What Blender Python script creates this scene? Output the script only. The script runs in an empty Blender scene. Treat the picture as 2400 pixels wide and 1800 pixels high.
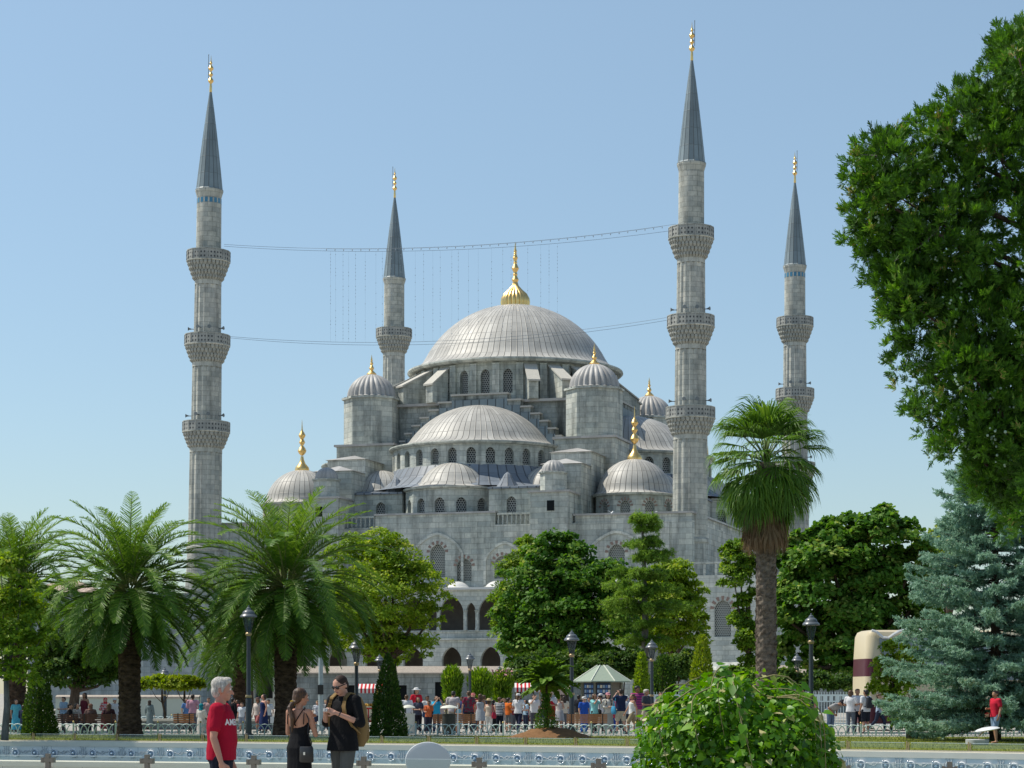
import bpy, bmesh, math, random
import numpy as np
from math import sin, cos, pi, sqrt, radians
from mathutils import Vector, Matrix

random.seed(7)
RNG = np.random.default_rng(11)
SC = bpy.context.scene
COL = SC.collection

# ------------------------------------------------------------------ camera
F, CX, HY, EYE = 4608.0, 1106.0, 1497.7, 1.55      # sight lines of a 75 mm lens, eye height 1.55 m

def wx(vx, Y):            # world x of a sight line at distance Y
    return (vx - CX) * Y / F

def wz(vy, Y):
    return EYE + (HY - vy) * Y / F

cam = bpy.data.cameras.new("camera")
cam.lens = 75.0
cam.sensor_width = 36.0
cam.shift_y = 725.0 / 2400.0
cam.clip_start = 0.5
cam.clip_end = 20000
camo = bpy.data.objects.new("camera", cam)
camo.location = (0, 0, EYE)
camo.rotation_euler = (radians(90), 0, 0)
COL.objects.link(camo)
SC.camera = camo

# ------------------------------------------------------------------ light
SUN_EL = radians(57)
SX, SY = -0.968, 0.25
w = bpy.data.worlds.new("World")
SC.world = w
w.use_nodes = True
nt = w.node_tree
bg = nt.nodes["Background"]
sky = nt.nodes.new("ShaderNodeTexSky")
sky.sky_type = 'NISHITA'
sky.sun_disc = False
sky.sun_elevation = SUN_EL
sky.sun_rotation = math.atan2(SX, SY)
sky.altitude = 0
sky.air_density = 1.0
sky.dust_density = 0.25
sky.ozone_density = 2.2
tc_ = nt.nodes.new("ShaderNodeTexCoord"); sx_ = nt.nodes.new("ShaderNodeSeparateXYZ"); hz = nt.nodes.new("ShaderNodeValToRGB"); mul = nt.nodes.new("ShaderNodeMix")
mul.data_type = 'RGBA'; mul.blend_type = 'MULTIPLY'; mul.inputs[0].default_value = 1.0
nt.links.new(tc_.outputs["Generated"], sx_.inputs[0]); nt.links.new(sx_.outputs[2], hz.inputs[0])     # sky colour dimmed towards the horizon, lifted higher up
e_ = hz.color_ramp.elements; e_.new(0.5)
for q_, (p_, c_) in zip(e_, ((0.0, (0.62, 0.655, 0.67)), (0.12, (0.84, 0.845, 0.815)), (0.31, (1.17, 1.10, 0.95)))):
    q_.position = p_; q_.color = (*c_, 1)
nt.links.new(sky.outputs[0], mul.inputs[6]); nt.links.new(hz.outputs[0], mul.inputs[7]); nt.links.new(mul.outputs[2], bg.inputs[0])
bg.inputs[1].default_value = 0.15
sl = bpy.data.lights.new("sun", 'SUN')
sl.energy = 5.0
sl.angle = radians(0.55)
sl.color = (1.0, 0.94, 0.82)
so = bpy.data.objects.new("sun", sl)
sdir = Vector((SX * cos(SUN_EL), SY * cos(SUN_EL), sin(SUN_EL)))
so.rotation_euler = sdir.to_track_quat('Z', 'Y').to_euler()
so.location = (-40, 40, 90)
COL.objects.link(so)
SC.view_settings.view_transform = 'Standard'
SC.view_settings.look = 'None'
SC.view_settings.exposure = 0
SC.view_settings.gamma = 1
SC.cycles.max_bounces = 6
SC.cycles.diffuse_bounces = 3
SC.cycles.transparent_max_bounces = 12

# ------------------------------------------------------------------ objects
def tag(o, label=None, cat=None, group=None, kind=None):
    if label: o['label'] = label
    if cat: o['category'] = cat
    if group: o['group'] = group
    if kind: o['kind'] = kind
    return o

def thing(name, label, cat, loc=(0, 0, 0), rz=0, group=None):
    o = bpy.data.objects.new(name, None)
    o.empty_display_size = 0.3
    COL.objects.link(o)
    o.location = loc
    o.rotation_euler = (0, 0, rz)
    return tag(o, label, cat, group)

def link(name, me, parent=None, loc=None):
    o = bpy.data.objects.new(name, me)
    COL.objects.link(o)
    if parent: o.parent = parent
    if loc is not None: o.location = loc
    return o

def dup(o, parent=None):
    c = o.copy()
    COL.objects.link(c)
    c.parent = parent
    for ch in list(o.children):
        dup(ch, c)
    return c

class MB:
    """collects shapes; build() links them as ONE mesh object"""
    def __init__(s):
        s.v = []; s.f = []; s.uv = []; s.m = []
    def add(s, vs, fs, uvs=None, mi=0):
        b = len(s.v)
        s.v += [tuple(p) for p in vs]
        for i, f in enumerate(fs):
            s.f.append(tuple(b + k for k in f))
            s.uv.append(uvs[i] if uvs else None)
            s.m.append(mi)
    def box(s, x0, x1, y0, y1, z0, z1, M=None, mi=0):
        vs = [Vector((x, y, z)) for z in (z0, z1) for y in (y0, y1) for x in (x0, x1)]
        if M is not None: vs = [M @ p for p in vs]
        s.add(vs, [(0, 2, 3, 1), (4, 5, 7, 6), (0, 1, 5, 4), (1, 3, 7, 5), (3, 2, 6, 7), (2, 0, 4, 6)], mi=mi)
    def prism(s, poly, z0, z1, M=None, mi=0):
        n = len(poly)
        vs = [Vector((p[0], p[1], z0)) for p in poly] + [Vector((p[0], p[1], z1)) for p in poly]
        if M is not None: vs = [M @ p for p in vs]
        fs = [(i, (i + 1) % n, n + (i + 1) % n, n + i) for i in range(n)]
        fs += [tuple(reversed(range(n))), tuple(range(n, 2 * n))]
        s.add(vs, fs, mi=mi)
    def lathe(s, prof, n=24, c=(0, 0), a0=0.0, a1=2 * pi, useg=None, rmod=None, M=None, mi=0, capb=False, capt=False):
        """prof [(r,z)]; uv = (metres round at the widest, metres along) or, with useg, (segments round, metres along)"""
        closed = abs(a1 - a0 - 2 * pi) < 1e-6
        cols = n if closed else n + 1
        rmax = max(p[0] for p in prof)
        vs = []
        ln = [0.0]
        for i in range(1, len(prof)):
            ln.append(ln[-1] + math.hypot(prof[i][0] - prof[i - 1][0], prof[i][1] - prof[i - 1][1]))
        for i, (r, z) in enumerate(prof):
            for k in range(cols):
                a = a0 + (a1 - a0) * k / n
                rr, zz = (r, z) if rmod is None else rmod(r, z, a, i, k)
                p = Vector((c[0] + rr * cos(a), c[1] + rr * sin(a), zz))
                vs.append(M @ p if M is not None else p)
        fs = []; uvs = []
        U = (lambda k: useg * k / n) if useg else (lambda k: (a1 - a0) * rmax * k / n)
        for i in range(len(prof) - 1):
            for k in range(n):
                k2 = (k + 1) % cols if closed else k + 1
                fs.append((i * cols + k, i * cols + k2, (i + 1) * cols + k2, (i + 1) * cols + k))
                uvs.append([(U(k), ln[i]), (U(k + 1), ln[i]), (U(k + 1), ln[i + 1]), (U(k), ln[i + 1])])
        if capb:
            fs.append(tuple(reversed(range(cols)))); uvs.append([(0, 0)] * cols)
        if capt:
            fs.append(tuple((len(prof) - 1) * cols + k for k in range(cols))); uvs.append([(0, 0)] * cols)
        s.add(vs, fs, uvs, mi)
    def tube(s, path, rad, n=8, mi=0, cap=True):
        P = [Vector(p) for p in path]
        if not hasattr(rad, '__len__'): rad = [rad] * len(P)
        vs = []
        up = Vector((0.01, 0.02, 1))
        for i, p in enumerate(P):
            d = (P[min(i + 1, len(P) - 1)] - P[max(i - 1, 0)]).normalized()
            u = d.cross(up if abs(d.z) < 0.95 else Vector((0, 1, 0.02))).normalized()
            v = u.cross(d)
            for k in range(n):
                a = 2 * pi * k / n
                vs.append(p + (u * cos(a) + v * sin(a)) * rad[i])
        fs = [(i * n + k, i * n + (k + 1) % n, (i + 1) * n + (k + 1) % n, (i + 1) * n + k) for i in range(len(P) - 1) for k in range(n)]
        if cap:
            fs.append(tuple(range(n))[::-1]); fs.append(tuple((len(P) - 1) * n + k for k in range(n)))
        s.add(vs, fs, mi=mi)
    def ball(s, c, r, n=10, m=6, sc=(1, 1, 1), M=None, mi=0):
        vs = [Vector((0, 0, -1))]
        for i in range(1, m):
            t = -pi / 2 + pi * i / m
            for k in range(n):
                a = 2 * pi * k / n
                vs.append(Vector((cos(t) * cos(a), cos(t) * sin(a), sin(t))))
        vs.append(Vector((0, 0, 1)))
        q = []
        for p in vs:
            p = Vector((p.x * r * sc[0], p.y * r * sc[1], p.z * r * sc[2]))
            if M is not None: p = M @ p
            q.append(p + Vector(c))
        fs = [(0, 1 + (k + 1) % n, 1 + k) for k in range(n)]
        for i in range(m - 2):
            fs += [(1 + i * n + k, 1 + i * n + (k + 1) % n, 1 + (i + 1) * n + (k + 1) % n, 1 + (i + 1) * n + k) for k in range(n)]
        t = len(vs) - 1
        fs += [(t, 1 + (m - 2) * n + k, 1 + (m - 2) * n + (k + 1) % n) for k in range(n)]
        s.add(q, fs, mi=mi)
    def mesh(s, name, mats, smooth=False):
        me = bpy.data.meshes.new(name)
        me.from_pydata([tuple(v) for v in s.v], [], s.f)
        uvl = me.uv_layers.new(name="UVMap")
        V = s.v
        uvd = np.zeros(len(me.loops) * 2, dtype=np.float32)
        li = 0
        for f, u in zip(s.f, s.uv):
            if u is None:
                n = Vector((0, 0, 0))
                for i in range(len(f)):          # Newell normal
                    a = V[f[i]]; b = V[f[(i + 1) % len(f)]]
                    n += Vector(((a[1] - b[1]) * (a[2] + b[2]), (a[2] - b[2]) * (a[0] + b[0]), (a[0] - b[0]) * (a[1] + b[1])))
                if n.length > 0: n.normalize()
                if abs(n.z) > 0.8:
                    u = [(V[i][0], V[i][1]) for i in f]
                else:
                    t = Vector((-n.y, n.x, 0)).normalized()
                    u = [(V[i][0] * t.x + V[i][1] * t.y, V[i][2]) for i in f]
            for q in u:
                uvd[li] = q[0]; uvd[li + 1] = q[1]; li += 2
        uvl.data.foreach_set("uv", uvd)
        if not isinstance(mats, (list, tuple)): mats = [mats]
        for m in mats: me.materials.append(m)
        if len(mats) > 1:
            me.polygons.foreach_set("material_index", np.array(s.m, dtype=np.int32))
        if smooth:
            if smooth is True:
                me.polygons.foreach_set("use_smooth", np.ones(len(me.polygons), dtype=bool))
            else:
                me.polygons.foreach_set("use_smooth", np.ones(len(me.polygons), dtype=bool))
                me.set_sharp_from_angle(angle=radians(smooth))
        me.update()
        return me
    def build(s, name, mats, parent=None, smooth=False, loc=None):
        return link(name, s.mesh(name, mats, smooth), parent, loc)

def np_mesh(name, V, Fq, mats, rnd=None, smooth=False, uv=None, mi=None):
    """V (n,3); Fq (m,k) faces of k corners; rnd per-vertex float attribute"""
    me = bpy.data.meshes.new(name)
    V = np.ascontiguousarray(V, dtype=np.float32); Fq = np.ascontiguousarray(Fq, dtype=np.int32)
    m, k = Fq.shape
    me.vertices.add(len(V)); me.vertices.foreach_set("co", V.ravel())
    me.loops.add(m * k); me.loops.foreach_set("vertex_index", Fq.ravel())
    me.polygons.add(m)
    me.polygons.foreach_set("loop_start", np.arange(0, m * k, k, dtype=np.int32))
    me.polygons.foreach_set("loop_total", np.full(m, k, dtype=np.int32))
    if rnd is not None:
        at = me.attributes.new("rnd", 'FLOAT', 'POINT')
        at.data.foreach_set("value", np.ascontiguousarray(rnd, dtype=np.float32))
    if not isinstance(mats, (list, tuple)): mats = [mats]
    for q in mats: me.materials.append(q)
    if mi is not None: me.polygons.foreach_set("material_index", np.ascontiguousarray(mi, dtype=np.int32))
    if smooth: me.polygons.foreach_set("use_smooth", np.ones(m, dtype=bool))
    me.update(calc_edges=True)
    return me

def unit(a):
    return a / np.maximum(np.linalg.norm(a, axis=-1, keepdims=True), 1e-9)

def scatter(tv, tf, pos, axis, nrm, sx, sy, rnd):
    """template (k,3): x across, y along axis, z along normal"""
    y = unit(axis)
    x = unit(np.cross(y, nrm))
    z = np.cross(x, y)
    n = len(pos); k = len(tv)
    sx = np.broadcast_to(np.asarray(sx, float).reshape(-1, 1, 1), (n, 1, 1)); sy = np.broadcast_to(np.asarray(sy, float).reshape(-1, 1, 1), (n, 1, 1))
    V = pos[:, None, :] + tv[None, :, 0:1] * x[:, None, :] * sx + tv[None, :, 1:2] * y[:, None, :] * sy + tv[None, :, 2:3] * z[:, None, :] * sx
    Fq = (np.asarray(tf)[None] + (np.arange(n) * k)[:, None, None]).reshape(-1, len(tf[0]))
    return V.reshape(-1, 3), Fq, np.repeat(rnd, k)

LEAF_V = np.array([(0, 0, 0), (0.5, 0.45, 0.12), (0, 1, -0.05), (-0.5, 0.45, 0.12)], float)
LEAF_F = [(0, 1, 2, 3)]
BLADE_V = np.array([(-0.5, 0, 0), (0.5, 0, 0), (0.28, 1, 0), (-0.28, 1, 0)], float)

def cat(parts):
    vs = []; fs = []; rs = []; b = 0
    for V, Fq, r in parts:
        vs.append(V); fs.append(Fq + b); rs.append(r); b += len(V)
    return np.concatenate(vs), np.concatenate(fs), np.concatenate(rs)

def rand_dirs(n):
    a = RNG.normal(size=(n, 3))
    return unit(a)

# ------------------------------------------------------------------ materials
class NT:
    def __init__(s, name, rough=0.6, spec=0.3, metal=0.0):
        s.m = bpy.data.materials.new(name)
        s.m.use_nodes = True
        s.t = s.m.node_tree
        s.b = s.t.nodes["Principled BSDF"]
        s.b.inputs["Roughness"].default_value = rough
        s.b.inputs["Specular IOR Level"].default_value = spec
        s.b.inputs["Metallic"].default_value = metal
    def n(s, typ, **kw):
        q = s.t.nodes.new("ShaderNode" + typ)
        for k, v in kw.items(): setattr(q, k, v)
        return q
    def l(s, a, b): s.t.links.new(a, b)
    def math(s, op, a, b=None, c=None, clamp=False):
        q = s.n("Math", operation=op); q.use_clamp = clamp
        for i, x in enumerate((a, b, c)):
            if x is None: continue
            if isinstance(x, (int, float)): q.inputs[i].default_value = x
            else: s.l(x, q.inputs[i])
        return q.outputs[0]
    def mix(s, f, a, b, mode='MIX'):
        q = s.n("Mix", data_type='RGBA', blend_type=mode)
        for i, x in ((0, f), (6, a), (7, b)):
            if isinstance(x, (int, float)): q.inputs[i].default_value = x
            elif isinstance(x, tuple): q.inputs[i].default_value = (*x, 1) if len(x) == 3 else x
            else: s.l(x, q.inputs[i])
        return q.outputs[2]
    def ramp(s, f, stops):
        q = s.n("ValToRGB")
        e = q.color_ramp.elements
        while len(e) < len(stops): e.new(0.5)
        for el, (p, c) in zip(e, stops):
            el.position = p
            el.color = (*c, 1) if isinstance(c, tuple) else (c, c, c, 1)
        s.l(f, q.inputs[0])
        return q.outputs[0]
    def coord(s, which="Object"):
        return s.n("TexCoord").outputs[which]
    def scale(s, v, sc):
        q = s.n("Mapping"); q.inputs["Scale"].default_value = sc
        s.l(v, q.inputs[0]); return q.outputs[0]
    def noise(s, v, scale, detail=4, rough=0.6):
        q = s.n("TexNoise"); q.inputs["Scale"].default_value = scale
        q.inputs["Detail"].default_value = detail; q.inputs["Roughness"].default_value = rough
        s.l(v, q.inputs["Vector"]); return q.outputs[0]
    def color(s, c): 
        if isinstance(c, tuple): s.b.inputs["Base Color"].default_value = (*c, 1)
        else: s.l(c, s.b.inputs["Base Color"])
    def bump(s, h, strength=0.4, dist=0.05):
        q = s.n("Bump"); q.inputs["Strength"].default_value = strength; q.inputs["Distance"].default_value = dist
        s.l(h, q.inputs["Height"]); s.l(q.outputs[0], s.b.inputs["Normal"])

_MC = {}
def plain(name, c, rough=0.6, spec=0.3, metal=0.0, var=0.25, scale=6.0):
    """painted / cloth / metal surface with a little uneven tone"""
    key = (name, c, rough, metal)
    if key in _MC: return _MC[key]
    t = NT(name, rough, spec, metal)
    f = t.noise(t.coord(), scale, 5)
    t.color(t.mix(f, tuple(x * (1 - var) for x in c), tuple(min(1, x * (1 + var)) for x in c)))
    _MC[key] = t.m
    return t.m

def stone(name, base, bw=1.5, bh=0.6, stain=0.55, warm=0.0):
    t = NT(name, 0.85, 0.15)
    uv = t.coord("UV"); ob = t.coord("Object")
    br = t.n("TexBrick")
    br.inputs["Scale"].default_value = 1.0
    br.inputs["Brick Width"].default_value = bw; br.inputs["Row Height"].default_value = bh
    br.inputs["Mortar Size"].default_value = 0.026; br.inputs["Mortar Smooth"].default_value = 0.3
    br.inputs["Bias"].default_value = 0.0
    b = base
    br.inputs["Color1"].default_value = (b[0] * 0.76, b[1] * 0.79, b[2] * 0.81, 1)
    br.inputs["Color2"].default_value = (min(1, b[0] * 1.1), min(1, b[1] * 1.08), min(1, b[2] * 1.05), 1)
    br.inputs["Mortar"].default_value = (b[0] * 0.62, b[1] * 0.62, b[2] * 0.6, 1)
    t.l(uv, br.inputs["Vector"])
    c = br.outputs[0]
    big = t.noise(ob, 0.16, 6, 0.62)
    c = t.mix(t.ramp(big, [(0.36, 0.0), (0.66, 1.0)]), c, t.mix(1.0, c, (0.72, 0.76, 0.76), 'MULTIPLY'))
    st = t.noise(t.scale(uv, (0.9, 0.10, 1)), 1.0, 6, 0.65)
    c = t.mix(t.math('MULTIPLY', t.ramp(st, [(0.47, 0.0), (0.66, 1.0)]), stain), c, (0.075, 0.08, 0.075))
    pt = t.noise(t.scale(ob, (1, 1, 0.7)), 0.33, 7, 0.72)
    c = t.mix(t.math('MULTIPLY', t.ramp(pt, [(0.50, 0.0), (0.66, 1.0)]), stain * 0.68), c, (0.11, 0.12, 0.11))
    fine = t.noise(ob, 2.5, 6, 0.7)
    c = t.mix(0.5, c, t.mix(1.0, c, t.ramp(fine, [(0.3, 0.66), (0.7, 1.24)]), 'MULTIPLY'))
    t.color(c)
    t.bump(t.math('ADD', t.math('MULTIPLY', br.outputs[1], -0.6), fine), 0.5, 0.03)
    return t.m

def lead(name, base, seams=True, joint=1.6):
    t = NT(name, 0.5, 0.35)
    uv = t.coord("UV"); ob = t.coord("Object")
    sp = t.n("SeparateXYZ"); t.l(uv, sp.inputs[0])
    u, v = sp.outputs[0], sp.outputs[1]
    fl = t.math('FLOOR', u)
    wn = t.n("TexWhiteNoise", noise_dimensions='1D'); t.l(fl, wn.inputs["W"])
    c = t.mix(wn.outputs[0], tuple(x * 0.9 for x in base), tuple(min(1, x * 1.08) for x in base))
    jv = t.math('ADD', t.math('DIVIDE', v, joint), t.math('MULTIPLY', wn.outputs[0], 0.06))
    wn2 = t.n("TexWhiteNoise", noise_dimensions='2D')
    cb = t.n("CombineXYZ"); t.l(fl, cb.inputs[0]); t.l(t.math('FLOOR', jv), cb.inputs[1]); t.l(cb.outputs[0], wn2.inputs["Vector"])
    c = t.mix(1.0, c, t.ramp(wn2.outputs[0], [(0, 0.88), (1, 1.08)]), 'MULTIPLY')
    big = t.noise(ob, 0.4, 5)
    c = t.mix(1.0, c, t.ramp(big, [(0.3, 0.82), (0.7, 1.1)]), 'MULTIPLY')
    stk = t.noise(t.scale(uv, (1.2, 0.12, 1)), 1.0, 5)
    c = t.mix(t.math('MULTIPLY', t.ramp(stk, [(0.52, 0.0), (0.75, 1.0)]), 0.35), c, tuple(x * 0.5 for x in base))
    if seams:
        fr = t.math('ABSOLUTE', t.math('SUBTRACT', t.math('FRACT', u), 0.5))
        line = t.math('MULTIPLY', t.math('SUBTRACT', fr, 0.405), 14.0, clamp=True)
        fj = t.math('ABSOLUTE', t.math('SUBTRACT', t.math('FRACT', jv), 0.5))
        lj = t.math('MULTIPLY', t.math('MULTIPLY', t.math('SUBTRACT', fj, 0.47), 30.0, clamp=True), 0.5)
        ln = t.math('MAXIMUM', line, lj)
        c = t.mix(t.math('MULTIPLY', ln, 0.92), c, tuple(x * 0.22 for x in base))
        t.bump(t.math('ADD', ln, t.math('MULTIPLY', big, 0.2)), 0.55, 0.06)
    t.color(c)
    return t.m

def grille(name, light=(0.36, 0.37, 0.34), dark=(0.012, 0.016, 0.02), s=4.6, rad=0.27):
    """pierced stone lattice: hexagonally set dark holes"""
    t = NT(name, 0.8, 0.1)
    uv = t.scale(t.coord("UV"), (s, s / 1.732, 1))
    def dots(off):
        a = t.n("VectorMath", operation='ADD'); t.l(uv, a.inputs[0]); a.inputs[1].default_value = (off, off, 0)
        f = t.n("VectorMath", operation='FRACTION'); t.l(a.outputs[0], f.inputs[0])
        b = t.n("VectorMath", operation='SUBTRACT'); t.l(f.outputs[0], b.inputs[0]); b.inputs[1].default_value = (0.5, 0.5, 0)
        m = t.n("VectorMath", operation='MULTIPLY'); t.l(b.outputs[0], m.inputs[0]); m.inputs[1].default_value = (1, 1.732, 0)
        l = t.n("VectorMath", operation='LENGTH'); t.l(m.outputs[0], l.inputs[0])
        return l.outputs["Value"]
    d = t.math('MINIMUM', dots(0.0), dots(0.5))
    k = t.math('MULTIPLY', t.math('SUBTRACT', d, rad), 14.0, clamp=True)
    t.color(t.mix(k, dark, light))
    return t.m

def leafmat(name, stops, trans=0.35, rough=0.55, spec=0.22):
    t = NT(name, rough, spec)
    at = t.n("Attribute", attribute_name="rnd")
    c = t.ramp(at.outputs["Fac"], stops)
    t.color(c)
    tr = t.n("BsdfTranslucent")
    hs = t.n("HueSaturation"); hs.inputs["Value"].default_value = 1.25; hs.inputs["Hue"].default_value = 0.49; hs.inputs["Saturation"].default_value = 1.1
    t.l(c, hs.inputs["Color"]); t.l(hs.outputs[0], tr.inputs[0])
    mx = t.n("MixShader"); mx.inputs[0].default_value = trans
    t.l(t.b.outputs[0], mx.inputs[1]); t.l(tr.outputs[0], mx.inputs[2])
    t.l(mx.outputs[0], t.t.nodes["Material Output"].inputs[0])
    return t.m

def bark(name, c1, c2, sc=(6, 6, 1.5)):
    t = NT(name, 0.9, 0.1)
    f = t.noise(t.scale(t.coord(), sc), 1.5, 8, 0.7)
    t.color(t.ramp(f, [(0.35, c1), (0.65, c2)]))
    t.bump(f, 0.9, 0.05)
    return t.m

STONE = stone("mosque_limestone", (0.62, 0.63, 0.58))
STONE_D = stone("stained_shaded_limestone", (0.41, 0.43, 0.415), stain=0.95)  # real staining, with cast shadow also painted into the darker base
STONE_L = stone("pale_limestone", (0.68, 0.685, 0.63), 1.3, 0.5, 0.35)
MIN_STONE = stone("minaret_limestone", (0.59, 0.58, 0.53), 1.1, 0.55, 0.45)
LEAD = lead("lead_sheet", (0.465, 0.45, 0.415))
LEAD_P = lead("plain_lead", (0.41, 0.40, 0.385), seams=False)
LEAD_D = lead("shadow_toned_lead", (0.20, 0.23, 0.27))  # darker copy of the sheet lead, the drum's shadow painted into its colour
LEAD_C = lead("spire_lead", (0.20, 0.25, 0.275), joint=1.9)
GOLD = plain("gilded_copper", (0.93, 0.62, 0.24), 0.34, 0.5, 1.0, 0.12, 3)
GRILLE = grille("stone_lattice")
GRILLE_D = grille("dark_lattice", (0.31, 0.32, 0.31), s=3.6, rad=0.29)  # darker, coarser lattice for the drum and apse windows
TERRA = plain("pink_stone", (0.27, 0.195, 0.165), 0.85, 0.1)
DARK = plain("dark_interior", (0.014, 0.016, 0.018), 0.9, 0.05)
DIRT = plain("grimy_carved_stone", (0.36, 0.36, 0.325), 0.9, 0.1, var=0.5, scale=1.5)
# ================================================================== MOSQUE
RZ = radians(-17)
mosque = thing("mosque", "great grey domed stone mosque with cascading lead half domes between slender towers", "mosque", (0.4, 263.0, 0), RZ)
MWORLD = Matrix.Translation((0.4, 263.0, 0)) @ Matrix.Rotation(RZ, 4, 'Z')

def arch_v(u, ow, rise, sharp=1.6):
    t = min(1.0, abs(u) / (ow / 2))
    return rise * max(0.0, 1 - t ** sharp) ** 0.58

def bay(mb, o, t, n, wd, z0, z1, op=None, depth=0.35, u0=0.0, N=10):
    """a wall panel from point o along t, outward normal n; op = (centre, sill z, width, top z, rise)"""
    o = Vector(o); t = Vector(t).normalized(); n = Vector(n).normalized()
    P = lambda u, z, d=0.0: (o.x + t.x * u - n.x * d, o.y + t.y * u - n.y * d, z)
    def quad(ua, ub, za, zb, zc=None, zd=None):
        # corners (ua,za)(ub,zb)(ub,zc)(ua,zd)
        mb.add([P(ua, za), P(ub, zb), P(ub, zc), P(ua, zd)], [(0, 1, 2, 3)],
               [[(u0 + ua, za), (u0 + ub, zb), (u0 + ub, zc), (u0 + ua, zd)]])
    if op is None:
        quad(0, wd, z0, z0, z1, z1); return None
    uc, sill, ow, top, rise = op
    a, b = uc - ow / 2, uc + ow / 2
    quad(0, a, z0, z0, z1, z1); quad(b, wd, z0, z0, z1, z1)
    quad(a, b, z0, z0, sill, sill)
    us = [a + ow * (0.5 - 0.5 * cos(pi * i / N)) for i in range(N + 1)]
    vs = [top - rise + arch_v(u - uc, ow, rise) for u in us]
    for i in range(N):
        quad(us[i], us[i + 1], vs[i], vs[i + 1], z1, z1)
    outl = [(a, sill)] + list(zip(us, vs)) + [(b, sill)]
    L = 0
    for i in range(len(outl)):
        p, q = outl[i], outl[(i + 1) % len(outl)]
        d = math.hypot(p[0] - q[0], p[1] - q[1])
        if d < 1e-6: continue
        mb.add([P(*p), P(*q), P(q[0], q[1], depth), P(p[0], p[1], depth)], [(0, 1, 2, 3)],
               [[(L, 0), (L + d, 0), (L + d, depth), (L, depth)]])
        L += d
    # window sheet, just inside the reveal
    pts = [P(u, z, depth - 0.03) for u, z in outl]
    return pts, [(u, z) for u, z in outl]

def add_window(sheet, parent, m=None, name="window"):
    pts, uv = sheet
    W = MB()
    W.add(pts, [tuple(reversed(range(len(pts))))], [list(reversed(uv))])
    W.build(name, m or GRILLE, parent)

def ring_wall(mb, c, r, a0, a1, nb, z0, z1, ow=None, sill=0, top=0, rise=0.5, depth=0.4, skip=()):
    """polygonal drum of nb bays; returns the window sheets"""
    sh = []
    for k in range(nb):
        A = a0 + (a1 - a0) * k / nb; B = a0 + (a1 - a0) * (k + 1) / nb
        p = Vector((c[0] + r * cos(A), c[1] + r * sin(A), 0)); q = Vector((c[0] + r * cos(B), c[1] + r * sin(B), 0))
        wd = (q - p).length
        n = Vector((cos((A + B) / 2), sin((A + B) / 2), 0))
        op = None if (ow is None or k in skip) else (wd / 2, sill, ow, top, rise)
        s = bay(mb, p, q - p, n, wd, z0, z1, op, depth, u0=k * wd)
        if s: sh.append(s)
    return sh

def part(mb, name, m, parent=mosque, smooth=False):
    return mb.build(name, m, parent, smooth)

def voussoirs(mb, o, t, n, uc, zc, ow, rise, ln=0.5, N=13, proud=0.04):
    """alternate pink blocks round an arch head (spring height zc)"""
    o = Vector(o); t = Vector(t).normalized(); n = Vector(n).normalized()
    for i in range(N):
        if i % 2: continue
        a0 = pi * i / N; a1 = pi * (i + 1) / N
        q = []
        for a, e in ((a0, 0.03), (a1, 0.03), (a1, ln), (a0, ln)):
            u = -cos(a) * (ow / 2 + e); v = sin(a) * (rise + e)
            q.append((o.x + t.x * (uc + u) + n.x * proud, o.y + t.y * (uc + u) + n.y * proud, zc + v))
        b = [(p[0] - n.x * proud * 2, p[1] - n.y * proud * 2, p[2]) for p in q]
        mb.add(q + b, [(0, 1, 2, 3), (0, 4, 5, 1), (1, 5, 6, 2), (2, 6, 7, 3), (3, 7, 4, 0)])

def cap_profile(r, zr, rise, skirt=None, n=10):
    """dome from the outer skirt in: optional [(r,z)] skirt, then a spherical cap"""
    R = (r * r + rise * rise) / (2 * rise)
    t0 = math.asin(min(1, r / R))
    if rise > R: t0 = pi - t0
    p = list(skirt or [])
    for i in range(n + 1):
        t = t0 * (1 - i / n)
        p.append((max(R * sin(t), 0.02), zr + rise - R + R * cos(t)))
    return p

def finial(mb, c, z0, scale, bulbs, tip):
    """bulbs: list of (height above z0, radius)"""
    pr = []
    for i, (h, r) in enumerate(bulbs):
        hb = r * 0.95
        nb = 0.16 * scale
        pr += [(nb, z0 + h - hb * 1.15), (r * 0.75, z0 + h - hb * 0.6), (r, z0 + h - hb * 0.05), (r * 0.72, z0 + h + hb * 0.6), (nb, z0 + h + hb * 1.2)]
    pr += [(0.09 * scale, pr[-1][1] + 0.25 * scale), (0.01, z0 + tip)]
    mb.lathe(pr, 14, c)

# ---------- hall walls
FY = -29.0
mb = MB()
mb2 = MB()
sheets = []; vous = MB()
def facade(x0, x1, z0, z1, op=None, depth=0.45):
    s = bay(mb, (x0, FY, 0), (1, 0, 0), (0, -1, 0), x1 - x0, z0, z1, op and (op[0] - x0, *op[1:]), depth, u0=x0)
    if s: sheets.append(s)
edges = [(-28.5, -22.5, None), (-22.5, -18, (-20.2, 14.0, 1.8, 17.6, 0.9)), (-18, -9.4, None), (-9.4, -5.2, (-7.3, 14.1, 1.75, 16.6, 0.85)),
         (-5.2, -1.6, (-2.9, 14.0, 1.7, 16.5, 0.85)), (-1.6, 1.4, (-0.15, 14.4, 1.75, 18.0, 0.9)), (1.4, 5.2, (2.95, 13.9, 1.7, 16.4, 0.85)),
         (5.2, 9.4, (7.3, 14.1, 1.75, 16.6, 0.85)), (9.4, 18, None), (18, 22.5, (20.2, 14.0, 1.8, 17.6, 0.9)), (22.5, 28.5, None)]
for x0, x1, op in edges:
    facade(x0, x1, 0, 20.0, op)
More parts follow.
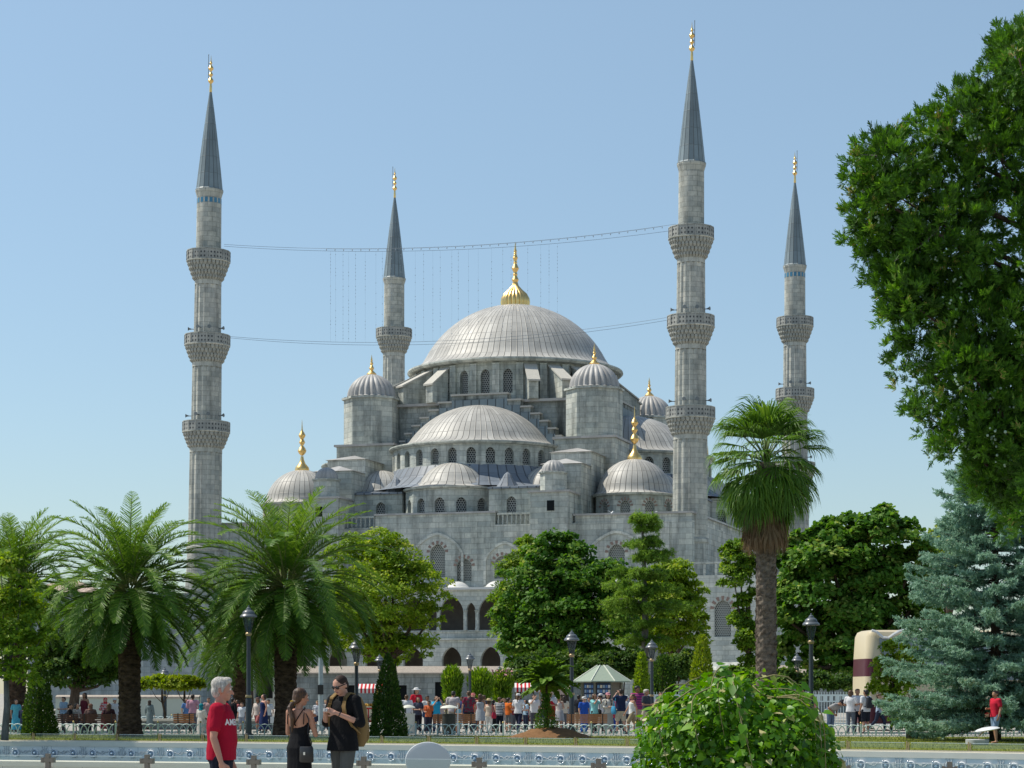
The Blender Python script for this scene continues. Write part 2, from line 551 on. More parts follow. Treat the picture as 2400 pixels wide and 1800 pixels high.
# the other three sides and the roof terrace
for a, b in (((28.5, FY), (28.5, 29)), ((28.5, 29), (-28.5, 29)), ((-28.5, 29), (-28.5, FY))):
    t = Vector((b[0] - a[0], b[1] - a[1], 0)); n = Vector((t.y, -t.x, 0)).normalized()
    bay(mb, (*a, 0), t, n, t.length, 0, 20.0)
mb.add([(-28.5, FY, 20.0), (28.5, FY, 20.0), (28.5, 29, 20.0), (-28.5, 29, 20.0)], [(0, 1, 2, 3)])
# cornice and parapets
for x0, x1, zt in ((-28.4, -15.6, 20.75), (15.6, 28.4, 20.75)):
    mb.box(x0, x1, FY + 0.06, FY + 0.7, 20.003, zt)
mb.box(-7.45, 6.5, FY - 0.02, FY + 0.75, 20.003, 21.3)
for x in (-25.6, -15.5, -11.0, 11.0, 15.5, 25.6):
    mb.box(x - 0.45, x + 0.45, FY - 0.28, FY - 0.003, 0, 19.9)
mb.box(28.0, 28.44, FY + 0.8, 28.5, 20.003, 20.75)
hall = part(mb, "hall_wall", STONE)
for s in sheets: add_window(s, hall)
for x0, x1, op in edges:
    if op:
        vous = MB(); voussoirs(vous, (0, FY, 0), (1, 0, 0), (0, -1, 0), op[0], op[3] - op[4], op[2], op[4], 0.38)
        vous.build("arch_blocks", TERRA, hall)
for q in ((-28.6, -15.4, FY - 0.18, FY + 0.85, 20.753, 20.953), (15.4, 28.6, FY - 0.18, FY + 0.85, 20.753, 20.953), (-7.55, 6.6, FY - 0.2, FY + 0.9, 21.303, 21.5), (27.9, 28.7, FY + 0.9, 28.6, 20.753, 20.95)):
    mb = MB(); mb.box(*q); part(mb, "parapet_capping", LEAD_P)
def blind_arch(xc, zp, hw, zs, zb):
    mb = MB()
    N = 22
    rise = zp - zs
    for i in range(N):
        us = [-hw * cos(pi * k / N) for k in (i, i + 1)]
        q = []
        for e, d in ((0.0, 0.16), (0.3, 0.16), (0.3, 0), (0.0, 0)):
            for u in us:
                k = (hw + e) / hw
                q.append((xc + u * k, FY - d - 0.003 * (d == 0) , zs + arch_v(u, hw * 2, rise, 1.45) * (1 + e / rise)))
        mb.add(q, [(0, 1, 3, 2), (2, 3, 5, 4), (1, 0, 6, 7)])
    for sx in (-1, 1):
        x0 = xc + sx * hw; x1 = xc + sx * (hw + 0.3)
        mb.box(min(x0, x1), max(x0, x1), FY - 0.16, FY - 0.003, zb, zs)
    part(mb, "blind_arch", STONE_L)
blind_arch(-0.15, 19.0, 2.75, 16.7, 13.4)
for s in (-1, 1):
    blind_arch(s * 7.6, 17.9, 2.1, 15.9, 13.4)
    blind_arch(s * 20.2, 18.8, 2.9, 16.6, 13.4)

# roof balustrades
def balustrade(x0, x1):
    mb = MB()
    n = int((x1 - x0) / 0.46)
    for i in range(n + 1):
        x = x0 + (x1 - x0) * i / n
        mb.lathe([(0.09, 20.003), (0.13, 20.3), (0.07, 20.7), (0.1, 21.1)], 6, (x, FY + 0.3))
    mb.box(x0 - 0.1, x1 + 0.1, FY + 0.1, FY + 0.5, 21.1, 21.3)
    part(mb, "balustrade", STONE_L)
balustrade(-10.9, -7.7)
balustrade(6.8, 10.9)

# ---------- two-storey gallery in front
GY = -33.5
mb = MB(); gw = []
for k in range(-5, 5):
    xb = 3.0 + 4.4 * k; xn = 0.8 + 4.4 * k
    bay(mb, (xb - 1.55, GY, 0), (1, 0, 0), (0, -1, 0), 3.1, 8.2, 12.7, (1.55, 8.203, 2.7, 12.0, 1.7), 0.45, u0=xb)
    bay(mb, (xn - 0.65, GY, 0), (1, 0, 0), (0, -1, 0), 1.3, 8.2, 12.7, (0.65, 8.203, 1.05, 11.3, 0.9), 0.45, u0=xn)
    bay(mb, (xb - 2.2, GY, 0), (1, 0, 0), (0, -1, 0), 4.4, 0, 7.3, (2.2, 1.0, 2.25, 6.55, 1.4), 0.6, u0=xb)
    mb.box(xb - 2.2, xb + 2.2, GY + 0.1, GY + 0.4, 7.5, 8.35)
x0, x1 = 3.0 - 22 - 2.2, 3.0 + 17.6 + 2.2
mb.box(x0, x1, GY - 0.22, GY + 0.7, 7.303, 7.5)
mb.box(x0, x1, GY + 0.5, FY - 0.05, 6.9, 7.29)
for x in (x0 - 0.3, x1):
    mb.box(x, x + 0.3, GY, FY - 0.05, 0, 12.7)
gal = part(mb, "gallery_arcade", STONE_L)
mb = MB(); mb.box(x0, x1, FY - 0.03, FY - 0.006, 0.1, 6.85); mb.box(x0, x1, FY - 0.03, FY - 0.006, 7.32, 12.6); mb.build("gallery_shade_panel", plain("gallery_shade_stone", (0.17, 0.15, 0.13), .9, .1, var=.4, scale=1.2), gal)  # dark panels laid over the hall wall, painting in the shade behind the arches
for k in range(-5, 5):
    for x in (0.8 + 4.4 * k - 0.62, 0.8 + 4.4 * k + 0.62):
        mb = MB()
        mb.lathe([(0.2, 8.35), (0.2, 8.5), (0.15, 8.6), (0.14, 10.1), (0.2, 10.35), (0.27, 10.5)], 10, (x, GY + 0.12))
        mb.build("column", STONE_L, gal, smooth=40)
mb = MB()
mb.box(x0 - 0.4, x1 + 0.4, GY - 0.35, FY - 0.06, 12.703, 12.95)
WL = plain("white_lead_roof", (0.62, 0.62, 0.60), 0.5, 0.3, 0, 0.12, 1.0)
gr = part(mb, "gallery_roof", WL)
for k in range(-5, 5):
    mb = MB()
    mb.lathe(cap_profile(1.2, 13.1, 0.62, [(1.9, 12.953)], 6), 20, (3.0 + 4.4 * k, -31.3), useg=20)
    mb.build("small_dome", WL, gr, smooth=35)

# ---------- side pavilion at the right end
mb = MB(); PX0, PX1, PY0 = 29.5, 38.5, -34.0
s = bay(mb, (PX0, PY0, 0), (1, 0, 0), (0, -1, 0), PX1 - PX0, 0, 13.8, (3.3, 7.4, 1.75, 11.2, 0.9), 0.3)
for a, b in (((PX1, PY0), (PX1, -18)), ((PX1, -18), (PX0, -18)), ((PX0, -18), (PX0, PY0))):
    t = Vector((b[0] - a[0], b[1] - a[1], 0)); bay(mb, (*a, 0), t, (t.y, -t.x, 0), t.length, 0, 13.8)
mb.add([(PX0, PY0, 13.8), (PX1, PY0, 13.8), (PX1, -18, 13.8), (PX0, -18, 13.8)], [(0, 1, 2, 3)])
pav = part(mb, "side_pavilion", STONE_L)
add_window(s, pav)
mb = MB(); voussoirs(mb, (PX0, PY0, 0), (1, 0, 0), (0, -1, 0), 3.3, 10.3, 1.75, 0.9, 0.45)
mb.build("arch_blocks", TERRA, pav)
mb = MB()
for i in range(8):
    x = PX0 + 0.12 + i * 1.22
    mb.box(x - 0.11, x + 0.11, PY0 + 0.05, PY0 + 0.27, 13.803, 15.0)
mb.box(PX0, PX1, PY0 + 0.02, PY0 + 0.3, 15.003, 15.2)
mb.build("railing", STONE_L, pav)
mb = MB(); mb.box(31.0, 36.5, -39, -36.5, 0, 3.9)
mb.add([(30.8, -39.2, 3.9), (36.7, -39.2, 3.9), (36.7, -36.3, 3.9), (30.8, -36.3, 3.9), (32, -37.8, 4.7), (35.5, -37.8, 4.7)],
       [(0, 1, 5, 4), (1, 2, 5), (2, 3, 4, 5), (3, 0, 4)])
part(mb, "porch", STONE_L)

# ---------- central block, stepped arches, piers
mb = MB()
mb.box(-12.8, 12.8, -12.8, 12.8, 20.003, 35.55)
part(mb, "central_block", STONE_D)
mb = MB(); mb.box(-13.3, 13.3, -13.3, 13.3, 35.553, 35.85)
part(mb, "block_roof", LEAD_P)
STEP = [(3.4, 36.4), (5.0, 35.6), (6.2, 34.75), (7.3, 33.9), (8.3, 33.0), (9.2, 32.1), (9.85, 31.2)]
def stepped():
    m1 = MB(); m2 = MB()
    px = 0
    for i, (x, z) in enumerate(STEP):
        for s in (-1, 1):
            a, b = (px, x) if s > 0 else (-x, -px)
            m1.box(a, b, -14.3, -12.803, 20.003, z)
            m2.box(a - (0.12 if s < 0 else 0), b + (0.12 if s > 0 else 0), -14.5, -13.33, z + 0.002, z + 0.2)
        px = x
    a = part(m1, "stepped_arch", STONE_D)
    m2.build("step_capping", plain("weathered_step_stone", (0.42, 0.41, 0.38), 0.8, 0.1), a)
    m3 = MB()      # lead band below the steps, shadow painted in by its dark tone
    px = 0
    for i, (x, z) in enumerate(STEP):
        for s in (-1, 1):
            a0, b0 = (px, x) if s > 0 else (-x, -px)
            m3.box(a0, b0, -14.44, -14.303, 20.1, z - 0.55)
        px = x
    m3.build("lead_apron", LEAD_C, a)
    return a
st = stepped()
for k in (1, 2, 3):
    c = dup(st, mosque); c.rotation_euler = (0, 0, k * pi / 2)

# main drum
mb = MB()
sh = ring_wall(mb, (0, 0), 12.3, -pi / 2 - pi / 28, 1.5 * pi - pi / 28, 28, 35.853, 40.55, 1.1, 36.9, 39.75, 0.62, 0.5)
for k in range(28):
    A = -pi / 2 + 2 * pi * (k + 0.5) / 28
    M = Matrix.Rotation(A, 4, 'Z')
    mb.box(12.0, 12.62, -0.42, 0.42, 35.86, 40.4, M)
drum = part(mb, "main_drum", STONE)
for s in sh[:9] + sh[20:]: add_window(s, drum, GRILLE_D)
mb = MB()
mb.lathe([(12.2, 40.553), (13.1, 40.6), (13.3, 40.8), (13.25, 41.02), (12.9, 41.06)], 84)
mb.build("cornice", STONE, drum)
mb = MB()
mb.lathe(cap_profile(11.1, 42.6, 6.75, [(12.95, 41.063), (12.2, 41.35), (11.5, 41.95)], 18), 100, useg=100)
main_dome = part(mb, "main_dome", LEAD, smooth=35)
mb = MB()
def flute(n, d):
    return lambda r, z, a, i, k: (r * (1 + d * (abs(sin(a * n / 2)) - 0.7)), z)
mb.lathe([(1.75, 49.1), (1.72, 49.3), (1.78, 49.7), (1.72, 50.2), (1.4, 50.8), (0.85, 51.3), (0.42, 51.8), (0.3, 52.2)], 80, rmod=flute(20, 0.1))
finial(mb, (0, 0), 52.2, 1.3, [(0.35, 0.44), (1.0, 0.3), (1.75, 0.46), (2.45, 0.25), (3.05, 0.33), (3.6, 0.2)], 5.0)
mb.build("finial", GOLD, main_dome, smooth=40)

# flying buttresses near the piers
BCAP = plain("pale_buttress_stone", (0.5, 0.48, 0.43), 0.8, 0.1)
for q in range(4):
    for d in (-20, -7, 7, 20):
        A = radians(45 + 90 * q + d)
        M = Matrix.Rotation(A, 4, 'Z')
        mb = MB(); mc = MB()
        e = 16.6 if abs(d) < 10 else 15.2
        P = [(12.5, 35.86), (e, 35.86), (e, 38.0), (12.5, 40.1)]
        vs = [M @ Vector((x, y, z)) for y in (-0.55, 0.55) for x, z in P]
        mb.add(vs, [(0, 1, 2, 3), (7, 6, 5, 4), (1, 5, 6, 2), (0, 3, 7, 4), (0, 4, 5, 1)])
        vs = [M @ Vector((x, y, z)) for z_ in (0.003, 0.2) for y in (-0.75, 0.75) for x, z in ((12.5, 40.1 + z_), (e + 0.25, 37.85 + z_))]
        mc.add(vs, [(0, 1, 3, 2), (4, 6, 7, 5), (0, 4, 5, 1), (2, 3, 7, 6), (1, 5, 7, 3)])
        mc.build("capping", BCAP, part(mb, "flying_buttress", STONE))

# piers with octagonal turrets
def pier():
    mb = MB(); mb.box(9.85, 16.9, -16.9, -9.85, 20.003, 30.6)
    a = part(mb, "corner_pier", STONE)
    mb = MB(); mb.box(9.6, 17.15, -17.15, -9.6, 30.603, 30.85); mb.build("pier_roof", LEAD_P, a)
    mb = MB()
    oc = lambda r, z0, z1: mb.prism([(13.7 + r * cos(pi / 8 + k * pi / 4), -13.7 + r * sin(pi / 8 + k * pi / 4)) for k in range(8)], z0, z1)
    oc(3.3, 30.853, 36.35); oc(3.55, 36.353, 36.6)
    mb.build("turret", STONE, a)
    mb = MB()
    mb.lathe(cap_profile(2.85, 36.75, 2.75, [(3.3, 36.603), (2.95, 36.7)], 10), 96, (13.7, -13.7), rmod=flute(24, 0.09))
    mb.build("ribbed_dome", LEAD_P, a, smooth=40)
    mb = MB()
    mb.lathe([(0.55, 39.4), (0.6, 39.55), (0.3, 39.85), (0.14, 40.0)], 12, (13.7, -13.7))
    finial(mb, (13.7, -13.7), 39.95, 0.75, [(0.3, 0.3), (0.85, 0.2), (1.2, 0.14)], 1.9)
    mb.build("finial", GOLD, a, smooth=40)
    # stepping buttress blocks out to the front wall, small domed turret at the end
    for y0, y1, zt, w in ((-22.7, -16.903, 28.4, 2.3), (-26.6, -22.703, 26.7, 2.2)):
        mb = MB(); ml = MB()
        mb.box(13.4 - w, 13.4 + w, y0, y1, 20.003, zt)
        ml.add([(13.4 - w - .25, y0 - .2, zt + .003), (13.4 + w + .25, y0 - .2, zt + .003), (13.4 + w + .25, y1, zt + .003), (13.4 - w - .25, y1, zt + .003),
                (13.4, (y0 + y1) / 2 - .2, zt + 0.75), (13.4, (y0 + y1) / 2 + .6, zt + 0.75)], [(0, 1, 4), (1, 2, 5, 4), (2, 3, 5), (3, 0, 4, 5), (3, 2, 1, 0)])
        mb.build("buttress_block", STONE, a); ml.build("hip_roof", LEAD_P, a)
    mb = MB(); ml = MB()
    mb.box(11.1, 15.3, -31.0, -26.603, 20.003, 23.2)
    mb.box(11.1, 15.3, -31.0, FY - 0.003, 12.0, 20.0)
    mb.build("buttress_block", STONE, a)
    ml.box(10.85, 15.55, -31.25, -26.603, 23.203, 23.4)
    ml.build("hip_roof", LEAD_P, a)
    mb = MB()
    mb.prism([(13.2 + 1.45 * cos(pi / 8 + k * pi / 4), -29.2 + 1.45 * sin(pi / 8 + k * pi / 4)) for k in range(8)], 23.403, 25.35)
    mb.prism([(13.2 + 1.65 * cos(pi / 8 + k * pi / 4), -29.2 + 1.65 * sin(pi / 8 + k * pi / 4)) for k in range(8)], 25.353, 25.5)
    mb.build("small_turret", STONE, a)
    mb = MB(); mb.lathe(cap_profile(1.3, 25.55, 1.3, [(1.6, 25.503)], 8), 64, (13.2, -29.2), rmod=flute(16, 0.08)); mb.build("small_dome", LEAD_P, a, smooth=40)
    mb = MB(); mb.box(13.0, 13.8, -31.06, -31.003, 21.2, 22.3); mb.build("window", DARK, a)
    return a
p0 = pier()
for k in (1, 2):
    c = dup(p0, mosque); c.rotation_euler = (0, 0, k * pi / 2)
# the left front pier is the mirror image
c = dup(p0, mosque); c.scale = (-1, 1, 1)

# half domes
def half_dome():
    cy = -14.3
    mb = MB()
    mb.lathe(cap_profile(8.3, 30.75, 4.4, [(10.55, 29.95), (9.4, 30.15), (8.75, 30.4)], 14), 72, (0, cy), useg=76)
    a = part(mb, "half_dome", LEAD, smooth=35)
    mb = MB()
    sh = ring_wall(mb, (0, cy), 10.15, pi - 0.05, 2 * pi + 0.05, 15, 26.2, 29.6, 1.05, 27.35, 29.2, 0.55, 0.55)
    b = mb.build("half_dome_drum", STONE, a)
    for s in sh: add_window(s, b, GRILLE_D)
    mb = MB(); mb.lathe([(10.1, 29.603), (10.45, 29.65), (10.6, 29.8), (10.55, 29.947)], 48, (0, cy), pi - 0.1, 2 * pi + 0.1); mb.build("cornice", STONE, a)
    mb = MB()
    mb.lathe([(13.4, 24.6), (12.2, 25.05), (10.9, 26.0), (10.1, 27.28)], 48, (0, cy), pi - 0.15, 2 * pi + 0.15, useg=34)
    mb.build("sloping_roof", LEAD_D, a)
    # three small half domes lower down
    for (ex, ey, wr, n0, n1, rr) in ((0, -23.3, 5.6, pi, 2 * pi, 4.1), (-10.2, -19.6, 5.0, pi * 0.82, pi * 1.62, 3.6), (10.2, -19.6, 5.0, pi * 1.38, pi * 2.18, 3.6)):
        mb = MB()
        dz = 0 if ex == 0 else -0.3
        mb.lathe(cap_profile(rr, 25.2 + dz, 2.45, [(wr + 0.3, 24.45 + dz), (wr - 0.9, 24.75 + dz), (rr + 0.35, 25.05 + dz)], 8), 30, (ex, ey), useg=30)
        e = part(mb, "apse_half_dome", LEAD, smooth=35)
        mb = MB()
        nb = 7 if ex == 0 else 5
        sh = ring_wall(mb, (ex, ey), wr, n0, n1, nb, 20.003, 24.2 + dz, 1.15, 21.2, 23.2, 0.6, 0.45)
        b = mb.build("apse_wall", STONE, e)
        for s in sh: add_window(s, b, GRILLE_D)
        mb = MB(); mb.lathe([(wr - 0.02, 24.203 + dz), (wr + 0.22, 24.25 + dz), (wr + 0.3, 24.44 + dz)], 36, (ex, ey), n0, n1); mb.build("cornice", STONE, e)
        if ex == 0:
            for s in (-1, 1):
                mb = MB()
                yf = -28.1 if s > 0 else -25.6
                ws = bay(mb, (s * 8.4 - 2.9, yf, 0), (1, 0, 0), (0, -1, 0), 5.8, 20.003, 24.0, (2.9 - s * .3, 21.2, 1.1, 23.15, .6), .4)
                mb.box(s * 8.4 - 2.9, s * 8.4 + 2.9, yf + .45, -18.0, 20.003, 23.99)
                f = mb.build("apse_side_wall", STONE, e)
                add_window(ws, f, GRILLE_D)
                mb = MB()
                M5 = [(s * 8.4 - 2.95, yf - .25), (s * 8.4 + 2.95, yf - .25), (s * 8.4 + 2.95, -17.5), (s * 8.4 - 2.95, -17.5)]
                mb.add([(q[0], q[1], 24.003) for q in M5] + [(M5[0][0], M5[0][1], 24.2), (M5[1][0], M5[1][1], 24.2), (M5[2][0], M5[2][1], 25.6), (M5[3][0], M5[3][1], 25.6)], [(0, 3, 2, 1), (4, 5, 6, 7), (0, 1, 5, 4), (1, 2, 6, 5), (3, 0, 4, 7)])
                mb.lathe([(1.5, 24.2), (1.05, 24.8), (0.4, 25.8), (0.05, 26.1)], 10, (s * 6.9, -25.6 if s > 0 else -23.8), useg=10)
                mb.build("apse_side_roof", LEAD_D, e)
half_dome()
src = [o for o in mosque.children if o.name.split('.')[0] in ("half_dome", "apse_half_dome")]
for k in (1, 2, 3):
    for o in src:
        c = dup(o, mosque); c.rotation_euler = (0, 0, k * pi / 2)

# corner domes
mb = MB()
cx_, cy_ = 20.0, -20.0
mb.lathe(cap_profile(4.25, 23.95, 3.75, [(4.95, 23.55), (4.5, 23.7)], 12), 48, (cx_, cy_), useg=40)
cd = part(mb, "corner_dome", LEAD, smooth=35)
mb = MB()
sh = ring_wall(mb, (cx_, cy_), 4.6, 0, 2 * pi, 10, 20.003, 23.3, 1.1, 20.95, 22.7, 0.6, 0.35)
b = mb.build("corner_drum", STONE, cd)
for s in sh[4:]: add_window(s, b)
for k in range(4, 10):
    mb = MB()
    A = 2 * pi * k / 10; B = 2 * pi * (k + 1) / 10
    p = Vector((cx_ + 4.6 * cos(A), cy_ + 4.6 * sin(A), 0)); q = Vector((cx_ + 4.6 * cos(B), cy_ + 4.6 * sin(B), 0))
    voussoirs(mb, p, q - p, (cos((A + B) / 2), sin((A + B) / 2), 0), (q - p).length / 2, 22.1, 1.1, 0.6, 0.36)
    mb.build("arch_blocks", TERRA, b)
mb = MB(); mb.lathe([(4.55, 23.303), (4.85, 23.35), (4.95, 23.54)], 40, (cx_, cy_)); mb.build("cornice", STONE, cd)
mb = MB()
mb.lathe([(0.8, 27.55), (0.85, 27.7), (0.78, 28.0), (0.4, 28.45), (0.22, 28.9), (0.16, 29.3)], 16, (cx_, cy_))
finial(mb, (cx_, cy_), 29.2, 0.9, [(0.75, 0.52), (1.75, 0.36), (2.55, 0.42)], 4.4)
mb.build("finial", GOLD, cd, smooth=40)
for k in (1, 2, 3):
    c = dup(cd, mosque); c.rotation_euler = (0, 0, k * pi / 2)

# ================================================================== MINARETS
def parapet_mat():
    t = NT("pierced_parapet", 0.85, 0.1)
    uv = t.scale(t.coord("UV"), (2.6, 2.2, 1))
    f = t.n("VectorMath", operation='FRACTION'); t.l(uv, f.inputs[0])
    b = t.n("VectorMath", operation='SUBTRACT'); t.l(f.outputs[0], b.inputs[0]); b.inputs[1].default_value = (0.5, 0.5, 0)
    l = t.n("VectorMath", operation='LENGTH'); t.l(b.outputs[0], l.inputs[0])
    k = t.math('MULTIPLY', t.math('SUBTRACT', l.outputs["Value"], 0.2), 10, clamp=True)
    ns = t.noise(t.coord(), 0.9, 6)
    st = t.mix(t.ramp(ns, [(0.4, 0), (0.65, 1)]), (0.40, 0.40, 0.37), (0.26, 0.27, 0.26))
    t.color(t.mix(k, (0.07, 0.075, 0.08), st))
    return t.m
PARAPET = parapet_mat()
TILE = plain("blue_glazed_tile", (0.05, 0.20, 0.33), 0.3, 0.5)
HORN = plain("grey_painted_metal", (0.16, 0.18, 0.19), 0.5, 0.3)

def fl16(d):
    return lambda r, z, a, i, k: (r * (1 - d * abs(cos(a * 8)) ** 2.2), z)
BALC = [(29.3, 32.25, 1.82, 2.66), (39.0, 42.1, 1.66, 2.55), (48.3, 51.6, 1.5, 2.44)]
def minaret():
    r = thing("minaret", "x", "minaret")
    mb = MB()
    mb.lathe([(2.5, 0), (2.5, 9), (2.25, 11.5), (2.02, 16.0), (1.98, 17.7)], 16)
    mb.lathe([(1.98, 17.703), (2.08, 17.8), (2.08, 18.1), (1.95, 18.25)], 32)
    for (z0, z1, a, b) in ((18.2, 29.4, 1.9, 1.84), (31.5, 39.1, 1.72, 1.67), (41.5, 48.4, 1.56, 1.51)):
        mb.lathe([(a, z0), (a, z0 + 0.35)], 48)
        mb.lathe([(a, z0 + 0.352), (b, z1 - 0.6)], 128, rmod=fl16(0.085))
        mb.lathe([(b * 1.0, z1 - 0.598), (b, z1)], 48)
    mb.lathe([(1.42, 51.0), (1.39, 57.7)], 16)
    sh = mb.build("shaft", MIN_STONE, r, smooth=28)
    for zb, zt, ri, ro in BALC:
        zs = zt - 1.22
        mb = MB()
        n = 32
        H = zs - zb
        for j in range(4):                     # four corbelled tiers of little niches
            z0 = zb + H * j / 4; z1 = zb + H * (j + 1) / 4
            ra = ri + 0.03 + (ro - 0.1 - ri) * (j / 4) ** 0.8; rb = ri + 0.03 + (ro - 0.1 - ri) * ((j + 1) / 4) ** 0.8
            off = 0.5 * (j % 2)
            for k in range(n):
                A = 2 * pi * (k + off) / n; hw = pi / n * 0.74
                M = Matrix.Rotation(A, 4, 'Z')
                w0, w1 = ra * hw * 0.35, rb * hw
                q = [(ra - 0.12, -w0, z0), (ra - 0.12, w0, z0), (ra + 0.02, w0, z0), (ra + 0.02, -w0, z0)]
                q += [(rb - 0.3, -w1, z1 - 0.003), (rb - 0.3, w1, z1 - 0.003), (rb, w1, z1 - 0.003), (rb, -w1, z1 - 0.003)]
                m_ = [(rb - 0.2, -w1, z0 + (z1 - z0) * .5), (rb - 0.2, w1, z0 + (z1 - z0) * .5), (rb, w1, z0 + (z1 - z0) * .5), (rb, -w1, z0 + (z1 - z0) * .5)]
                vs = [M @ Vector(p) for p in q + m_]
                mb.add(vs, [(0, 1, 2, 3), (8, 9, 1, 0), (9, 10, 2, 1), (10, 11, 3, 2), (11, 8, 0, 3), (4, 5, 9, 8), (5, 6, 10, 9), (6, 7, 11, 10), (7, 4, 8, 11)])
            mb.lathe([(ra - 0.03, z0), (rb - 0.16, z1)], 32)
        bal = mb.build("balcony", DIRT, r)
        mb = MB()
        mb.lathe([(ri, zs), (ro - 0.02, zs), (ro + 0.05, zs + 0.06), (ro + 0.05, zs + 0.16), (ri, zs + 0.17)], 32)
        mb.lathe([(ro - 0.02, zt + 0.003), (ro + 0.04, zt + 0.01), (ro + 0.04, zt + 0.1), (ro - 0.18, zt + 0.1), (ro - 0.18, zt)], 16)
        mb.build("balcony_floor", MIN_STONE, bal)
        mb = MB()
        mb.lathe([(ro, zs + 0.172), (ro, zt)], 16)
        mb.lathe([(ro - 0.14, zt), (ro - 0.14, zs + 0.172)], 16)
        for k in range(16):
            M = Matrix.Rotation(2 * pi * k / 16, 4, 'Z')
            mb.box(ro - 0.05, ro + 0.05, -0.07, 0.07, zs + 0.18, zt - 0.003, M)
        mb.build("parapet", PARAPET, bal)
    for zb, zt, ri, ro in BALC[:2]:
        for A in (200, 265, 300, 350):
            M = Matrix.Translation((0, 0, zt + 0.75)) @ Matrix.Rotation(radians(A), 4, 'Z')
            mb = MB()
            rr = ri - 0.12
            mb.tube([M @ Vector((rr - 0.1, 0, 0)), M @ Vector((rr + 0.35, 0, 0))], 0.05, 6)
            for i in range(1):
                mb.tube([M @ Vector((rr + 0.3, 0, 0)), M @ Vector((rr + 0.5, 0, 0.02)), M @ Vector((rr + 0.66, 0, 0.02))], [0.06, 0.11, 0.22], 10)
            mb.build("loudspeaker", HORN, r)
    mb = MB()
    mb.lathe([(1.36, 57.703), (1.5, 58.2), (1.58, 58.45), (1.58, 58.6)], 16)
    mb.build("eave", MIN_STONE, r)
    mb = MB()
    mb.lathe([(1.6, 58.603), (1.5, 58.75), (1.3, 60.6), (1.05, 62.8), (0.76, 65.2), (0.45, 67.6), (0.13, 69.8)], 16, useg=16)
    mb.build("spire", LEAD_C, r)
    mb = MB()
    mb.lathe([(0.13, 69.7), (0.16, 69.8), (0.14, 70.4), (0.1, 70.8)], 10)
    finial(mb, (0, 0), 70.7, 0.55, [(0.35, 0.33), (1.05, 0.25), (1.75, 0.31), (2.35, 0.15)], 3.2)
    mb.build("finial", GOLD, r, smooth=40)
    mb = MB()
    mb.tube([(-0.3, 0, 71.3), (-0.3, 0, 74.0)], 0.035, 5)
    mb.box(-0.3, 0.1, -0.02, 0.02, 71.9, 71.95); mb.box(-0.3, 0.1, -0.02, 0.02, 73.0, 73.05)
    mb.ball((-0.3, 0, 74.0), 0.06, 6, 4)
    mb.build("lightning_rod", HORN, r)
    return r
m0 = minaret()
MPOS = [(437.5, 242.3, 0.0145, True, 1, "tall three-balcony minaret at the left front corner, rising beside the shaggy palms"),
        (1489.0, 230.0, 0.004, False, -1, "tallest-looking three-balcony minaret at the right front corner of the mosque, beside the fan palm"),
        (847.0, 293.7, 0.0055, False, 1, "distant minaret behind the left ribbed turret of the mosque, its lower part hidden"),
        (1717.0, 285.0, 0.0, True, -1, "distant minaret with a blue tile band behind the fan palm, rightmost of the four")]
MINS = []
for i, (vx, Y, lean, tile, sgn, lab) in enumerate(MPOS):
    m = m0 if i == 0 else dup(m0)
    m.location = (wx(vx, Y), Y, 0)
    m.rotation_euler = (0, lean, RZ)
    m['label'] = lab; m['group'] = "minarets of the mosque"
    MINS.append(m)
for i, m in enumerate(MINS):
    if MPOS[i][4] < 0:
        for ch in m.children:
            if ch.name.startswith("lightning_rod"): ch.scale = (-1, 1, 1)
    if MPOS[i][3]:
        mb = MB()
        for k in range(16):
            M = Matrix.Rotation(2 * pi * (k + 0.5) / 16, 4, 'Z')
            mb.box(1.33, 1.385, -0.17, 0.17, 57.05, 57.6, M)
        mb.build("tile_band", TILE, m)

# strings of festival lights between the two front minarets
CABLE = plain("dark_cable", (0.22, 0.26, 0.30), 0.7, 0.1)
def sag(a, b, s, n=24):
    a = Vector(a); b = Vector(b)
    return [a.lerp(b, i / n) - Vector((0, 0, 4 * s * (i / n) * (1 - i / n))) for i in range(n + 1)]
Ya, Yb = 241.0, 229.0
def cab(vxa, vya, vxb, vyb, s): return sag((wx(vxa, Ya), Ya, wz(vya, Ya)), (wx(vxb, Yb), Yb, wz(vyb, Yb)), s)
ls = thing("light_string", "sagging double cables with hanging strings of small lights between the two front minarets", "light string", (wx(972, 235), 235, wz(540, 235)))
def rel(p): return [q - ls.location for q in p]
top1 = cab(484, 528, 1460, 484, 1.35); top2 = cab(484, 532, 1460, 497, 1.3)
low1 = cab(497, 727, 1440, 686, 1.5); low2 = cab(497, 730, 1440, 692, 1.6)
for pth in (top1, top2, low1, low2):
    mb = MB(); mb.tube(rel(pth), 0.018, 4); mb.build("cable", CABLE, ls)
def along(pth, vx):
    for i in range(len(pth) - 1):
        a, b = pth[i], pth[i + 1]
        va, vb = CX + F * a.x / a.y, CX + F * b.x / b.y
        if va <= vx <= vb: return a.lerp(b, (vx - va) / (vb - va))
    return pth[-1]
rr = random.Random(4)
BULB = plain("dull_glass_bulb", (0.36, 0.42, 0.48), 0.4, 0.4)
for vx in (714, 725, 741, 753, 768, 789, 812, 826, 846, 866, 897, 915, 935, 951, 976, 990, 1012, 1033, 1062, 1086, 1104, 1140, 1168, 1186, 1204):
    a = along(top2, vx); b = along(low1, vx)
    a, b = a - ls.location, b - ls.location
    mb = MB()
    mb.tube([a, b], 0.006, 3, cap=False)
    for i in range(1, 26):
        if rr.random() < 0.5: mb.ball(a.lerp(b, i / 26), 0.04, 5, 3, (1, 1, 1.6), mi=1)
    mb.build("light_strand", [CABLE, BULB], ls)
mb = MB()
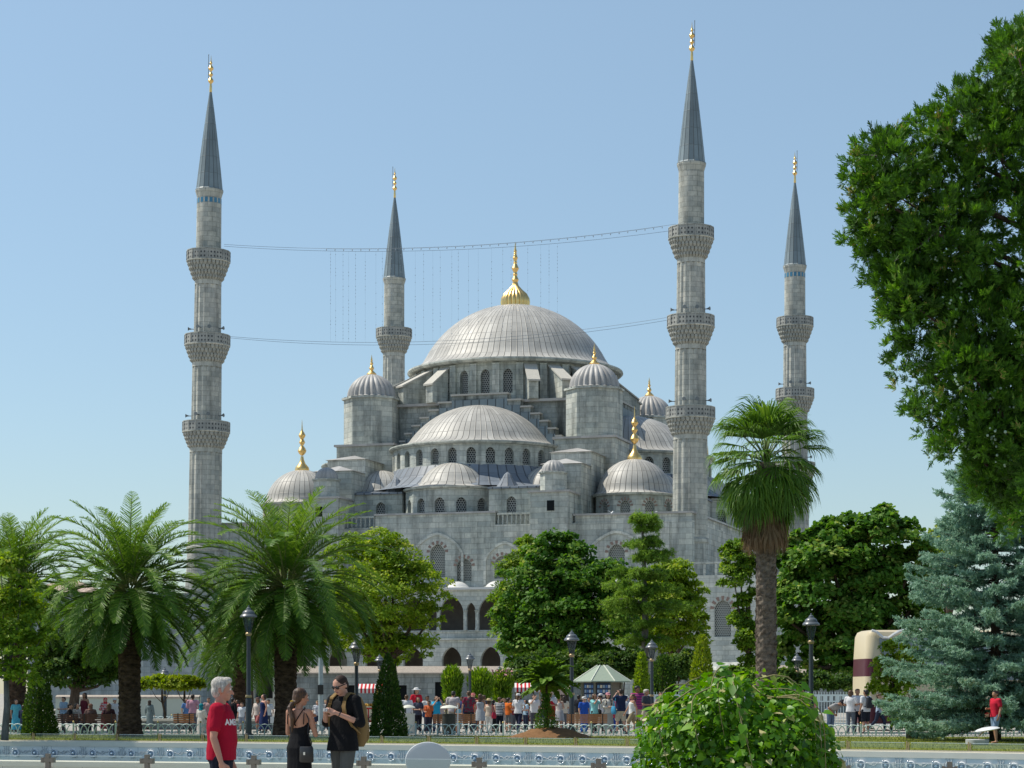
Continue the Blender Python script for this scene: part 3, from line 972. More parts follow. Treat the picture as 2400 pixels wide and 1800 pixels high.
P = [along(top1, 705 + i * 18.6) - ls.location - Vector((0, 0, .05)) for i in range(40)]
mb.tube(P, 0.012, 3, cap=False)
for p in P: mb.ball(p - Vector((0, 0, .1)), 0.06, 5, 3, (1, 1, 2), mi=1)
mb.build("light_strand", [CABLE, BULB], ls)
# ================================================================== GROUND, POOL
def far_y(x): return 71 + (x + 17) * (-14.7 / 30.4) + 1.3 * (1 - ((x + 1.8) / 15.2) ** 2)
def near_y(x): return 35.5 - 0.3 * x
def paving(name, c, s=1.0):
    t = NT(name, 0.85, 0.15)
    ob = t.coord()
    br = t.n("TexBrick"); br.inputs["Scale"].default_value = s
    br.inputs["Brick Width"].default_value = 0.8; br.inputs["Row Height"].default_value = 0.4; br.inputs["Mortar Size"].default_value = 0.012
    br.inputs["Color1"].default_value = (*[x * 0.88 for x in c], 1); br.inputs["Color2"].default_value = (*[x * 1.06 for x in c], 1); br.inputs["Mortar"].default_value = (*[x * 0.6 for x in c], 1)
    t.l(ob, br.inputs["Vector"])
    n1 = t.noise(ob, 0.5, 6)
    t.color(t.mix(0.6, br.outputs[0], t.mix(1.0, br.outputs[0], t.ramp(n1, [(0.3, 0.7), (0.7, 1.1)]), 'MULTIPLY')))
    return t.m
PAVE = paving("granite_paving", (0.40, 0.38, 0.34))
def strip(name, top, bot, z, m, x0=-40, x1=30, n=70, kind="structure", label=None):
    mb = MB()
    xs = [x0 + (x1 - x0) * i / n for i in range(n + 1)]
    vs = [(x, bot(x), z) for x in xs] + [(x, top(x), z) for x in xs]
    mb.add(vs, [(i, i + 1, n + 2 + i, n + 1 + i) for i in range(n)])
    return tag(mb.build(name, m), label, None, None, kind)
# one ground sheet with the basin cut out
mb = MB()
xs = [-40 + 70 * i / 70 for i in range(71)]
n = 70
def band(f0, f1):
    vs = [(x, f0(x), 0) for x in xs] + [(x, f1(x), 0) for x in xs]
    mb.add(vs, [(i, i + 1, n + 2 + i, n + 1 + i) for i in range(n)])
band(lambda x: -80, lambda x: near_y(x) - 0.1)
band(lambda x: far_y(x) + 0.35, lambda x: 140)
mb.add([(-4000, -80, 0), (-40, -80, 0), (-40, 140, 0), (-4000, 140, 0)], [(0, 1, 2, 3)])
mb.add([(30, -80, 0), (4000, -80, 0), (4000, 140, 0), (30, 140, 0)], [(0, 1, 2, 3)])
mb.add([(-4000, 140, 0), (4000, 140, 0), (4000, 9000, 0), (-4000, 9000, 0)], [(0, 1, 2, 3)])
tag(mb.build("ground", PAVE), kind="structure")
# lawn
def lawn_mat():
    t = NT("lawn", 0.9, 0.1)
    ob = t.coord()
    a = t.noise(ob, 0.35, 5); b = t.noise(ob, 14, 6, 0.8)
    c = t.ramp(t.math('ADD', t.math('MULTIPLY', a, 0.6), t.math('MULTIPLY', b, 0.4)), [(0.3, (0.08, 0.11, 0.016)), (0.52, (0.16, 0.185, 0.03)), (0.75, (0.26, 0.25, 0.08))])
    t.color(c); t.bump(b, 0.8, 0.05)
    return t.m
def fence_y(x): return 77.2 - 0.108 * x
strip("lawn", lambda x: fence_y(x) + 0.5, lambda x: far_y(x) + 0.45, 0.004, lawn_mat())
gm = leafmat("grass_blades", [(0, (0.08, 0.12, 0.016)), (0.6, (0.18, 0.22, 0.035)), (1, (0.32, 0.31, 0.11))], 0.3)
N = 26000
px = RNG.uniform(-20, 20, N); py = np.array([RNG.uniform(far_y(x) + 0.5, fence_y(x) + 0.3) for x in px])
pos = np.stack([px, py, np.zeros(N) + 0.004], 1)
ax = unit(np.stack([RNG.normal(0, .35, N), RNG.normal(0, .35, N), np.ones(N)], 1))
V, Fq, R = scatter(BLADE_V, LEAF_F, pos, ax, rand_dirs(N), RNG.uniform(.01, .02, N), RNG.uniform(.03, .07, N), RNG.random(N))
tag(link("grass", np_mesh("grass", V, Fq, gm, R)), kind="stuff")

pool = thing("fountain_pool", "wide shallow pale marble fountain pool with round lamps along its far wall", "pool", (0, 50, 0))
def marble():
    t = NT("grey_white_marble", 0.8, 0.1)
    ob = t.coord()
    a = t.noise(ob, 0.8, 8, 0.7); b = t.noise(t.scale(ob, (1, 1, 3)), 5, 6, 0.7)
    c = t.ramp(t.math('ADD', t.math('MULTIPLY', a, 0.65), t.math('MULTIPLY', b, 0.35)), [(0.3, (0.66, 0.665, 0.645)), (0.55, (0.77, 0.765, 0.725)), (0.8, (0.83, 0.815, 0.765))])
    sx = t.n("SeparateXYZ"); t.l(ob, sx.inputs[0])
    j = t.math('ABSOLUTE', t.math('SUBTRACT', t.math('FRACT', t.math('DIVIDE', sx.outputs[0], 1.52)), 0.5))
    t.color(t.mix(t.math('MULTIPLY', t.math('MULTIPLY', t.math('SUBTRACT', j, 0.49), 150, clamp=True), 0.5), c, (0.25, 0.27, 0.3)))
    return t.m
MARBLE = marble()
COPING = plain("cream_coping_stone", (0.70, 0.65, 0.54), 0.75, 0.15, var=0.12, scale=2)
def wallstrip(mb, f, za, zb, back=False):
    vs = [(x, f(x) - 50, za) for x in xs] + [(x, f(x) - 50, zb) for x in xs]
    fs = [(i, i + 1, n + 2 + i, n + 1 + i) for i in range(n)]
    mb.add(vs, [tuple(reversed(q)) for q in fs] if back else fs)
def flat(mb, f, g, z):
    vs = [(x, f(x) - 50, z) for x in xs] + [(x, g(x) - 50, z) for x in xs]
    mb.add(vs, [(i, i + 1, n + 2 + i, n + 1 + i) for i in range(n)])
mb = MB(); wallstrip(mb, lambda x: far_y(x), -0.95, -0.2); mb.build("far_wall", MARBLE, pool)
mb = MB()
wallstrip(mb, lambda x: far_y(x) - 0.03, -0.2, -0.04); flat(mb, lambda x: far_y(x) - 0.03, lambda x: far_y(x) + 0.36, -0.04); flat(mb, lambda x: far_y(x) + 0.02, lambda x: far_y(x) - 0.03, -0.2)
wallstrip(mb, lambda x: far_y(x) + 0.36, -0.04, 0.0)
mb.build("far_coping", COPING, pool)
mb = MB()
wallstrip(mb, lambda x: near_y(x) - 0.05, 0, 0.27); wallstrip(mb, lambda x: near_y(x) + 0.45, -0.95, 0.27, True)
mb.build("near_wall", MARBLE, pool)
mb = MB()
wallstrip(mb, lambda x: near_y(x) - 0.12, 0.25, 0.34); flat(mb, lambda x: near_y(x) - 0.12, lambda x: near_y(x) + 0.52, 0.34); wallstrip(mb, lambda x: near_y(x) + 0.52, 0.25, 0.34, True)
mb.build("near_coping", COPING, pool)
mb = MB(); flat(mb, lambda x: near_y(x) + 0.4, lambda x: far_y(x) + 0.1, -0.95); mb.build("pool_floor", plain("pool_floor_tile", (0.3, 0.42, 0.5), 0.6), pool)
wm = NT("pool_water", 0.06, 0.5)
wm.color((0.10, 0.20, 0.26)); wm.b.inputs["Alpha"].default_value = 0.75
wm.bump(wm.noise(wm.scale(wm.coord(), (1, 1.5, 1)), 3, 3), 0.25, 0.05)
tag(strip("water", lambda x: far_y(x) - 0.002, lambda x: near_y(x) + 0.455, -0.78, wm.m), kind="structure")
# lamps and carved flowers along the far wall
WHITE = plain("white_enamel", (0.72, 0.73, 0.74), 0.35, 0.4, var=0.08)
LENS = plain("blue_grey_lens", (0.24, 0.31, 0.39), 0.1, 0.6)
CHROME = plain("polished_steel", (0.65, 0.66, 0.67), 0.2, 0.5, 1.0, 0.1)
CARVE = plain("carved_grey_line", (0.54, 0.55, 0.55), 0.8, 0.1)
lampm = MB()
My = Matrix.Rotation(pi / 2, 4, 'X')
def ringprof(mb, pr, nn=18, M=My, mi=0): mb.lathe(pr, nn, M=M, mi=mi)
ringprof(lampm, [(0.135, 0.0), (0.14, 0.05), (0.12, 0.075), (0.095, 0.06), (0.09, 0.03)])
ringprof(lampm, [(0.088, 0.03), (0.06, 0.05), (0.045, 0.055)], mi=1)
ringprof(lampm, [(0.045, 0.056), (0.04, 0.085), (0.001, 0.095)], 10, mi=2)
lampm.ball((0.09, -0.06, -0.10), 0.045, 8, 6, mi=2)
lampm.ball((-0.09, -0.05, 0.11), 0.035, 8, 6, mi=2)
lamp_me = lampm.mesh("wall_lamp", [WHITE, LENS, CHROME], 40)
tul = MB()
for s in (-1, 0, 1):
    tul.tube([(s * 0.02, -0.012, -0.16), (s * 0.09, -0.012, 0.0), (s * 0.06, -0.012, 0.1), (s * 0.1, -0.012, 0.2)], [0.01, 0.02, 0.017, 0.008], 4)
    tul.tube([(s * 0.05, -0.012, -0.1), (s * 0.14, -0.012, -0.02), (s * 0.13, -0.012, 0.08)], [0.01, 0.017, 0.008], 4)
tul_me = tul.mesh("carved_tulip", CARVE)
wav = MB()
wav.tube([(-0.3 + 0.02 * i, -0.012, -0.02 + 0.06 * sin(i * 0.32) + (0.05 if 10 < i < 22 else 0)) for i in range(31)], 0.015, 4)
wav.tube([(0.07 * cos(i * .5) * (1 - i / 18), -0.012, 0.0 + 0.07 * sin(i * .5) * (1 - i / 18)) for i in range(16)], 0.012, 4)
wav_me = wav.mesh("carved_wave", CARVE)
x = -22.0; i = 0
while x < 17:
    ang = math.atan2(far_y(x + .1) - far_y(x - .1), .2)
    o = link("wall_lamp", lamp_me, pool, (x, far_y(x) - 50 - 0.002, -0.42)); o.rotation_euler = (0, 0, ang)
    xm = x + 0.35 * cos(ang)
    me = tul_me if i % 2 else wav_me
    o = link("carved_tulip" if i % 2 else "carved_wave", me, pool, (xm, far_y(xm) - 50, -0.40)); o.rotation_euler = (0, 0, ang)
    x += 0.72 * cos(ang); i += 1

# ---------- glass fences
def glassmat():
    t = NT("fence_glass", 0.05, 0.5)
    tr = t.n("BsdfTransparent"); tr.inputs[0].default_value = (0.90, 0.95, 0.93, 1)
    gl = t.n("BsdfGlossy"); gl.inputs["Roughness"].default_value = 0.05; gl.inputs[0].default_value = (0.9, 0.97, 0.95, 1)
    df = t.n("BsdfDiffuse"); df.inputs[0].default_value = (0.55, 0.68, 0.64, 1)
    m1 = t.n("MixShader"); m1.inputs[0].default_value = 0.14; t.l(tr.outputs[0], m1.inputs[1]); t.l(df.outputs[0], m1.inputs[2])
    m2 = t.n("MixShader"); m2.inputs[0].default_value = 0.05; t.l(m1.outputs[0], m2.inputs[1]); t.l(gl.outputs[0], m2.inputs[2])
    t.l(m2.outputs[0], t.t.nodes["Material Output"].inputs[0])
    return t.m
GLASS = glassmat()
GEDGE = plain("glass_edge", (0.62, 0.70, 0.70), 0.3, 0.5, var=0.1)
STEEL = plain("brushed_steel", (0.21, 0.185, 0.155), 0.45, 0.5, 0.6, 0.2)
BRASS = plain("weathered_brass", (0.40, 0.30, 0.17), 0.5, 0.4, 0.4, 0.3)
def glass_fence(name, label, pts, ztop, z0, post_w, post_top, pm, clampz=None, group=None):
    root = thing(name, label, "glass fence", (pts[0][0], pts[0][1], 0))
    o = Vector(root.location)
    for i, p in enumerate(pts):
        d = Vector(pts[min(i + 1, len(pts) - 1)]) - Vector(pts[max(i - 1, 0)])
        M = Matrix.Translation((p[0] - o.x, p[1] - o.y, 0)) @ Matrix.Rotation(math.atan2(d.y, d.x), 4, 'Z')
        mb = MB()
        if clampz:
            mb.box(-post_w / 2, post_w / 2, -post_w / 2, post_w / 2, z0, post_top, M)
            mb.box(-0.11, 0.11, -0.05, 0.05, clampz - 0.03, clampz + 0.03, M)
            for s in (-1, 1): mb.box(s * .095 - .02, s * .095 + .02, -0.055, 0.055, clampz - .045, clampz + .045, M)
        else:
            for s in (-1, 1): mb.box(s * post_w * .55 - post_w * .3, s * post_w * .55 + post_w * .3, -post_w * .3, post_w * .3, z0, post_top - 0.03 * (s > 0), M)
            mb.box(-post_w, post_w, -post_w * .5, post_w * .5, z0, z0 + 0.04, M)
        mb.build("post", pm, root)
    for a, b in zip(pts[:-1], pts[1:]):
        a = Vector((*a, 0)) - Vector((o.x, o.y, 0)); b = Vector((*b, 0)) - Vector((o.x, o.y, 0))
        d = (b - a); L = d.length; d.normalize()
        M = Matrix.Translation(a) @ Matrix.Rotation(math.atan2(d.y, d.x), 4, 'Z')
        mb = MB(); mb.add([M @ Vector(q) for q in ((0.09, 0, z0 + 0.05), (L - 0.09, 0, z0 + 0.05), (L - 0.09, 0, ztop), (0.09, 0, ztop))], [(0, 1, 2, 3)])
        pane = mb.build("glass_pane", GLASS, root)
        mb = MB(); mb.box(0.09, L - 0.09, -0.005, 0.005, ztop + 0.001, ztop + 0.012, M); mb.build("pane_edge", GEDGE, pane)
pts = [(x, near_y(x) - 1.1) for x in (-11.7, -9.85, -8.0, -6.2, -4.32, -2.44, -0.53, 1.38, 3.25, 5.1, 6.65, 8.5)]
glass_fence("glass_fence", "near glass fence with square steel posts and cross clamps at the pool rim", pts, 0.47, 0.003, 0.075, 0.51, STEEL, 0.40)
pts = []
x = -20.5
while x < 18:
    pts.append((x, far_y(x) + 0.7)); x += 1.66 * 0.9
glass_fence("glass_fence", "far low glass fence with small brass posts along the lawn edge", pts, 0.19, 0.004, 0.05, 0.24, BRASS)

# grey oval panel on a stand behind the near glass
r = thing("oval_panel", "flat smooth pale grey oval panel standing at the pool rim behind the glass", "panel", (wx(924.5, 35.15), 35.15, 0))
mb = MB(); mb.lathe([(0.001, -0.05), (0.30, -0.045), (0.365, -0.02), (0.375, 0.0), (0.365, 0.02), (0.30, 0.035), (0.001, 0.04)], 48, M=Matrix.Translation((0, 0, 0.44)) @ Matrix.Scale(0.83, 4, (0, 0, 1)) @ My)
mb.build("disc", plain("matt_grey_paint", (0.52, 0.55, 0.57), 0.7, 0.2, var=0.03), r, smooth=40)
mb = MB(); mb.lathe([(0.2, 0.003), (0.2, 0.03), (0.04, 0.05), (0.035, 0.2)], 16); mb.build("stand", STEEL, r)

# ================================================================== FENCES AND FURNITURE
PALE = plain("pale_aqua_paint", (0.62, 0.73, 0.73), 0.5, 0.3, var=0.12)
GOLDP = plain("gold_paint", (0.55, 0.42, 0.16), 0.4, 0.5, 0.5)
low = thing("low_fence", "pale aqua low fence of interlaced iron hoops with gold ball posts along the lawn", "fence", (0, 77.2, 0))
pitch = 1.6
panel = MB()
for i in range(-1, 6):
    w_ = 0.52; x0_ = i * 0.27
    a = []
    for j in range(11):
        u = x0_ + w_ * 0.5 - w_ * 0.5 * cos(pi * j / 10)
        z = 0.06 + 0.36 * sin(pi * j / 10) ** 0.75
        if 0.02 <= u <= pitch - 0.06: a.append((u, 0, z))
    if len(a) > 2: panel.tube(a, 0.019, 5)
for j in range(6):
    cx0 = 0.15 + j * 0.255
    panel.tube([(cx0 + 0.05 * cos(q * .7) * (1 - q / 14), 0, 0.12 + 0.055 * sin(q * .7) * (1 - q / 14)) for q in range(12)], 0.014, 4)
panel.box(0.03, pitch - 0.03, -0.014, 0.014, 0.035, 0.06)
panel_me = panel.mesh("hoop_panel", PALE)
post = MB(); post.box(-0.03, 0.03, -0.03, 0.03, 0.004, 0.46); post_me = post.mesh("post", PALE)
pb = MB(); pb.ball((0, 0, 0.495), 0.04, 8, 6); pb_me = pb.mesh("ball", GOLDP, True)
x = -21.0
ang = math.atan(-0.108)
while x < 19.5:
    o = link("hoop_panel", panel_me, low, (x, -0.108 * x, 0)); o.rotation_euler = (0, 0, ang)
    o = link("post", post_me, low, (x, -0.108 * x, 0)); link("ball", pb_me, o)
    x += pitch * cos(ang)
low2 = thing("low_fence", "second pale hoop fence in the distance under the flat-topped trees", "fence", (wx(300, 104), 104, 0))
for k in range(7):
    o = link("hoop_panel", panel_me, low2, (k * 1.6, 0, 0)); o = link("post", post_me, low2, (k * 1.6, 0, 0)); link("ball", pb_me, o)

pk = thing("picket_fence", "tall white iron picket fence with a dotted band behind the foliage at right", "fence", (wx(1395, 101), 101, 0))
mbp = MB()
for k in range(int(13 / 0.13)):
    mbp.box(k * 0.13 - .012, k * 0.13 + .012, -.012, .012, 0.02, 1.62)
mbp.build("pickets", PALE, pk)
mbp = MB(); mbp.box(0, 13, -.02, .02, 1.42, 1.5); mbp.box(0, 13, -.02, .02, 1.14, 1.2); mbp.box(0, 13, -.02, .02, 0.1, 0.16)
for k in range(43): mbp.box(k * .3, k * .3 + .17, -.015, .015, 1.2, 1.42)
mbp.build("rails", PALE, pk)
for k in range(6):
    mbp = MB(); mbp.box(k * 2.6 - .05, k * 2.6 + .05, -.05, .05, 0, 1.65); mbp.build("post", PALE, pk)

# precinct wall
CAPST = plain("speckled_tile_coping", (0.42, 0.36, 0.30), 0.9, 0.1, var=0.5, scale=9)
PW = stone("dark_precinct_stone", (0.36, 0.38, 0.37), 1.2, 0.5, 0.6)
def long_wall(name, label, x0, x1, Y, h, ch, m, openings=(), over=0.35):
    r = thing(name, label, "wall", ((x0 + x1) / 2, Y, 0))
    o = (x0 + x1) / 2
    mb = MB(); cur = x0; sheets = []
    for (xc, wd, z0_, z1_) in sorted(openings):
        bay(mb, (cur - o, 0, 0), (1, 0, 0), (0, -1, 0), xc - wd - cur, 0, h, None, u0=cur)
        s = bay(mb, (xc - wd - o, 0, 0), (1, 0, 0), (0, -1, 0), wd * 2, 0, h, (wd, z0_, wd, z1_, 0.02), 0.3, u0=xc)
        sheets.append(s); cur = xc + wd
    bay(mb, (cur - o, 0, 0), (1, 0, 0), (0, -1, 0), x1 - cur, 0, h, None, u0=cur)
    mb.box(x0 - o, x1 - o, 0.45, 0.8, 0, h - .002)
    b = mb.build("masonry", m, r)
    for s in sheets: add_window(s, b, DARK)
    mb = MB()
    a, c = x0 - o, x1 - o
    mb.add([(a, -over, h), (c, -over, h), (c, 1.15, h), (a, 1.15, h), (a, .4, h + ch), (c, .4, h + ch), (a, -over, h - .1), (c, -over, h - .1)],
           [(0, 1, 5, 4), (2, 3, 4, 5), (6, 7, 1, 0), (0, 4, 3), (1, 2, 5), (7, 6, 3, 2)])
    mb.build("coping", CAPST, r)
    return r
Yw = 196.0
long_wall("precinct_wall", "long grey stone wall with sunlit tile coping below the mosque gallery", wx(640, Yw), wx(1330, Yw), Yw, 3.45, 0.6, PW,
          [(wx(955, Yw), 1.3, 0, 2.6), (wx(1045, Yw), 1.2, 0.6, 2.5), (wx(868, Yw), 0.9, 0.7, 2.3), (wx(760, Yw), 0.9, 0.7, 2.3)])
long_wall("precinct_wall", "grey stone wall with pale coping glimpsed under the big chestnut tree at right", wx(1560, 170), wx(2300, 170), 170.0, 3.2, 0.6, PW)
long_wall("garden_wall", "plain pale green plastered wall behind the flat-topped trees", wx(120, 128), wx(430, 128), 128.0, 1.35, 0.1, plain("pale_green_plaster", (0.44, 0.48, 0.42), 0.9, 0.1, var=0.12, scale=0.8), over=0.05)
# buildings behind the palms
bl = thing("stone_building", "tall blue-grey stone outbuilding half hidden behind the shaggy palms, with a low pinkish roof", "building", (wx(250, 214), 214, 0))
x0, x1 = wx(60, 214) - bl.location.x, wx(470, 214) - bl.location.x
mb = MB(); mb.box(x0, x1, 0, 16, 0, 11.6); mb.build("wall", stone("blue_grey_stone", (0.42, 0.46, 0.47), 1.4, 0.6, 0.5), bl)
mb = MB()
a, b_ = x0 - 0.4, wx(205, 214) - bl.location.x
mb.add([(a, -.5, 11.7), (b_, -.5, 11.7), (b_, 16, 11.7), (a, 16, 11.7), (a + 2, 7, 13.2), (b_ - 3, 7, 13.2)], [(0, 1, 5, 4), (1, 2, 5), (2, 3, 4, 5), (3, 0, 4), (3, 2, 1, 0)])
mb.build("roof", plain("pinkish_roof_tile", (0.46, 0.36, 0.30), 0.9, 0.1, var=0.2, scale=3), bl)

# planter ledge
pl = thing("planter_ledge", "long low cream stone ledge behind the hoop fence near the red-shirted man", "ledge", (wx(450, 91), 91, 0))
mb = MB(); mb.box(-3.4, 4.6, 0, .5, 0.004, 0.36); mb.build("base", PW, pl)
mb = MB(); mb.box(-3.5, 4.7, -.08, .58, 0.363, 0.46); mb.build("top", COPING, pl)

# benches
WOOD = plain("orange_varnished_wood", (0.34, 0.155, 0.065), 0.45, 0.3, var=0.3, scale=9)
WOODD = plain("dark_brown_wood", (0.075, 0.035, 0.022), 0.5, 0.3, var=0.3, scale=9)
WOODL = plain("pale_varnished_wood", (0.46, 0.27, 0.15), 0.45, 0.3, var=0.3, scale=9)
IRON = plain("black_iron", (0.022, 0.024, 0.026), 0.45, 0.4, var=0.3)
def bench(vx, Y, wd, m, label, rz=0):
    r = thing("park_bench", label, "bench", (wx(vx, Y), Y, 0), rz, "wooden benches behind the hoop fence")
    h = wd / 2
    mb = MB()
    for j in range(4): mb.box(-h, h, -.02 - .01 * j, .02 - .01 * j, .47 + j * .075, .53 + j * .075)
    mb.build("backrest", m, r)
    mb = MB()
    for j in range(4): mb.box(-h, h, .05 + j * .11, .14 + j * .11, .41, .445)
    mb.build("seat", m, r)
    for s in (-1, 1):
        x = s * (h - .18)
        mb = MB(); mb.tube([(x, -.03, .003), (x, .0, .42), (x, -.045, .78)], .025, 6); mb.tube([(x, .48, .003), (x, .44, .4), (x, .02, .40)], .025, 6)
        mb.build("leg", IRON, r)
bench(982, 81.5, 1.62, WOOD, "brown slatted bench behind the dark litter bin, seen from the back")
bench(1268, 81.3, 1.55, WOOD, "brown slatted bench by the small fern-like tree, seen from the back")
bench(2104, 81.0, 1.5, WOODL, "pale wooden bench under the blue spruce holding a grey bag")
bench(397, 82.5, 0.8, WOOD, "short orange bench left of the woman in a teal headscarf")
bench(468, 82.6, 1.3, WOODD, "dark bench under the woman in a teal headscarf")
bench(147, 82.0, 0.8, WOODD, "short dark bench by the cone hedge under the two seated friends")
bench(212, 81.6, 1.4, WOODD, "dark slatted bench against the palm trunk, crowded with seated people")
r = tag(MB().build("bag", IRON), None) if False else None
mb = MB(); mb.ball((0, 0, .09), .22, 12, 8, (1.3, .6, .45)); mb.tube([(-.15, 0, .14), (0, 0, .3), (.15, 0, .14)], .012, 5)
tag(mb.build("bag", plain("grey_canvas", (0.33, 0.35, 0.38), 0.9, 0.1), None, True, (wx(2098, 81.3), 81.3, .445)), "slumped grey bag lying on the pale bench", "bag")

# bins
def bin_(vx, Y, body, lab, lidw, pole=False):
    r = thing("litter_bin", lab, "litter bin", (wx(vx, Y), Y, 0))
    mb = MB(); mb.lathe([(.24, .003), (.26, .06), (.25, .72), (.27, .74), (.27, .78), (.2, .78)], 20); mb.build("bin_body", body, r, 40)
    mb = MB(); mb.lathe([(lidw, .98), (lidw, 1.0), (lidw * .8, 1.06), (lidw * .3, 1.1), (.01, 1.11)], 24, capb=True); mb.build("lid", plain("cream_metal", (.66, .66, .58), .5), r, 40)
    for k in range(3):
        mb = MB(); mb.tube([(.2 * cos(k * 2.1), .2 * sin(k * 2.1), .76), (.2 * cos(k * 2.1), .2 * sin(k * 2.1), .99)], .015, 5); mb.build("lid_support", IRON, r)
    if pole:
        mb = MB(); mb.tube([(.33, -.1, .003), (.33, -.1, 1.12)], .025, 6); mb.build("pole", WHITE, r)
bin_(882, 81.8, plain("pale_bin_paint", (.55, .57, .52), .6), "pale litter bin with domed lid beside the tall cone hedge", .27)
bin_(970, 80.6, plain("black_bin_paint", (.03, .035, .03), .5), "black litter bin with a cream disc lid and white pole", .33, True)

# lamps
LAMPD = plain("dark_grey_lamp_paint", (0.035, 0.042, 0.048), 0.4, 0.4, var=0.25)
HOOD = plain("grey_lamp_hood", (0.11, 0.125, 0.14), 0.35, 0.5, var=0.15)
def lampglass():
    t = NT("smoked_lamp_glass", 0.08, 0.5)
    t.color((0.05, 0.07, 0.08)); t.b.inputs["Alpha"].default_value = 0.45
    return t.m
LGL = lampglass()
def street_lamp(vx, Y, vtop, label, s=0.9):
    zt = wz(vtop, Y)
    r = thing("street_lamp", label, "street lamp", (wx(vx, Y), Y, 0), 0, "classic park street lamps")
    h = zt - 1.15 * s
    mb = MB(); mb.lathe([(.19 * s, .003), (.19 * s, .16), (.12 * s, .2), (.11 * s, 1.5 * s), (.085 * s, 1.55 * s), (.075 * s, h)], 14); mb.build("post", LAMPD, r, 40)
    mb = MB(); mb.lathe([(.08 * s, h), (.12 * s, h + .05 * s), (.12 * s, h + .1 * s), (.07 * s, h + .15 * s)], 12); mb.build("brass_collar", BRASS, r, 40)
    mb = MB(); mb.lathe([(.115 * s, 1.56 * s), (.13 * s, 1.6 * s), (.115 * s, 1.66 * s)], 12)
    mb.build("brass_collar", BRASS, r, 40)
    mb = MB(); mb.lathe([(.09 * s, h + .16 * s), (.2 * s, h + .68 * s)], 8); mb.build("lantern_glass", LGL, r)
    mb = MB()
    for k in range(6):
        a = k * pi / 3 + .3
        mb.tube([(.09 * s * cos(a), .09 * s * sin(a), h + .14 * s), (.215 * s * cos(a), .215 * s * sin(a), h + .72 * s)], .014 * s, 4)
    mb.build("lantern_cage", LAMPD, r)
    mb = MB()
    mb.lathe([(.25 * s, h + .70 * s), (.325 * s, h + .71 * s), (.325 * s, h + .745 * s), (.285 * s, h + .80 * s), (.225 * s, h + .845 * s), (.235 * s, h + .86 * s), (.215 * s, h + .915 * s), (.15 * s, h + .97 * s), (.10 * s, h + .99 * s), (.085 * s, h + 1.05 * s), (.03 * s, h + 1.09 * s), (.025 * s, h + 1.15 * s), (.004, h + 1.16 * s)], 20, capb=True)
    mb.build("hood", HOOD, r, 30)
    return r
street_lamp(537, 72.2, 1308, "tall dark street lamp between the two big shaggy palms, over the red-shirted man")
street_lamp(1752, 72.0, 1325, "tall grey street lamp standing against the big chestnut tree at right")
street_lamp(770, 80.0, 1378, "dark lamp post half lost in palm fronds above the man with the backpack")
street_lamp(1015, 118, 1409, "ornate dark lamp in front of the gallery arches, over the crowd")
street_lamp(1079, 138, 1438, "small distant lamp among the oleander bushes")
street_lamp(820, 128, 1413, "slim distant lamp just left of the tall cone hedge tip")
street_lamp(1235, 86, 1361, "thick dark lamp post beside the green-roofed kiosk", 0.95)
street_lamp(1408, 100, 1381, "grey-hooded lamp in front of the drooping cedar")
street_lamp(356, 112, 1441, "distant lamp rising above the flat-topped bright green trees")
street_lamp(490, 100, 1369, "lamp hidden under the fronds of the rearmost palm")
street_lamp(1722, 112, 1411, "small lamp right of the fan palm trunk")
street_lamp(1800, 160, 1437, "tiny far lamp in the shade of the chestnut, right of the tall grey lamp")
pp = thing("utility_pole", "plain pale blue-grey utility pole behind the woman in black", "pole", (wx(693, 88), 88, 0))
mb = MB(); mb.lathe([(.14, .003), (.14, .25), (.1, .28), (.09, wz(1405, 88))], 14); mb.build("shaft", plain("pale_blue_grey_paint", (.33, .40, .42), .5), pp, 40)
mb = MB(); mb.box(-.12, .12, -.14, -.09, 1.5, 1.9); mb.build("control_box", IRON, pp)

# spot light on the lawn
sp = thing("lawn_spotlight", "white tilted saucer floodlight on a round grey base on the lawn", "floodlight", (wx(2111, 63.8), 63.8, 0.004))
mb = MB(); mb.lathe([(.30, 0), (.34, .03), (.35, .16), (.33, .17), (.01, .17)], 28); mb.build("base", plain("grey_concrete", (.42, .43, .43), .8), sp, 40)
mb = MB(); mb.tube([(.05, 0, .17), (.05, 0, .27), (.2, 0, .4)], .02, 6); mb.build("stem", BRASS, sp)
Ms = Matrix.Translation((.3, 0, .45)) @ Matrix.Rotation(radians(-9), 4, 'Y')
mb = MB(); mb.lathe([(.01, .0), (.2, -.03), (.37, -.005), (.38, .01), (.3, .055), (.15, .085), (.01, .09)], 28, M=Ms); mb.build("saucer", WHITE, sp, 40)

# kiosk
kk = thing("kiosk", "small octagonal kiosk with green pointed roof and racks of postcards", "kiosk", (wx(1300, 96), 96, 0))
def octo(r_, z, a0=pi / 8): return [(r_ * cos(a0 + k * pi / 4), r_ * sin(a0 + k * pi / 4), z) for k in range(8)]
GREENR = plain("green_roof_felt", (.28, .34, .27), .7, .2, var=.12)
mb = MB(); b = octo(1.36, 2.1) + octo(.22, 2.8) + octo(1.36, 2.05); mb.add(b, [(k, (k + 1) % 8, 8 + (k + 1) % 8, 8 + k) for k in range(8)] + [tuple(range(8, 16))] + [(16 + k, 16 + (k + 1) % 8, (k + 1) % 8, k) for k in range(8)] + [tuple(reversed(range(16, 24)))])
rf = mb.build("roof", GREENR, kk)
mb = MB()
for p, q in zip(octo(1.37, 2.1), octo(.22, 2.81)): mb.tube([p, q], .03, 5)
mb.build("roof_ribs", plain("pale_green_trim", (.60, .62, .52), .5), rf)
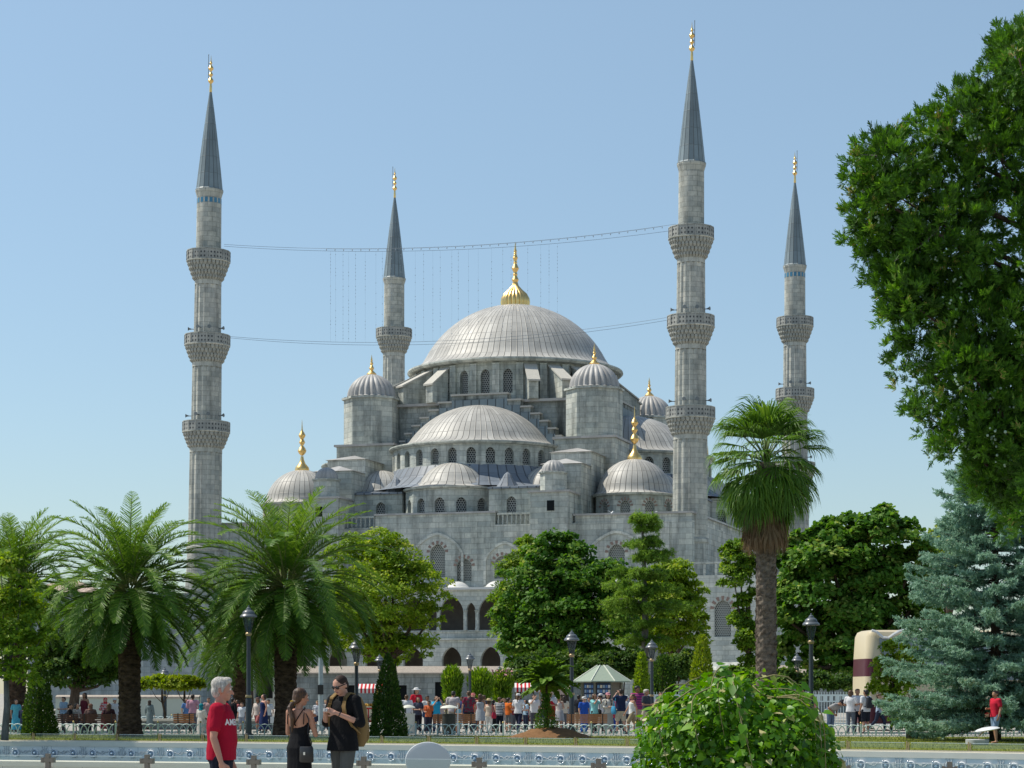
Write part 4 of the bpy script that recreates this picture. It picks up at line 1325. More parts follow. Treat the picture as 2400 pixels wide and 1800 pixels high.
mb = MB(); b = octo(.9, .003) + octo(.9, 2.05); mb.add(b, [(k, (k + 1) % 8, 8 + (k + 1) % 8, 8 + k) for k in range(8)]); mb.build("body", plain("grey_brown_panel", (.17, .15, .12), .6), kk)
mb = MB()
for p in octo(.95, 0): mb.box(p[0] - .05, p[0] + .05, p[1] - .05, p[1] + .05, .003, 2.04)
mb.build("corner_posts", plain("olive_post", (.22, .22, .17), .6), kk)
cc = [(.10, .20, .42), (.55, .57, .6), (.16, .30, .5), (.6, .55, .45), (.3, .4, .5)]
for fx, wdt, cols_ in ((-.62, .42, 4), (.05, .62, 5)):
    mb = MB(); mb.box(fx - wdt / 2, fx + wdt / 2, -.97, -.93, .9, 2.0)
    rk = mb.build("card_rack", plain("dark_blue_rack", (.03, .05, .10), .6), kk)
    for r_ in range(5):
        for c_ in range(cols_):
            mb = MB(); x0 = fx - wdt / 2 + .02 + c_ * (wdt - .02) / cols_
            mb.box(x0, x0 + (wdt - .02) / cols_ * .8, -.985, -.973, .95 + r_ * .21, .95 + r_ * .21 + .13)
            mb.build("postcard", plain("card%d" % ((r_ * 3 + c_) % 5), cc[(r_ * 3 + c_) % 5], .4), rk)

# food carts
RED = plain("red_cart_paint", (.42, .025, .03), .4, .4); CREAM = plain("cream_cart_paint", (.62, .56, .42), .5)
WC = plain("white_canvas", (.72, .70, .68), .9, .1, var=.06); RC = plain("red_canvas", (.50, .03, .035), .9, .1, var=.1)
def cart(vx, Y, wd, zt, label, striped=True, bodym=RED):
    r = thing("food_cart", label, "food cart", (wx(vx, Y), Y, 0))
    h = wd / 2
    mb = MB(); mb.box(-h * .8, h * .8, -.35, .35, .35, .95); bd = mb.build("cart_body", bodym, r)
    mb = MB(); mb.box(-h * .86, h * .86, -.4, .4, .953, 1.0); mb.build("counter", CREAM, bd)
    mb = MB(); mb.box(-h * .72, -h * .05, -.362, -.353, .42, .88); mb.box(h * .05, h * .72, -.362, -.353, .42, .88); mb.build("panel", CREAM if striped else CHROME, bd)
    for s in (-1, 1):
        mb = MB(); mb.lathe([(.3, -.02), (.33, -.02), (.33, .02), (.3, .02), (.3, -.02)], 20, M=Matrix.Translation((s * h * .5, -.42, .34)) @ My)
        for k in range(8):
            a = k * pi / 4; mb.tube([(s * h * .5, -.42, .34), (s * h * .5 + .3 * cos(a), -.42, .34 + .3 * sin(a))], .01, 4)
        mb.build("wheel", IRON, r)
    for sx in (-1, 1):
        for sy in (-1, 1):
            mb = MB(); mb.tube([(sx * h * .85, sy * .38, .95), (sx * h * .85, sy * .38, zt - .2)], .02, 5); mb.build("awning_post", BRASS, r)
    mw = MB()
    ns = 14
    for k in range(ns):
        xa, xb = -h + wd * k / ns, -h + wd * (k + 1) / ns
        mi = k % 2 if striped else 0
        mw.add([(xa, -.5, zt - .2), (xb, -.5, zt - .2), (xb, 0, zt), (xa, 0, zt), (xa, .5, zt - .2), (xb, .5, zt - .2), (xa, -.5, zt - .36), ((xa + xb) / 2, -.51, zt - .41), (xb, -.5, zt - .36)],
               [(0, 1, 2, 3), (3, 2, 5, 4), (6, 7, 8, 1, 0)], mi=mi)
    mw.build("awning", [WC, RC] if striped else [plain("faded_pink_canvas", (.62, .45, .38), .9), RC], r)
    mb = MB()
    for k in range(9): mb.ball((-h * .7 + k * wd * .17 * .5, -.1 + .12 * (k % 2), 1.06), .07, 8, 6)
    mb.build("food", plain("roasted_corn", (.45, .28, .06), .7), r)
    return r
cart(797, 90.0, 1.15, 1.95, "red and white awning food cart beside the tall cone hedge")
c_ = cart(1141, 92.5, 1.18, 2.0, "red striped awning food cart in the crowd left of the fern-like tree")
cart(1212, 92.0, 1.0, 1.88, "silver food cart under a faded pink awning by the kiosk", False, plain("silver_cart_panel", (.45, .46, .47), .3, .5, .7))
yp = thing("yellow_handrail", "bent yellow tube rail standing by the tall cone hedge", "rail", (wx(816, 88.5), 88.5, 0))
mb = MB(); mb.tube([(-.05, 0, .003), (-.05, 0, 1.4), (0, 0, 1.62), (.12, 0, 1.75), (.25, 0, 1.75)], .03, 6); mb.build("tube", plain("yellow_paint", (.62, .46, .06), .4), yp)

# coach
BUSC = plain("cream_coach_paint", (.62, .53, .36), .35, .5, var=.06, scale=1); BUSM = plain("maroon_coach_paint", (.085, .012, .025), .35, .5, var=.1, scale=1)
bus = thing("coach", "cream and maroon tour coach parked behind the blue spruce", "coach", (wx(1870, 88), 88, 0), radians(5))
def rprof(r_, L, W, n_=6):
    pts = []
    for (cx1, cy1, a0) in ((r_, r_, pi), (L - r_, r_, 1.5 * pi), (L - r_, W - r_, 0), (r_, W - r_, .5 * pi)):
        for k in range(n_ + 1): a = a0 + k * pi / 2 / n_; pts.append((cx1 + r_ * cos(a), cy1 + r_ * sin(a)))
    return pts
def bussec(name, m, secs, parent=bus):
    mb = MB()
    P = [[(p[0] + (ins if p[0] < 5 else -ins) , p[1] + (ins if p[1] < 1.2 else -ins), z) for p in rprof(.35, 11.5, 2.5)] for z, ins in secs]
    k = len(P[0]); vs = [q for s in P for q in s]
    fs = [(i * k + j, i * k + (j + 1) % k, (i + 1) * k + (j + 1) % k, (i + 1) * k + j) for i in range(len(P) - 1) for j in range(k)]
    fs += [tuple(reversed(range(k))), tuple((len(P) - 1) * k + j for j in range(k))]
    mb.add(vs, fs); return mb.build(name, m, parent, 35)
bussec("lower_body", BUSM, [(.3, 0), (1.14, 0)])
bussec("middle_body", BUSC, [(1.143, 0), (2.25, .01)])
bussec("maroon_band", BUSM, [(2.253, .01), (2.98, .03)])
up = bussec("upper_body", BUSC, [(2.983, .03), (3.9, .08), (4.1, .16), (4.17, .3)])
bg_ = NT("coach_window_glass", .08, .6); bg_.color((.16, .22, .28))
mb = MB(); mb.box(1.35, 11.0, -.003, .06, 2.1, 3.85)
mb.add([(1.35, -.004, 3.84), (1.35, -.004, 2.2), (.62, -.004, 3.3), (.55, -.004, 3.84)], [(0, 3, 2, 1)])
mb.build("side_window", bg_.m, up)
mb = MB(); mb.tube([(.25, -.03, 4.15), (.45, -.05, 4.08), (.7, -.06, 3.86), (.95, -.06, 3.84), (1.15, -.06, 3.98), (1.4, -.06, 4.12), (1.8, -.05, 4.2), (2.3, -.04, 4.16)], .06, 6); mb.build("roof_trim", WHITE, up)
mb = MB()
for k in range(14): mb.box(1.2 + k * .09, 1.24 + k * .09, -.02, -.003, 1.2, 1.4)
mb.build("vent", IRON, bus)
for wx_ in (2.4, 8.6):
    mb = MB(); mb.lathe([(.001, -.02), (.3, -.02), (.48, -.05), (.5, .0), (.5, .25), (.001, .25)], 24, M=Matrix.Translation((wx_, .2, .5)) @ My); mb.build("wheel", IRON, bus)

# red board with the orange letter
rb = thing("sign_board", "bright red board with an orange capital H behind the pale bench", "sign", (wx(2150, 84.5), 84.5, 0))
mb = MB(); mb.box(-.62, .62, 0, .06, .55, 1.32); mb.build("board", plain("bright_red_paint", (.48, .035, .025), .5), rb)
for s in (-1, 1):
    mb = MB(); mb.box(s * .5 - .03, s * .5 + .03, .065, .12, .003, 1.2); mb.build("leg", IRON, rb)
mb = MB(); mb.box(-.30, -.13, -.03, -.003, .64, 1.18); mb.box(.10, .25, -.03, -.003, .64, 1.24); mb.box(-.13, .10, -.03, -.003, .88, 1.0)
mb.build("letter_h", plain("orange_paint", (.75, .16, .03), .5), rb)

# dirt mound
N_ = 28
mb = MB()
vs = []; fs = []
rg = random.Random(5)
for j in range(13):
    for i in range(N_ + 1):
        u = -1 + 2 * i / N_; v = -1 + 2 * j / 12
        d = max(0, 1 - (u * u + v * v))
        vs.append((u * 1.55, v * 1.1, 0.002 + .36 * d ** 1.3 * (0.85 + .3 * rg.random())))
for j in range(12):
    for i in range(N_): q = j * (N_ + 1) + i; fs.append((q, q + 1, q + N_ + 2, q + N_ + 1))
mb.add(vs, fs)
mb.build("soil_mound", plain("brown_soil", (.20, .11, .055), .95, .05, var=.45, scale=7), None, True, (wx(1190, 74.3), 74.3, 0.003))
tag(bpy.data.objects["soil_mound"], "low mound of bare brown soil round the fern-like tree", "soil mound")

# gulls on the mosque roof
GULLW = plain("white_feathers", (.75, .76, .77), .8, .1); GULLG = plain("grey_feathers", (.35, .37, .4), .8, .1)
def gull(vx, vy, Y, label, wings):
    r = thing("seagull", label, "seagull", (wx(vx, Y), Y, wz(vy, Y)), radians(70 if wings else 20))
    mb = MB()
    mb.tube([(-.3, 0, .1), (-.18, 0, .16), (0, 0, .2), (.16, 0, .24), (.24, 0, .34), (.30, 0, .37), (.37, 0, .36), (.42, 0, .345)], [.02, .07, .11, .09, .055, .06, .03, .008], 8)
    mb.tube([(0, .04, .14), (0.02, .04, 0)], .012, 4); mb.tube([(0, -.04, .14), (0.02, -.04, 0)], .012, 4)
    mb.build("body", GULLW, r, True)
    for s in (-1, 1):
        mb = MB()
        if wings: P = [(.08, s * .08, .24), (-.08, s * .1, .22), (-.05, s * .45, .46), (.1, s * .42, .48), (-.12, s * .8, .36)]
        else: P = [(.12, s * .1, .24), (-.05, s * .115, .14), (-.28, s * .09, .13), (-.02, s * .12, .26), (-.36, s * .05, .14)]
        mb.add(P, [(0, 1, 2, 3), (3, 2, 4)] if wings else [(0, 1, 2, 3), (3, 2, 4)])
        mb.build("wing", GULLG, r)
gull(1322, 1112, 229.5, "white gull with raised wings on the parapet below the right corner dome", True)
gull(1413, 1112, 228.5, "white gull standing with folded wings on the parapet near the right front minaret", False)
# ================================================================== VEGETATION
L_MID = leafmat("leaf_mid_green", [(0, (0.052, 0.120, 0.011)), (0.5, (0.134, 0.258, 0.019)), (0.85, (0.257, 0.391, 0.038)), (1, (0.397, 0.479, 0.086))], .42)
L_BRIGHT = leafmat("leaf_bright_green", [(0, (0.087, 0.172, 0.011)), (0.5, (0.199, 0.322, 0.021)), (0.9, (0.348, 0.460, 0.041)), (1, (0.497, 0.517, 0.114))], .42)
L_DARK = leafmat("leaf_dark_green", [(0, (0.026, 0.066, 0.013)), (0.6, (0.065, 0.138, 0.019)), (1, (0.181, 0.252, 0.043))], .4)
L_CHEST = leafmat("leaf_chestnut", [(0, (0.033, 0.107, 0.012)), (0.5, (0.088, 0.214, 0.024)), (0.85, (0.207, 0.340, 0.054)), (1, (0.353, 0.416, 0.107))], .45)
L_YEL = leafmat("leaf_yellow_green", [(0, (0.107, 0.185, 0.012)), (0.5, (0.224, 0.323, 0.022)), (1, (0.406, 0.450, 0.059))], .42)
L_PALM = leafmat("palm_leaflets", [(0, (0.036, 0.098, 0.014)), (0.5, (0.102, 0.211, 0.026)), (0.85, (0.227, 0.351, 0.053)), (1, (0.394, 0.491, 0.152))], 0.38, 0.5, 0.28)
L_DEAD = leafmat("dead_palm_leaf", [(0, (0.10, 0.062, 0.032)), (0.5, (0.22, 0.145, 0.08)), (1, (0.38, 0.29, 0.18))], 0.25, 0.8, 0.1)
L_SPRUCE = leafmat("blue_spruce_needles", [(0, (0.108, 0.205, 0.151)), (0.5, (0.248, 0.400, 0.297)), (0.85, (0.367, 0.518, 0.389)), (1, (0.454, 0.464, 0.302))], 0.3, 0.6, 0.2)
L_CEDAR = leafmat("cedar_needles", [(0, (0.053, 0.122, 0.012)), (0.5, (0.137, 0.264, 0.031)), (1, (0.285, 0.438, 0.072))], 0.35, 0.6, 0.2)
L_JUN = leafmat("juniper_sprays", [(0, (0.022, 0.062, 0.007)), (0.45, (0.061, 0.156, 0.016)), (0.8, (0.121, 0.294, 0.025)), (0.96, (0.257, 0.413, 0.068)), (1, (0.405, 0.225, 0.101))], 0.35, 0.55, 0.25)
L_MULB = leafmat("mulberry_leaf", [(0, (0.035, 0.116, 0.005)), (0.5, (0.092, 0.257, 0.009)), (0.88, (0.196, 0.389, 0.021)), (0.97, (0.416, 0.493, 0.104)), (1, (0.635, 0.598, 0.321))], 0.42, 0.42, 0.42)
BARK = bark("brown_bark", (0.05, 0.035, 0.025), (0.14, 0.105, 0.08))
BARKG = bark("grey_bark", (0.10, 0.095, 0.085), (0.24, 0.22, 0.19))
BARKD = bark("dark_palm_bark", (0.025, 0.017, 0.012), (0.13, 0.085, 0.058), (3, 3, 6))
BARKW = bark("fan_palm_bark", (0.07, 0.055, 0.042), (0.23, 0.19, 0.15), (3, 3, 5))

def lobes_world(lobes, Y, flat=1.0):
    s = Y / F
    out = []
    for i, q in enumerate(lobes):
        vx, vy, r = q[:3]
        rx = r * s; rz = (q[3] if len(q) > 3 else r) * s
        out.append((np.array([wx(vx, Y), Y + (RNG.random() - .5) * rx * 1.2, wz(vy, Y)]), np.array([rx, rx * flat, rz])))
    return out

def leaf_cloud(lobes, ncl, nl, size, clr=0.3, inner=0.25, tv=LEAF_V, tf=LEAF_F, droop=0.15, aspect=0.6, up=0.55):
    """lobes in world; small clumps of leaves over the lobes' surfaces"""
    vol = np.array([l[1][0] * l[1][2] for l in lobes]); pr = vol / vol.sum()
    ids = RNG.choice(len(lobes), ncl, p=pr)
    C = np.array([l[0] for l in lobes])[ids]; Rr = np.array([l[1] for l in lobes])[ids]
    d = rand_dirs(ncl); d[:, 2] = np.where(d[:, 2] < -0.5, -d[:, 2] * .7, d[:, 2]); d = unit(d)
    shell = np.where(RNG.random(ncl) < inner, RNG.uniform(.3, .8, ncl), RNG.uniform(.82, 1.04, ncl))
    cc = C + d * Rr * shell[:, None]
    cr = clr * RNG.uniform(.6, 1.3, ncl) * Rr.mean(1)
    tone = RNG.normal(0, .16, ncl)
    # leaves
    k = np.repeat(np.arange(ncl), nl)
    ld = rand_dirs(len(k)); ld[:, 2] = np.abs(ld[:, 2]) * .9 - .25 * (RNG.random(len(k)) < .35)
    ld = unit(ld)
    pos = cc[k] + ld * (cr[k] * RNG.uniform(.35, 1.05, len(k)) ** .6)[:, None] * np.array([1.15, 1.15, .75])
    nrm = unit(ld * .6 + d[k] * .4 + np.array([0, 0, up]) + RNG.normal(0, .45, (len(k), 3)))
    ax = unit(np.cross(nrm, rand_dirs(len(k))) + ld * .5 + np.array([0, 0, -droop]))
    sz = size * RNG.uniform(.6, 1.35, len(k))
    rnd = np.clip(RNG.normal(.45, .2, len(k)) + tone[k] + .1 * ld[:, 2], 0, 1)
    return scatter(tv, tf, pos, ax, nrm, sz * aspect, sz, rnd)

def cloud_tree(name, label, cat_, lobes_v, Y, base_v, m, ncl=260, nl=80, size=.26, trunk_r=.25, bk=BARK, group=None, clr=.3, inner=.25, trunk_top=None, flat=1.0, up=.55, aspect=.6, tv=LEAF_V, tf=LEAF_F, limbs=True, trunk_kinks=0.0):
    lobes = lobes_world(lobes_v, Y, flat)
    x0 = wx(base_v, Y)
    r = thing(name, label, cat_, (x0, Y, 0), 0, group)
    V, Fq, R = leaf_cloud(lobes, ncl, nl, size, clr, inner, tv=tv, tf=tf, up=up, aspect=aspect)
    V = V - np.array([x0, Y, 0])
    V[:, 2] = np.maximum(V[:, 2], 0.03)
    link("crown", np_mesh("crown", V, Fq, m, R), r)
    c = np.mean([l[0] for l in lobes], 0)
    zt = trunk_top if trunk_top else c[2]
    cx_ = (c[0] - x0) * .6
    mb = MB()
    mb.tube([(0, 0, 0), (cx_ * .15 + trunk_kinks, 0, zt * .3), (cx_ * .5 - trunk_kinks, .05, zt * .65), (cx_, 0, zt)], [trunk_r * 1.35, trunk_r, trunk_r * .8, trunk_r * .5], 10)
    tk = mb.build("trunk", bk, r, True)
    if limbs:
        for l in lobes:
            p = Vector(l[0]) - Vector((x0, Y, 0))
            t0 = Vector((cx_ * .4, 0, zt * .55)); mid = t0.lerp(p, .55) - Vector((0, 0, .12 * (p - t0).length))
            mb = MB(); mb.tube([t0, mid, p], [trunk_r * .5, trunk_r * .3, trunk_r * .12], 6); mb.build("limb", bk, tk, True)
    return r

PALMATE_V = np.array([(0, 0, 0), (.5, .35, -.1), (.62, .8, -.2), (0, 1, -.12), (-.62, .8, -.2), (-.5, .35, -.1)], float)
PALMATE_F = [(0, 1, 2, 3), (0, 3, 4, 5)]

cloud_tree("lime_tree", "bright leafy lime tree behind the right shaggy palm, left of the gallery arches", "tree",
           [(760, 1225, 62), (830, 1200, 55), (850, 1255, 75), (915, 1275, 55), (820, 1320, 95), (935, 1330, 38), (750, 1310, 70), (880, 1375, 62), (790, 1390, 60), (835, 1405, 55), (890, 1415, 38), (745, 1385, 50)],
           150, 850, L_BRIGHT, 420, 95, .24, .35, clr=.27)
cloud_tree("chestnut_tree", "broad dark chestnut tree before the mosque facade, just left of the drooping cedar", "tree",
           [(1190, 1215, 58), (1235, 1205, 52), (1140, 1270, 62), (1290, 1265, 62), (1215, 1290, 90), (1100, 1330, 36), (1115, 1385, 46), (1190, 1375, 90), (1285, 1350, 85), (1130, 1420, 40), (1320, 1410, 50), (1180, 1440, 55), (1255, 1425, 52)],
           142, 1215, L_CHEST, 480, 95, .25, .4, tv=PALMATE_V, tf=PALMATE_F, clr=.27)
cloud_tree("ash_tree", "light green feathery tree at the left edge of the chestnut in front of the arches", "tree",
           [(1110, 1250, 38), (1095, 1310, 36), (1085, 1360, 28), (1130, 1215, 30), (1140, 1180, 22)], 152, 1120, L_MID, 150, 70, .3, .2, aspect=.35)
cloud_tree("lime_tree", "bright green lime tree between the drooping cedar and the right minaret base", "tree",
           [(1450, 1265, 48), (1485, 1300, 42), (1440, 1335, 66), (1500, 1345, 28), (1470, 1390, 48), (1415, 1390, 40), (1420, 1275, 36)],
           152, 1450, L_BRIGHT, 300, 95, .24, .3, clr=.28)
cloud_tree("chestnut_tree", "huge round horse chestnut on the right between the fan palm and the blue spruce", "tree",
           [(1740, 1205, 58), (1700, 1250, 42), (1822, 1165, 58), (1780, 1175, 45), (1905, 1165, 62), (1965, 1215, 50), (1995, 1265, 45), (1790, 1265, 100), (1900, 1290, 105), (1720, 1320, 52), (1845, 1380, 95), (1950, 1360, 62), (1745, 1385, 55), (1700, 1420, 42), (1900, 1430, 55), (1960, 1420, 50), (1800, 1440, 50), (1690, 1330, 42), (1995, 1320, 52), (2010, 1395, 55), (1860, 1440, 50)],
           120, 1885, L_CHEST, 760, 100, .26, .45, tv=PALMATE_V, tf=PALMATE_F, clr=.22)
cloud_tree("ivy_tree", "slender ragged tree wrapped in ivy just left of the fan palm trunk", "tree",
           [(1597, 1205, 36), (1585, 1250, 32), (1622, 1230, 26), (1640, 1290, 24), (1605, 1345, 26), (1620, 1390, 34), (1595, 1345, 20), (1630, 1440, 30), (1605, 1300, 18)], 135, 1620, L_MID, 220, 80, .22, .22)
cloud_tree("poplar_tree", "pale yellowish tree top far behind the horse chestnut at right", "tree",
           [(2045, 1160, 34), (2010, 1185, 30), (2085, 1175, 36), (2050, 1215, 50)], 175, 2050, L_YEL, 160, 70, .3, .3)
cloud_tree("plane_tree", "dark shady tree behind the cone hedge at far left", "tree",
           [(170, 1395, 52), (120, 1425, 52), (215, 1420, 46), (195, 1460, 40), (140, 1465, 42), (245, 1455, 25)], 112, 157, L_DARK, 260, 85, .24, .28)
cloud_tree("young_tree", "airy light green sapling with a leaning grey trunk at the left edge", "tree",
           [(5, 1235, 42), (50, 1262, 30), (20, 1320, 52), (75, 1330, 32), (10, 1400, 55), (70, 1400, 34), (40, 1460, 46), (95, 1370, 22), (-40, 1330, 60), (-50, 1440, 60)],
           70.5, 10, L_BRIGHT, 300, 34, .15, .1, BARKG, clr=.34, inner=.5, trunk_kinks=.05)
cloud_tree("garden_tree", "green tree top in the gap between the shaggy palms, below the left minaret", "tree",
           [(520, 1300, 40), (555, 1340, 50), (600, 1380, 50), (500, 1380, 50)], 168, 540, L_MID, 170, 70, .3, .25)
for vx, hw, lab in ((350, 52, "flat-topped bright green tree with a twisted double trunk behind the left palm"), (398, 36, "smaller flat-topped bright green tree with a bent trunk beside the man in pink")):
    cloud_tree("umbrella_tree", lab, "tree", [(vx - hw * .5, 1482, hw * .6, 13), (vx + hw * .4, 1480, hw * .65, 14), (vx, 1474, hw * .6, 12)], 98, vx + 4, L_YEL, 150, 60, .17, .055, BARK, clr=.28, trunk_kinks=.07, up=.9, group="flat-topped park trees")

def cone_leaves(x, Y, z0, z1, r0, m, n, size, pw=.75):
    h = RNG.random(n * 2); keep = RNG.random(n * 2) < (1 - h * .85); h = h[keep][:n]; n = len(h)
    a = RNG.uniform(0, 2 * pi, n)
    rr = r0 * (1 - h) ** pw * np.where(RNG.random(n) < .3, RNG.uniform(.6, .95, n), RNG.uniform(.93, 1.07, n)) * (1 + .07 * np.sin(a * 3 + h * 9))
    pos = np.stack([x + rr * np.cos(a), Y + rr * np.sin(a), z0 + h * (z1 - z0)], 1)
    out = np.stack([np.cos(a), np.sin(a), np.full(n, .35)], 1)
    ax = unit(out * .6 + np.array([0, 0, .9]) + RNG.normal(0, .45, (n, 3)))
    nrm = unit(out + RNG.normal(0, .5, (n, 3)))
    sz = size * RNG.uniform(.6, 1.4, n)
    return scatter(LEAF_V, LEAF_F, pos, ax, nrm, sz * .5, sz, np.clip(RNG.normal(.45, .22, n), 0, 1))
def cone_tree(name, label, vx, Y, vtop, hw, m, n, size, pw=.75, group=None):
    r = thing(name, label, "cone hedge" if group else "conifer", (wx(vx, Y), Y, 0), 0, group)
    V, Fq, R = cone_leaves(0, 0, 0.02, wz(vtop, Y), hw * Y / F, m, n, size, pw)
    link("crown", np_mesh("crown", V, Fq, m, R), r)
    mb = MB(); zt = wz(vtop, Y)
    mb.lathe([(hw * Y / F * .25, 0), (hw * Y / F * .2, zt * .3), (.03, zt * .85)], 8); mb.build("trunk", BARKD, r, True)
g = "clipped cone hedges on the lawn"
cone_tree("cone_hedge", "clipped dark green cone hedge by the seated group at the left end of the lawn", 85, 76.6, 1420, 37, L_DARK, 9000, .085, .62, g)
cone_tree("cone_hedge", "clipped dark green cone hedge right of the man with the backpack", 838, 75.6, 1414, 39, L_DARK, 9000, .085, .62, g)
cone_tree("thuja", "yellow-green rounded conifer right behind the big leafy bush", 1517, 112, 1374, 30, L_YEL, 7000, .16, .45)
cone_tree("thuja", "narrow bright green conifer right of the kiosk", 1386, 110, 1412, 18, L_BRIGHT, 4000, .16, .4)
cone_tree("thuja", "broad dark green conifer between the kiosk and the yellow-green conifer", 1432, 114, 1418, 36, L_DARK, 6000, .18, .4)

# low background shrubs and oleanders
def shrub(name, label, lob, Y, base, m, ncl, nl, size, **k):
    return cloud_tree(name, label, "shrub", lob, Y, base, m, ncl, nl, size, .05, limbs=False, **k)
shrub("shrub", "dark low shrub in the shade under the chestnut left of the kiosk", [(1180, 1465, 40, 34), (1120, 1475, 35, 26), (1240, 1470, 35, 30)], 128, 1180, L_DARK, 120, 60, .22)
shrub("shrub", "olive green shrub along the wall right of the yellow-green conifer", [(1580, 1468, 34, 22), (1620, 1472, 30, 20)], 116, 1600, L_CEDAR, 90, 60, .2)
shrub("shrub", "dark shrubbery under the horse chestnut behind the white picket fence", [(1700, 1475, 36, 26), (1765, 1480, 36, 24), (1830, 1482, 36, 22)], 112, 1765, L_DARK, 140, 60, .2)
shrub("vine_bush", "bright green leafy vine hanging in front of the cream coach", [(1932, 1412, 28), (1915, 1445, 28), (1903, 1485, 24), (1935, 1475, 30), (1960, 1430, 28), (1955, 1490, 26), (1925, 1515, 22)], 84, 1925, L_BRIGHT, 130, 45, .16)
for i_, (vx_, lab_) in enumerate(((1150, 'left of the fern-like tree'), (1215, 'behind the thick dark lamp post'), (1290, 'directly behind the kiosk roof'), (1345, 'right behind the kiosk'), (1462, 'left of the yellow-green conifer'))):
    shrub('shrub', 'dark shady shrub ' + lab_, [(vx_, 1452, 40, 36), (vx_ + 22, 1430, 26, 24)], 132, vx_, L_DARK, 110, 60, .22)
def oleander(vx, Y, hw, top, label, pink):
    r = thing("oleander", label, "shrub", (wx(vx, Y), Y, 0), 0, "oleander bushes along the wall")
    n = 4200; zt = wz(top, Y); R0 = hw * Y / F
    a = RNG.uniform(0, 2 * pi, n); h = RNG.random(n) ** .8; rr = R0 * np.sqrt(RNG.random(n)) * (.5 + .5 * h)
    pos = np.stack([rr * np.cos(a), rr * np.sin(a), .15 + h * (zt - .15) * (1 - .25 * (rr / R0) ** 2)], 1)
    ax = unit(np.stack([np.cos(a) * .45, np.sin(a) * .45, np.ones(n)], 1) + RNG.normal(0, .3, (n, 3)))
    V, Fq, R = scatter(LEAF_V, LEAF_F, pos, ax, rand_dirs(n), RNG.uniform(.05, .08, n), RNG.uniform(.22, .4, n), np.clip(RNG.normal(.5, .25, n), 0, 1))
    link("foliage", np_mesh("foliage", V, Fq, L_MID, R), r)
    if pink:
        n = 160; a = RNG.uniform(0, 2 * pi, n); rr = R0 * RNG.uniform(.3, 1, n)
        pos = np.stack([rr * np.cos(a), rr * np.sin(a), zt * RNG.uniform(.75, 1.02, n)], 1)
        V, Fq, R = scatter(LEAF_V, LEAF_F, pos, rand_dirs(n), rand_dirs(n), .12, .14, RNG.random(n))
        link("blossom", np_mesh("blossom", V, Fq, plain("pink_petals", (.55, .25, .30), .8), R), r)
oleander(977, 122, 22, 1441, "upright green oleander left of the ornate dark lamp", False)
oleander(1038, 122, 28, 1446, "wide green oleander right of the ornate dark lamp", False)
oleander(1084, 124, 24, 1449, "oleander with pale pink blossom beside the fern-like tree", True)

# ---------------------------------------------------------------- feather palms
def frond(p0, az, el, L, curve, nl, w, leaflet, tone, twist=0.0):
    """rachis path and its leaflets; el = start elevation, curve = total droop (rad)"""
    m = 22
    P = [np.array(p0, float)]; T = []
    for i in range(m):
        t = i / m
        e = el - curve * t ** 1.35
        d = np.array([cos(az) * cos(e), sin(az) * cos(e), sin(e)])
        T.append(d); P.append(P[-1] + d * L / m)
    P = np.array(P); T.append(T[-1]); T = np.array(T)
    side = np.array([-sin(az), cos(az), 0.0])
    ts = np.linspace(.12, .995, nl)
    idx = ts * m; i0 = np.minimum(idx.astype(int), m - 1); fr = (idx - i0)[:, None]
    pos = P[i0] * (1 - fr) + P[i0 + 1] * fr
    tan = unit(T[i0] * (1 - fr) + T[i0 + 1] * fr)
    nup = unit(np.cross(side[None], tan)) ; nup = np.where(nup[:, 2:3] < 0, -nup, nup)
    out = []
    ll = leaflet * (np.sin(np.pi * np.clip(ts * .93 + .07, 0, 1)) ** .55 * .95 + .05)
    for s in (-1, 1):
        ax = unit(side[None] * s * .75 + tan * .75 + nup * RNG.uniform(.05, .38, (nl, 1)) + np.array([0, 0, -.16]) + RNG.normal(0, .09, (nl, 3)))
        nr = unit(nup + side[None] * s * -.5 + RNG.normal(0, .25, (nl, 3)))
        rnd = np.clip(RNG.normal(.42 + tone, .13, nl), 0, 1)
        out.append(scatter(BLADE_V * np.array([1, 1, 1]), LEAF_F, pos, ax, nr, w, ll, rnd))
    return P, cat(out)

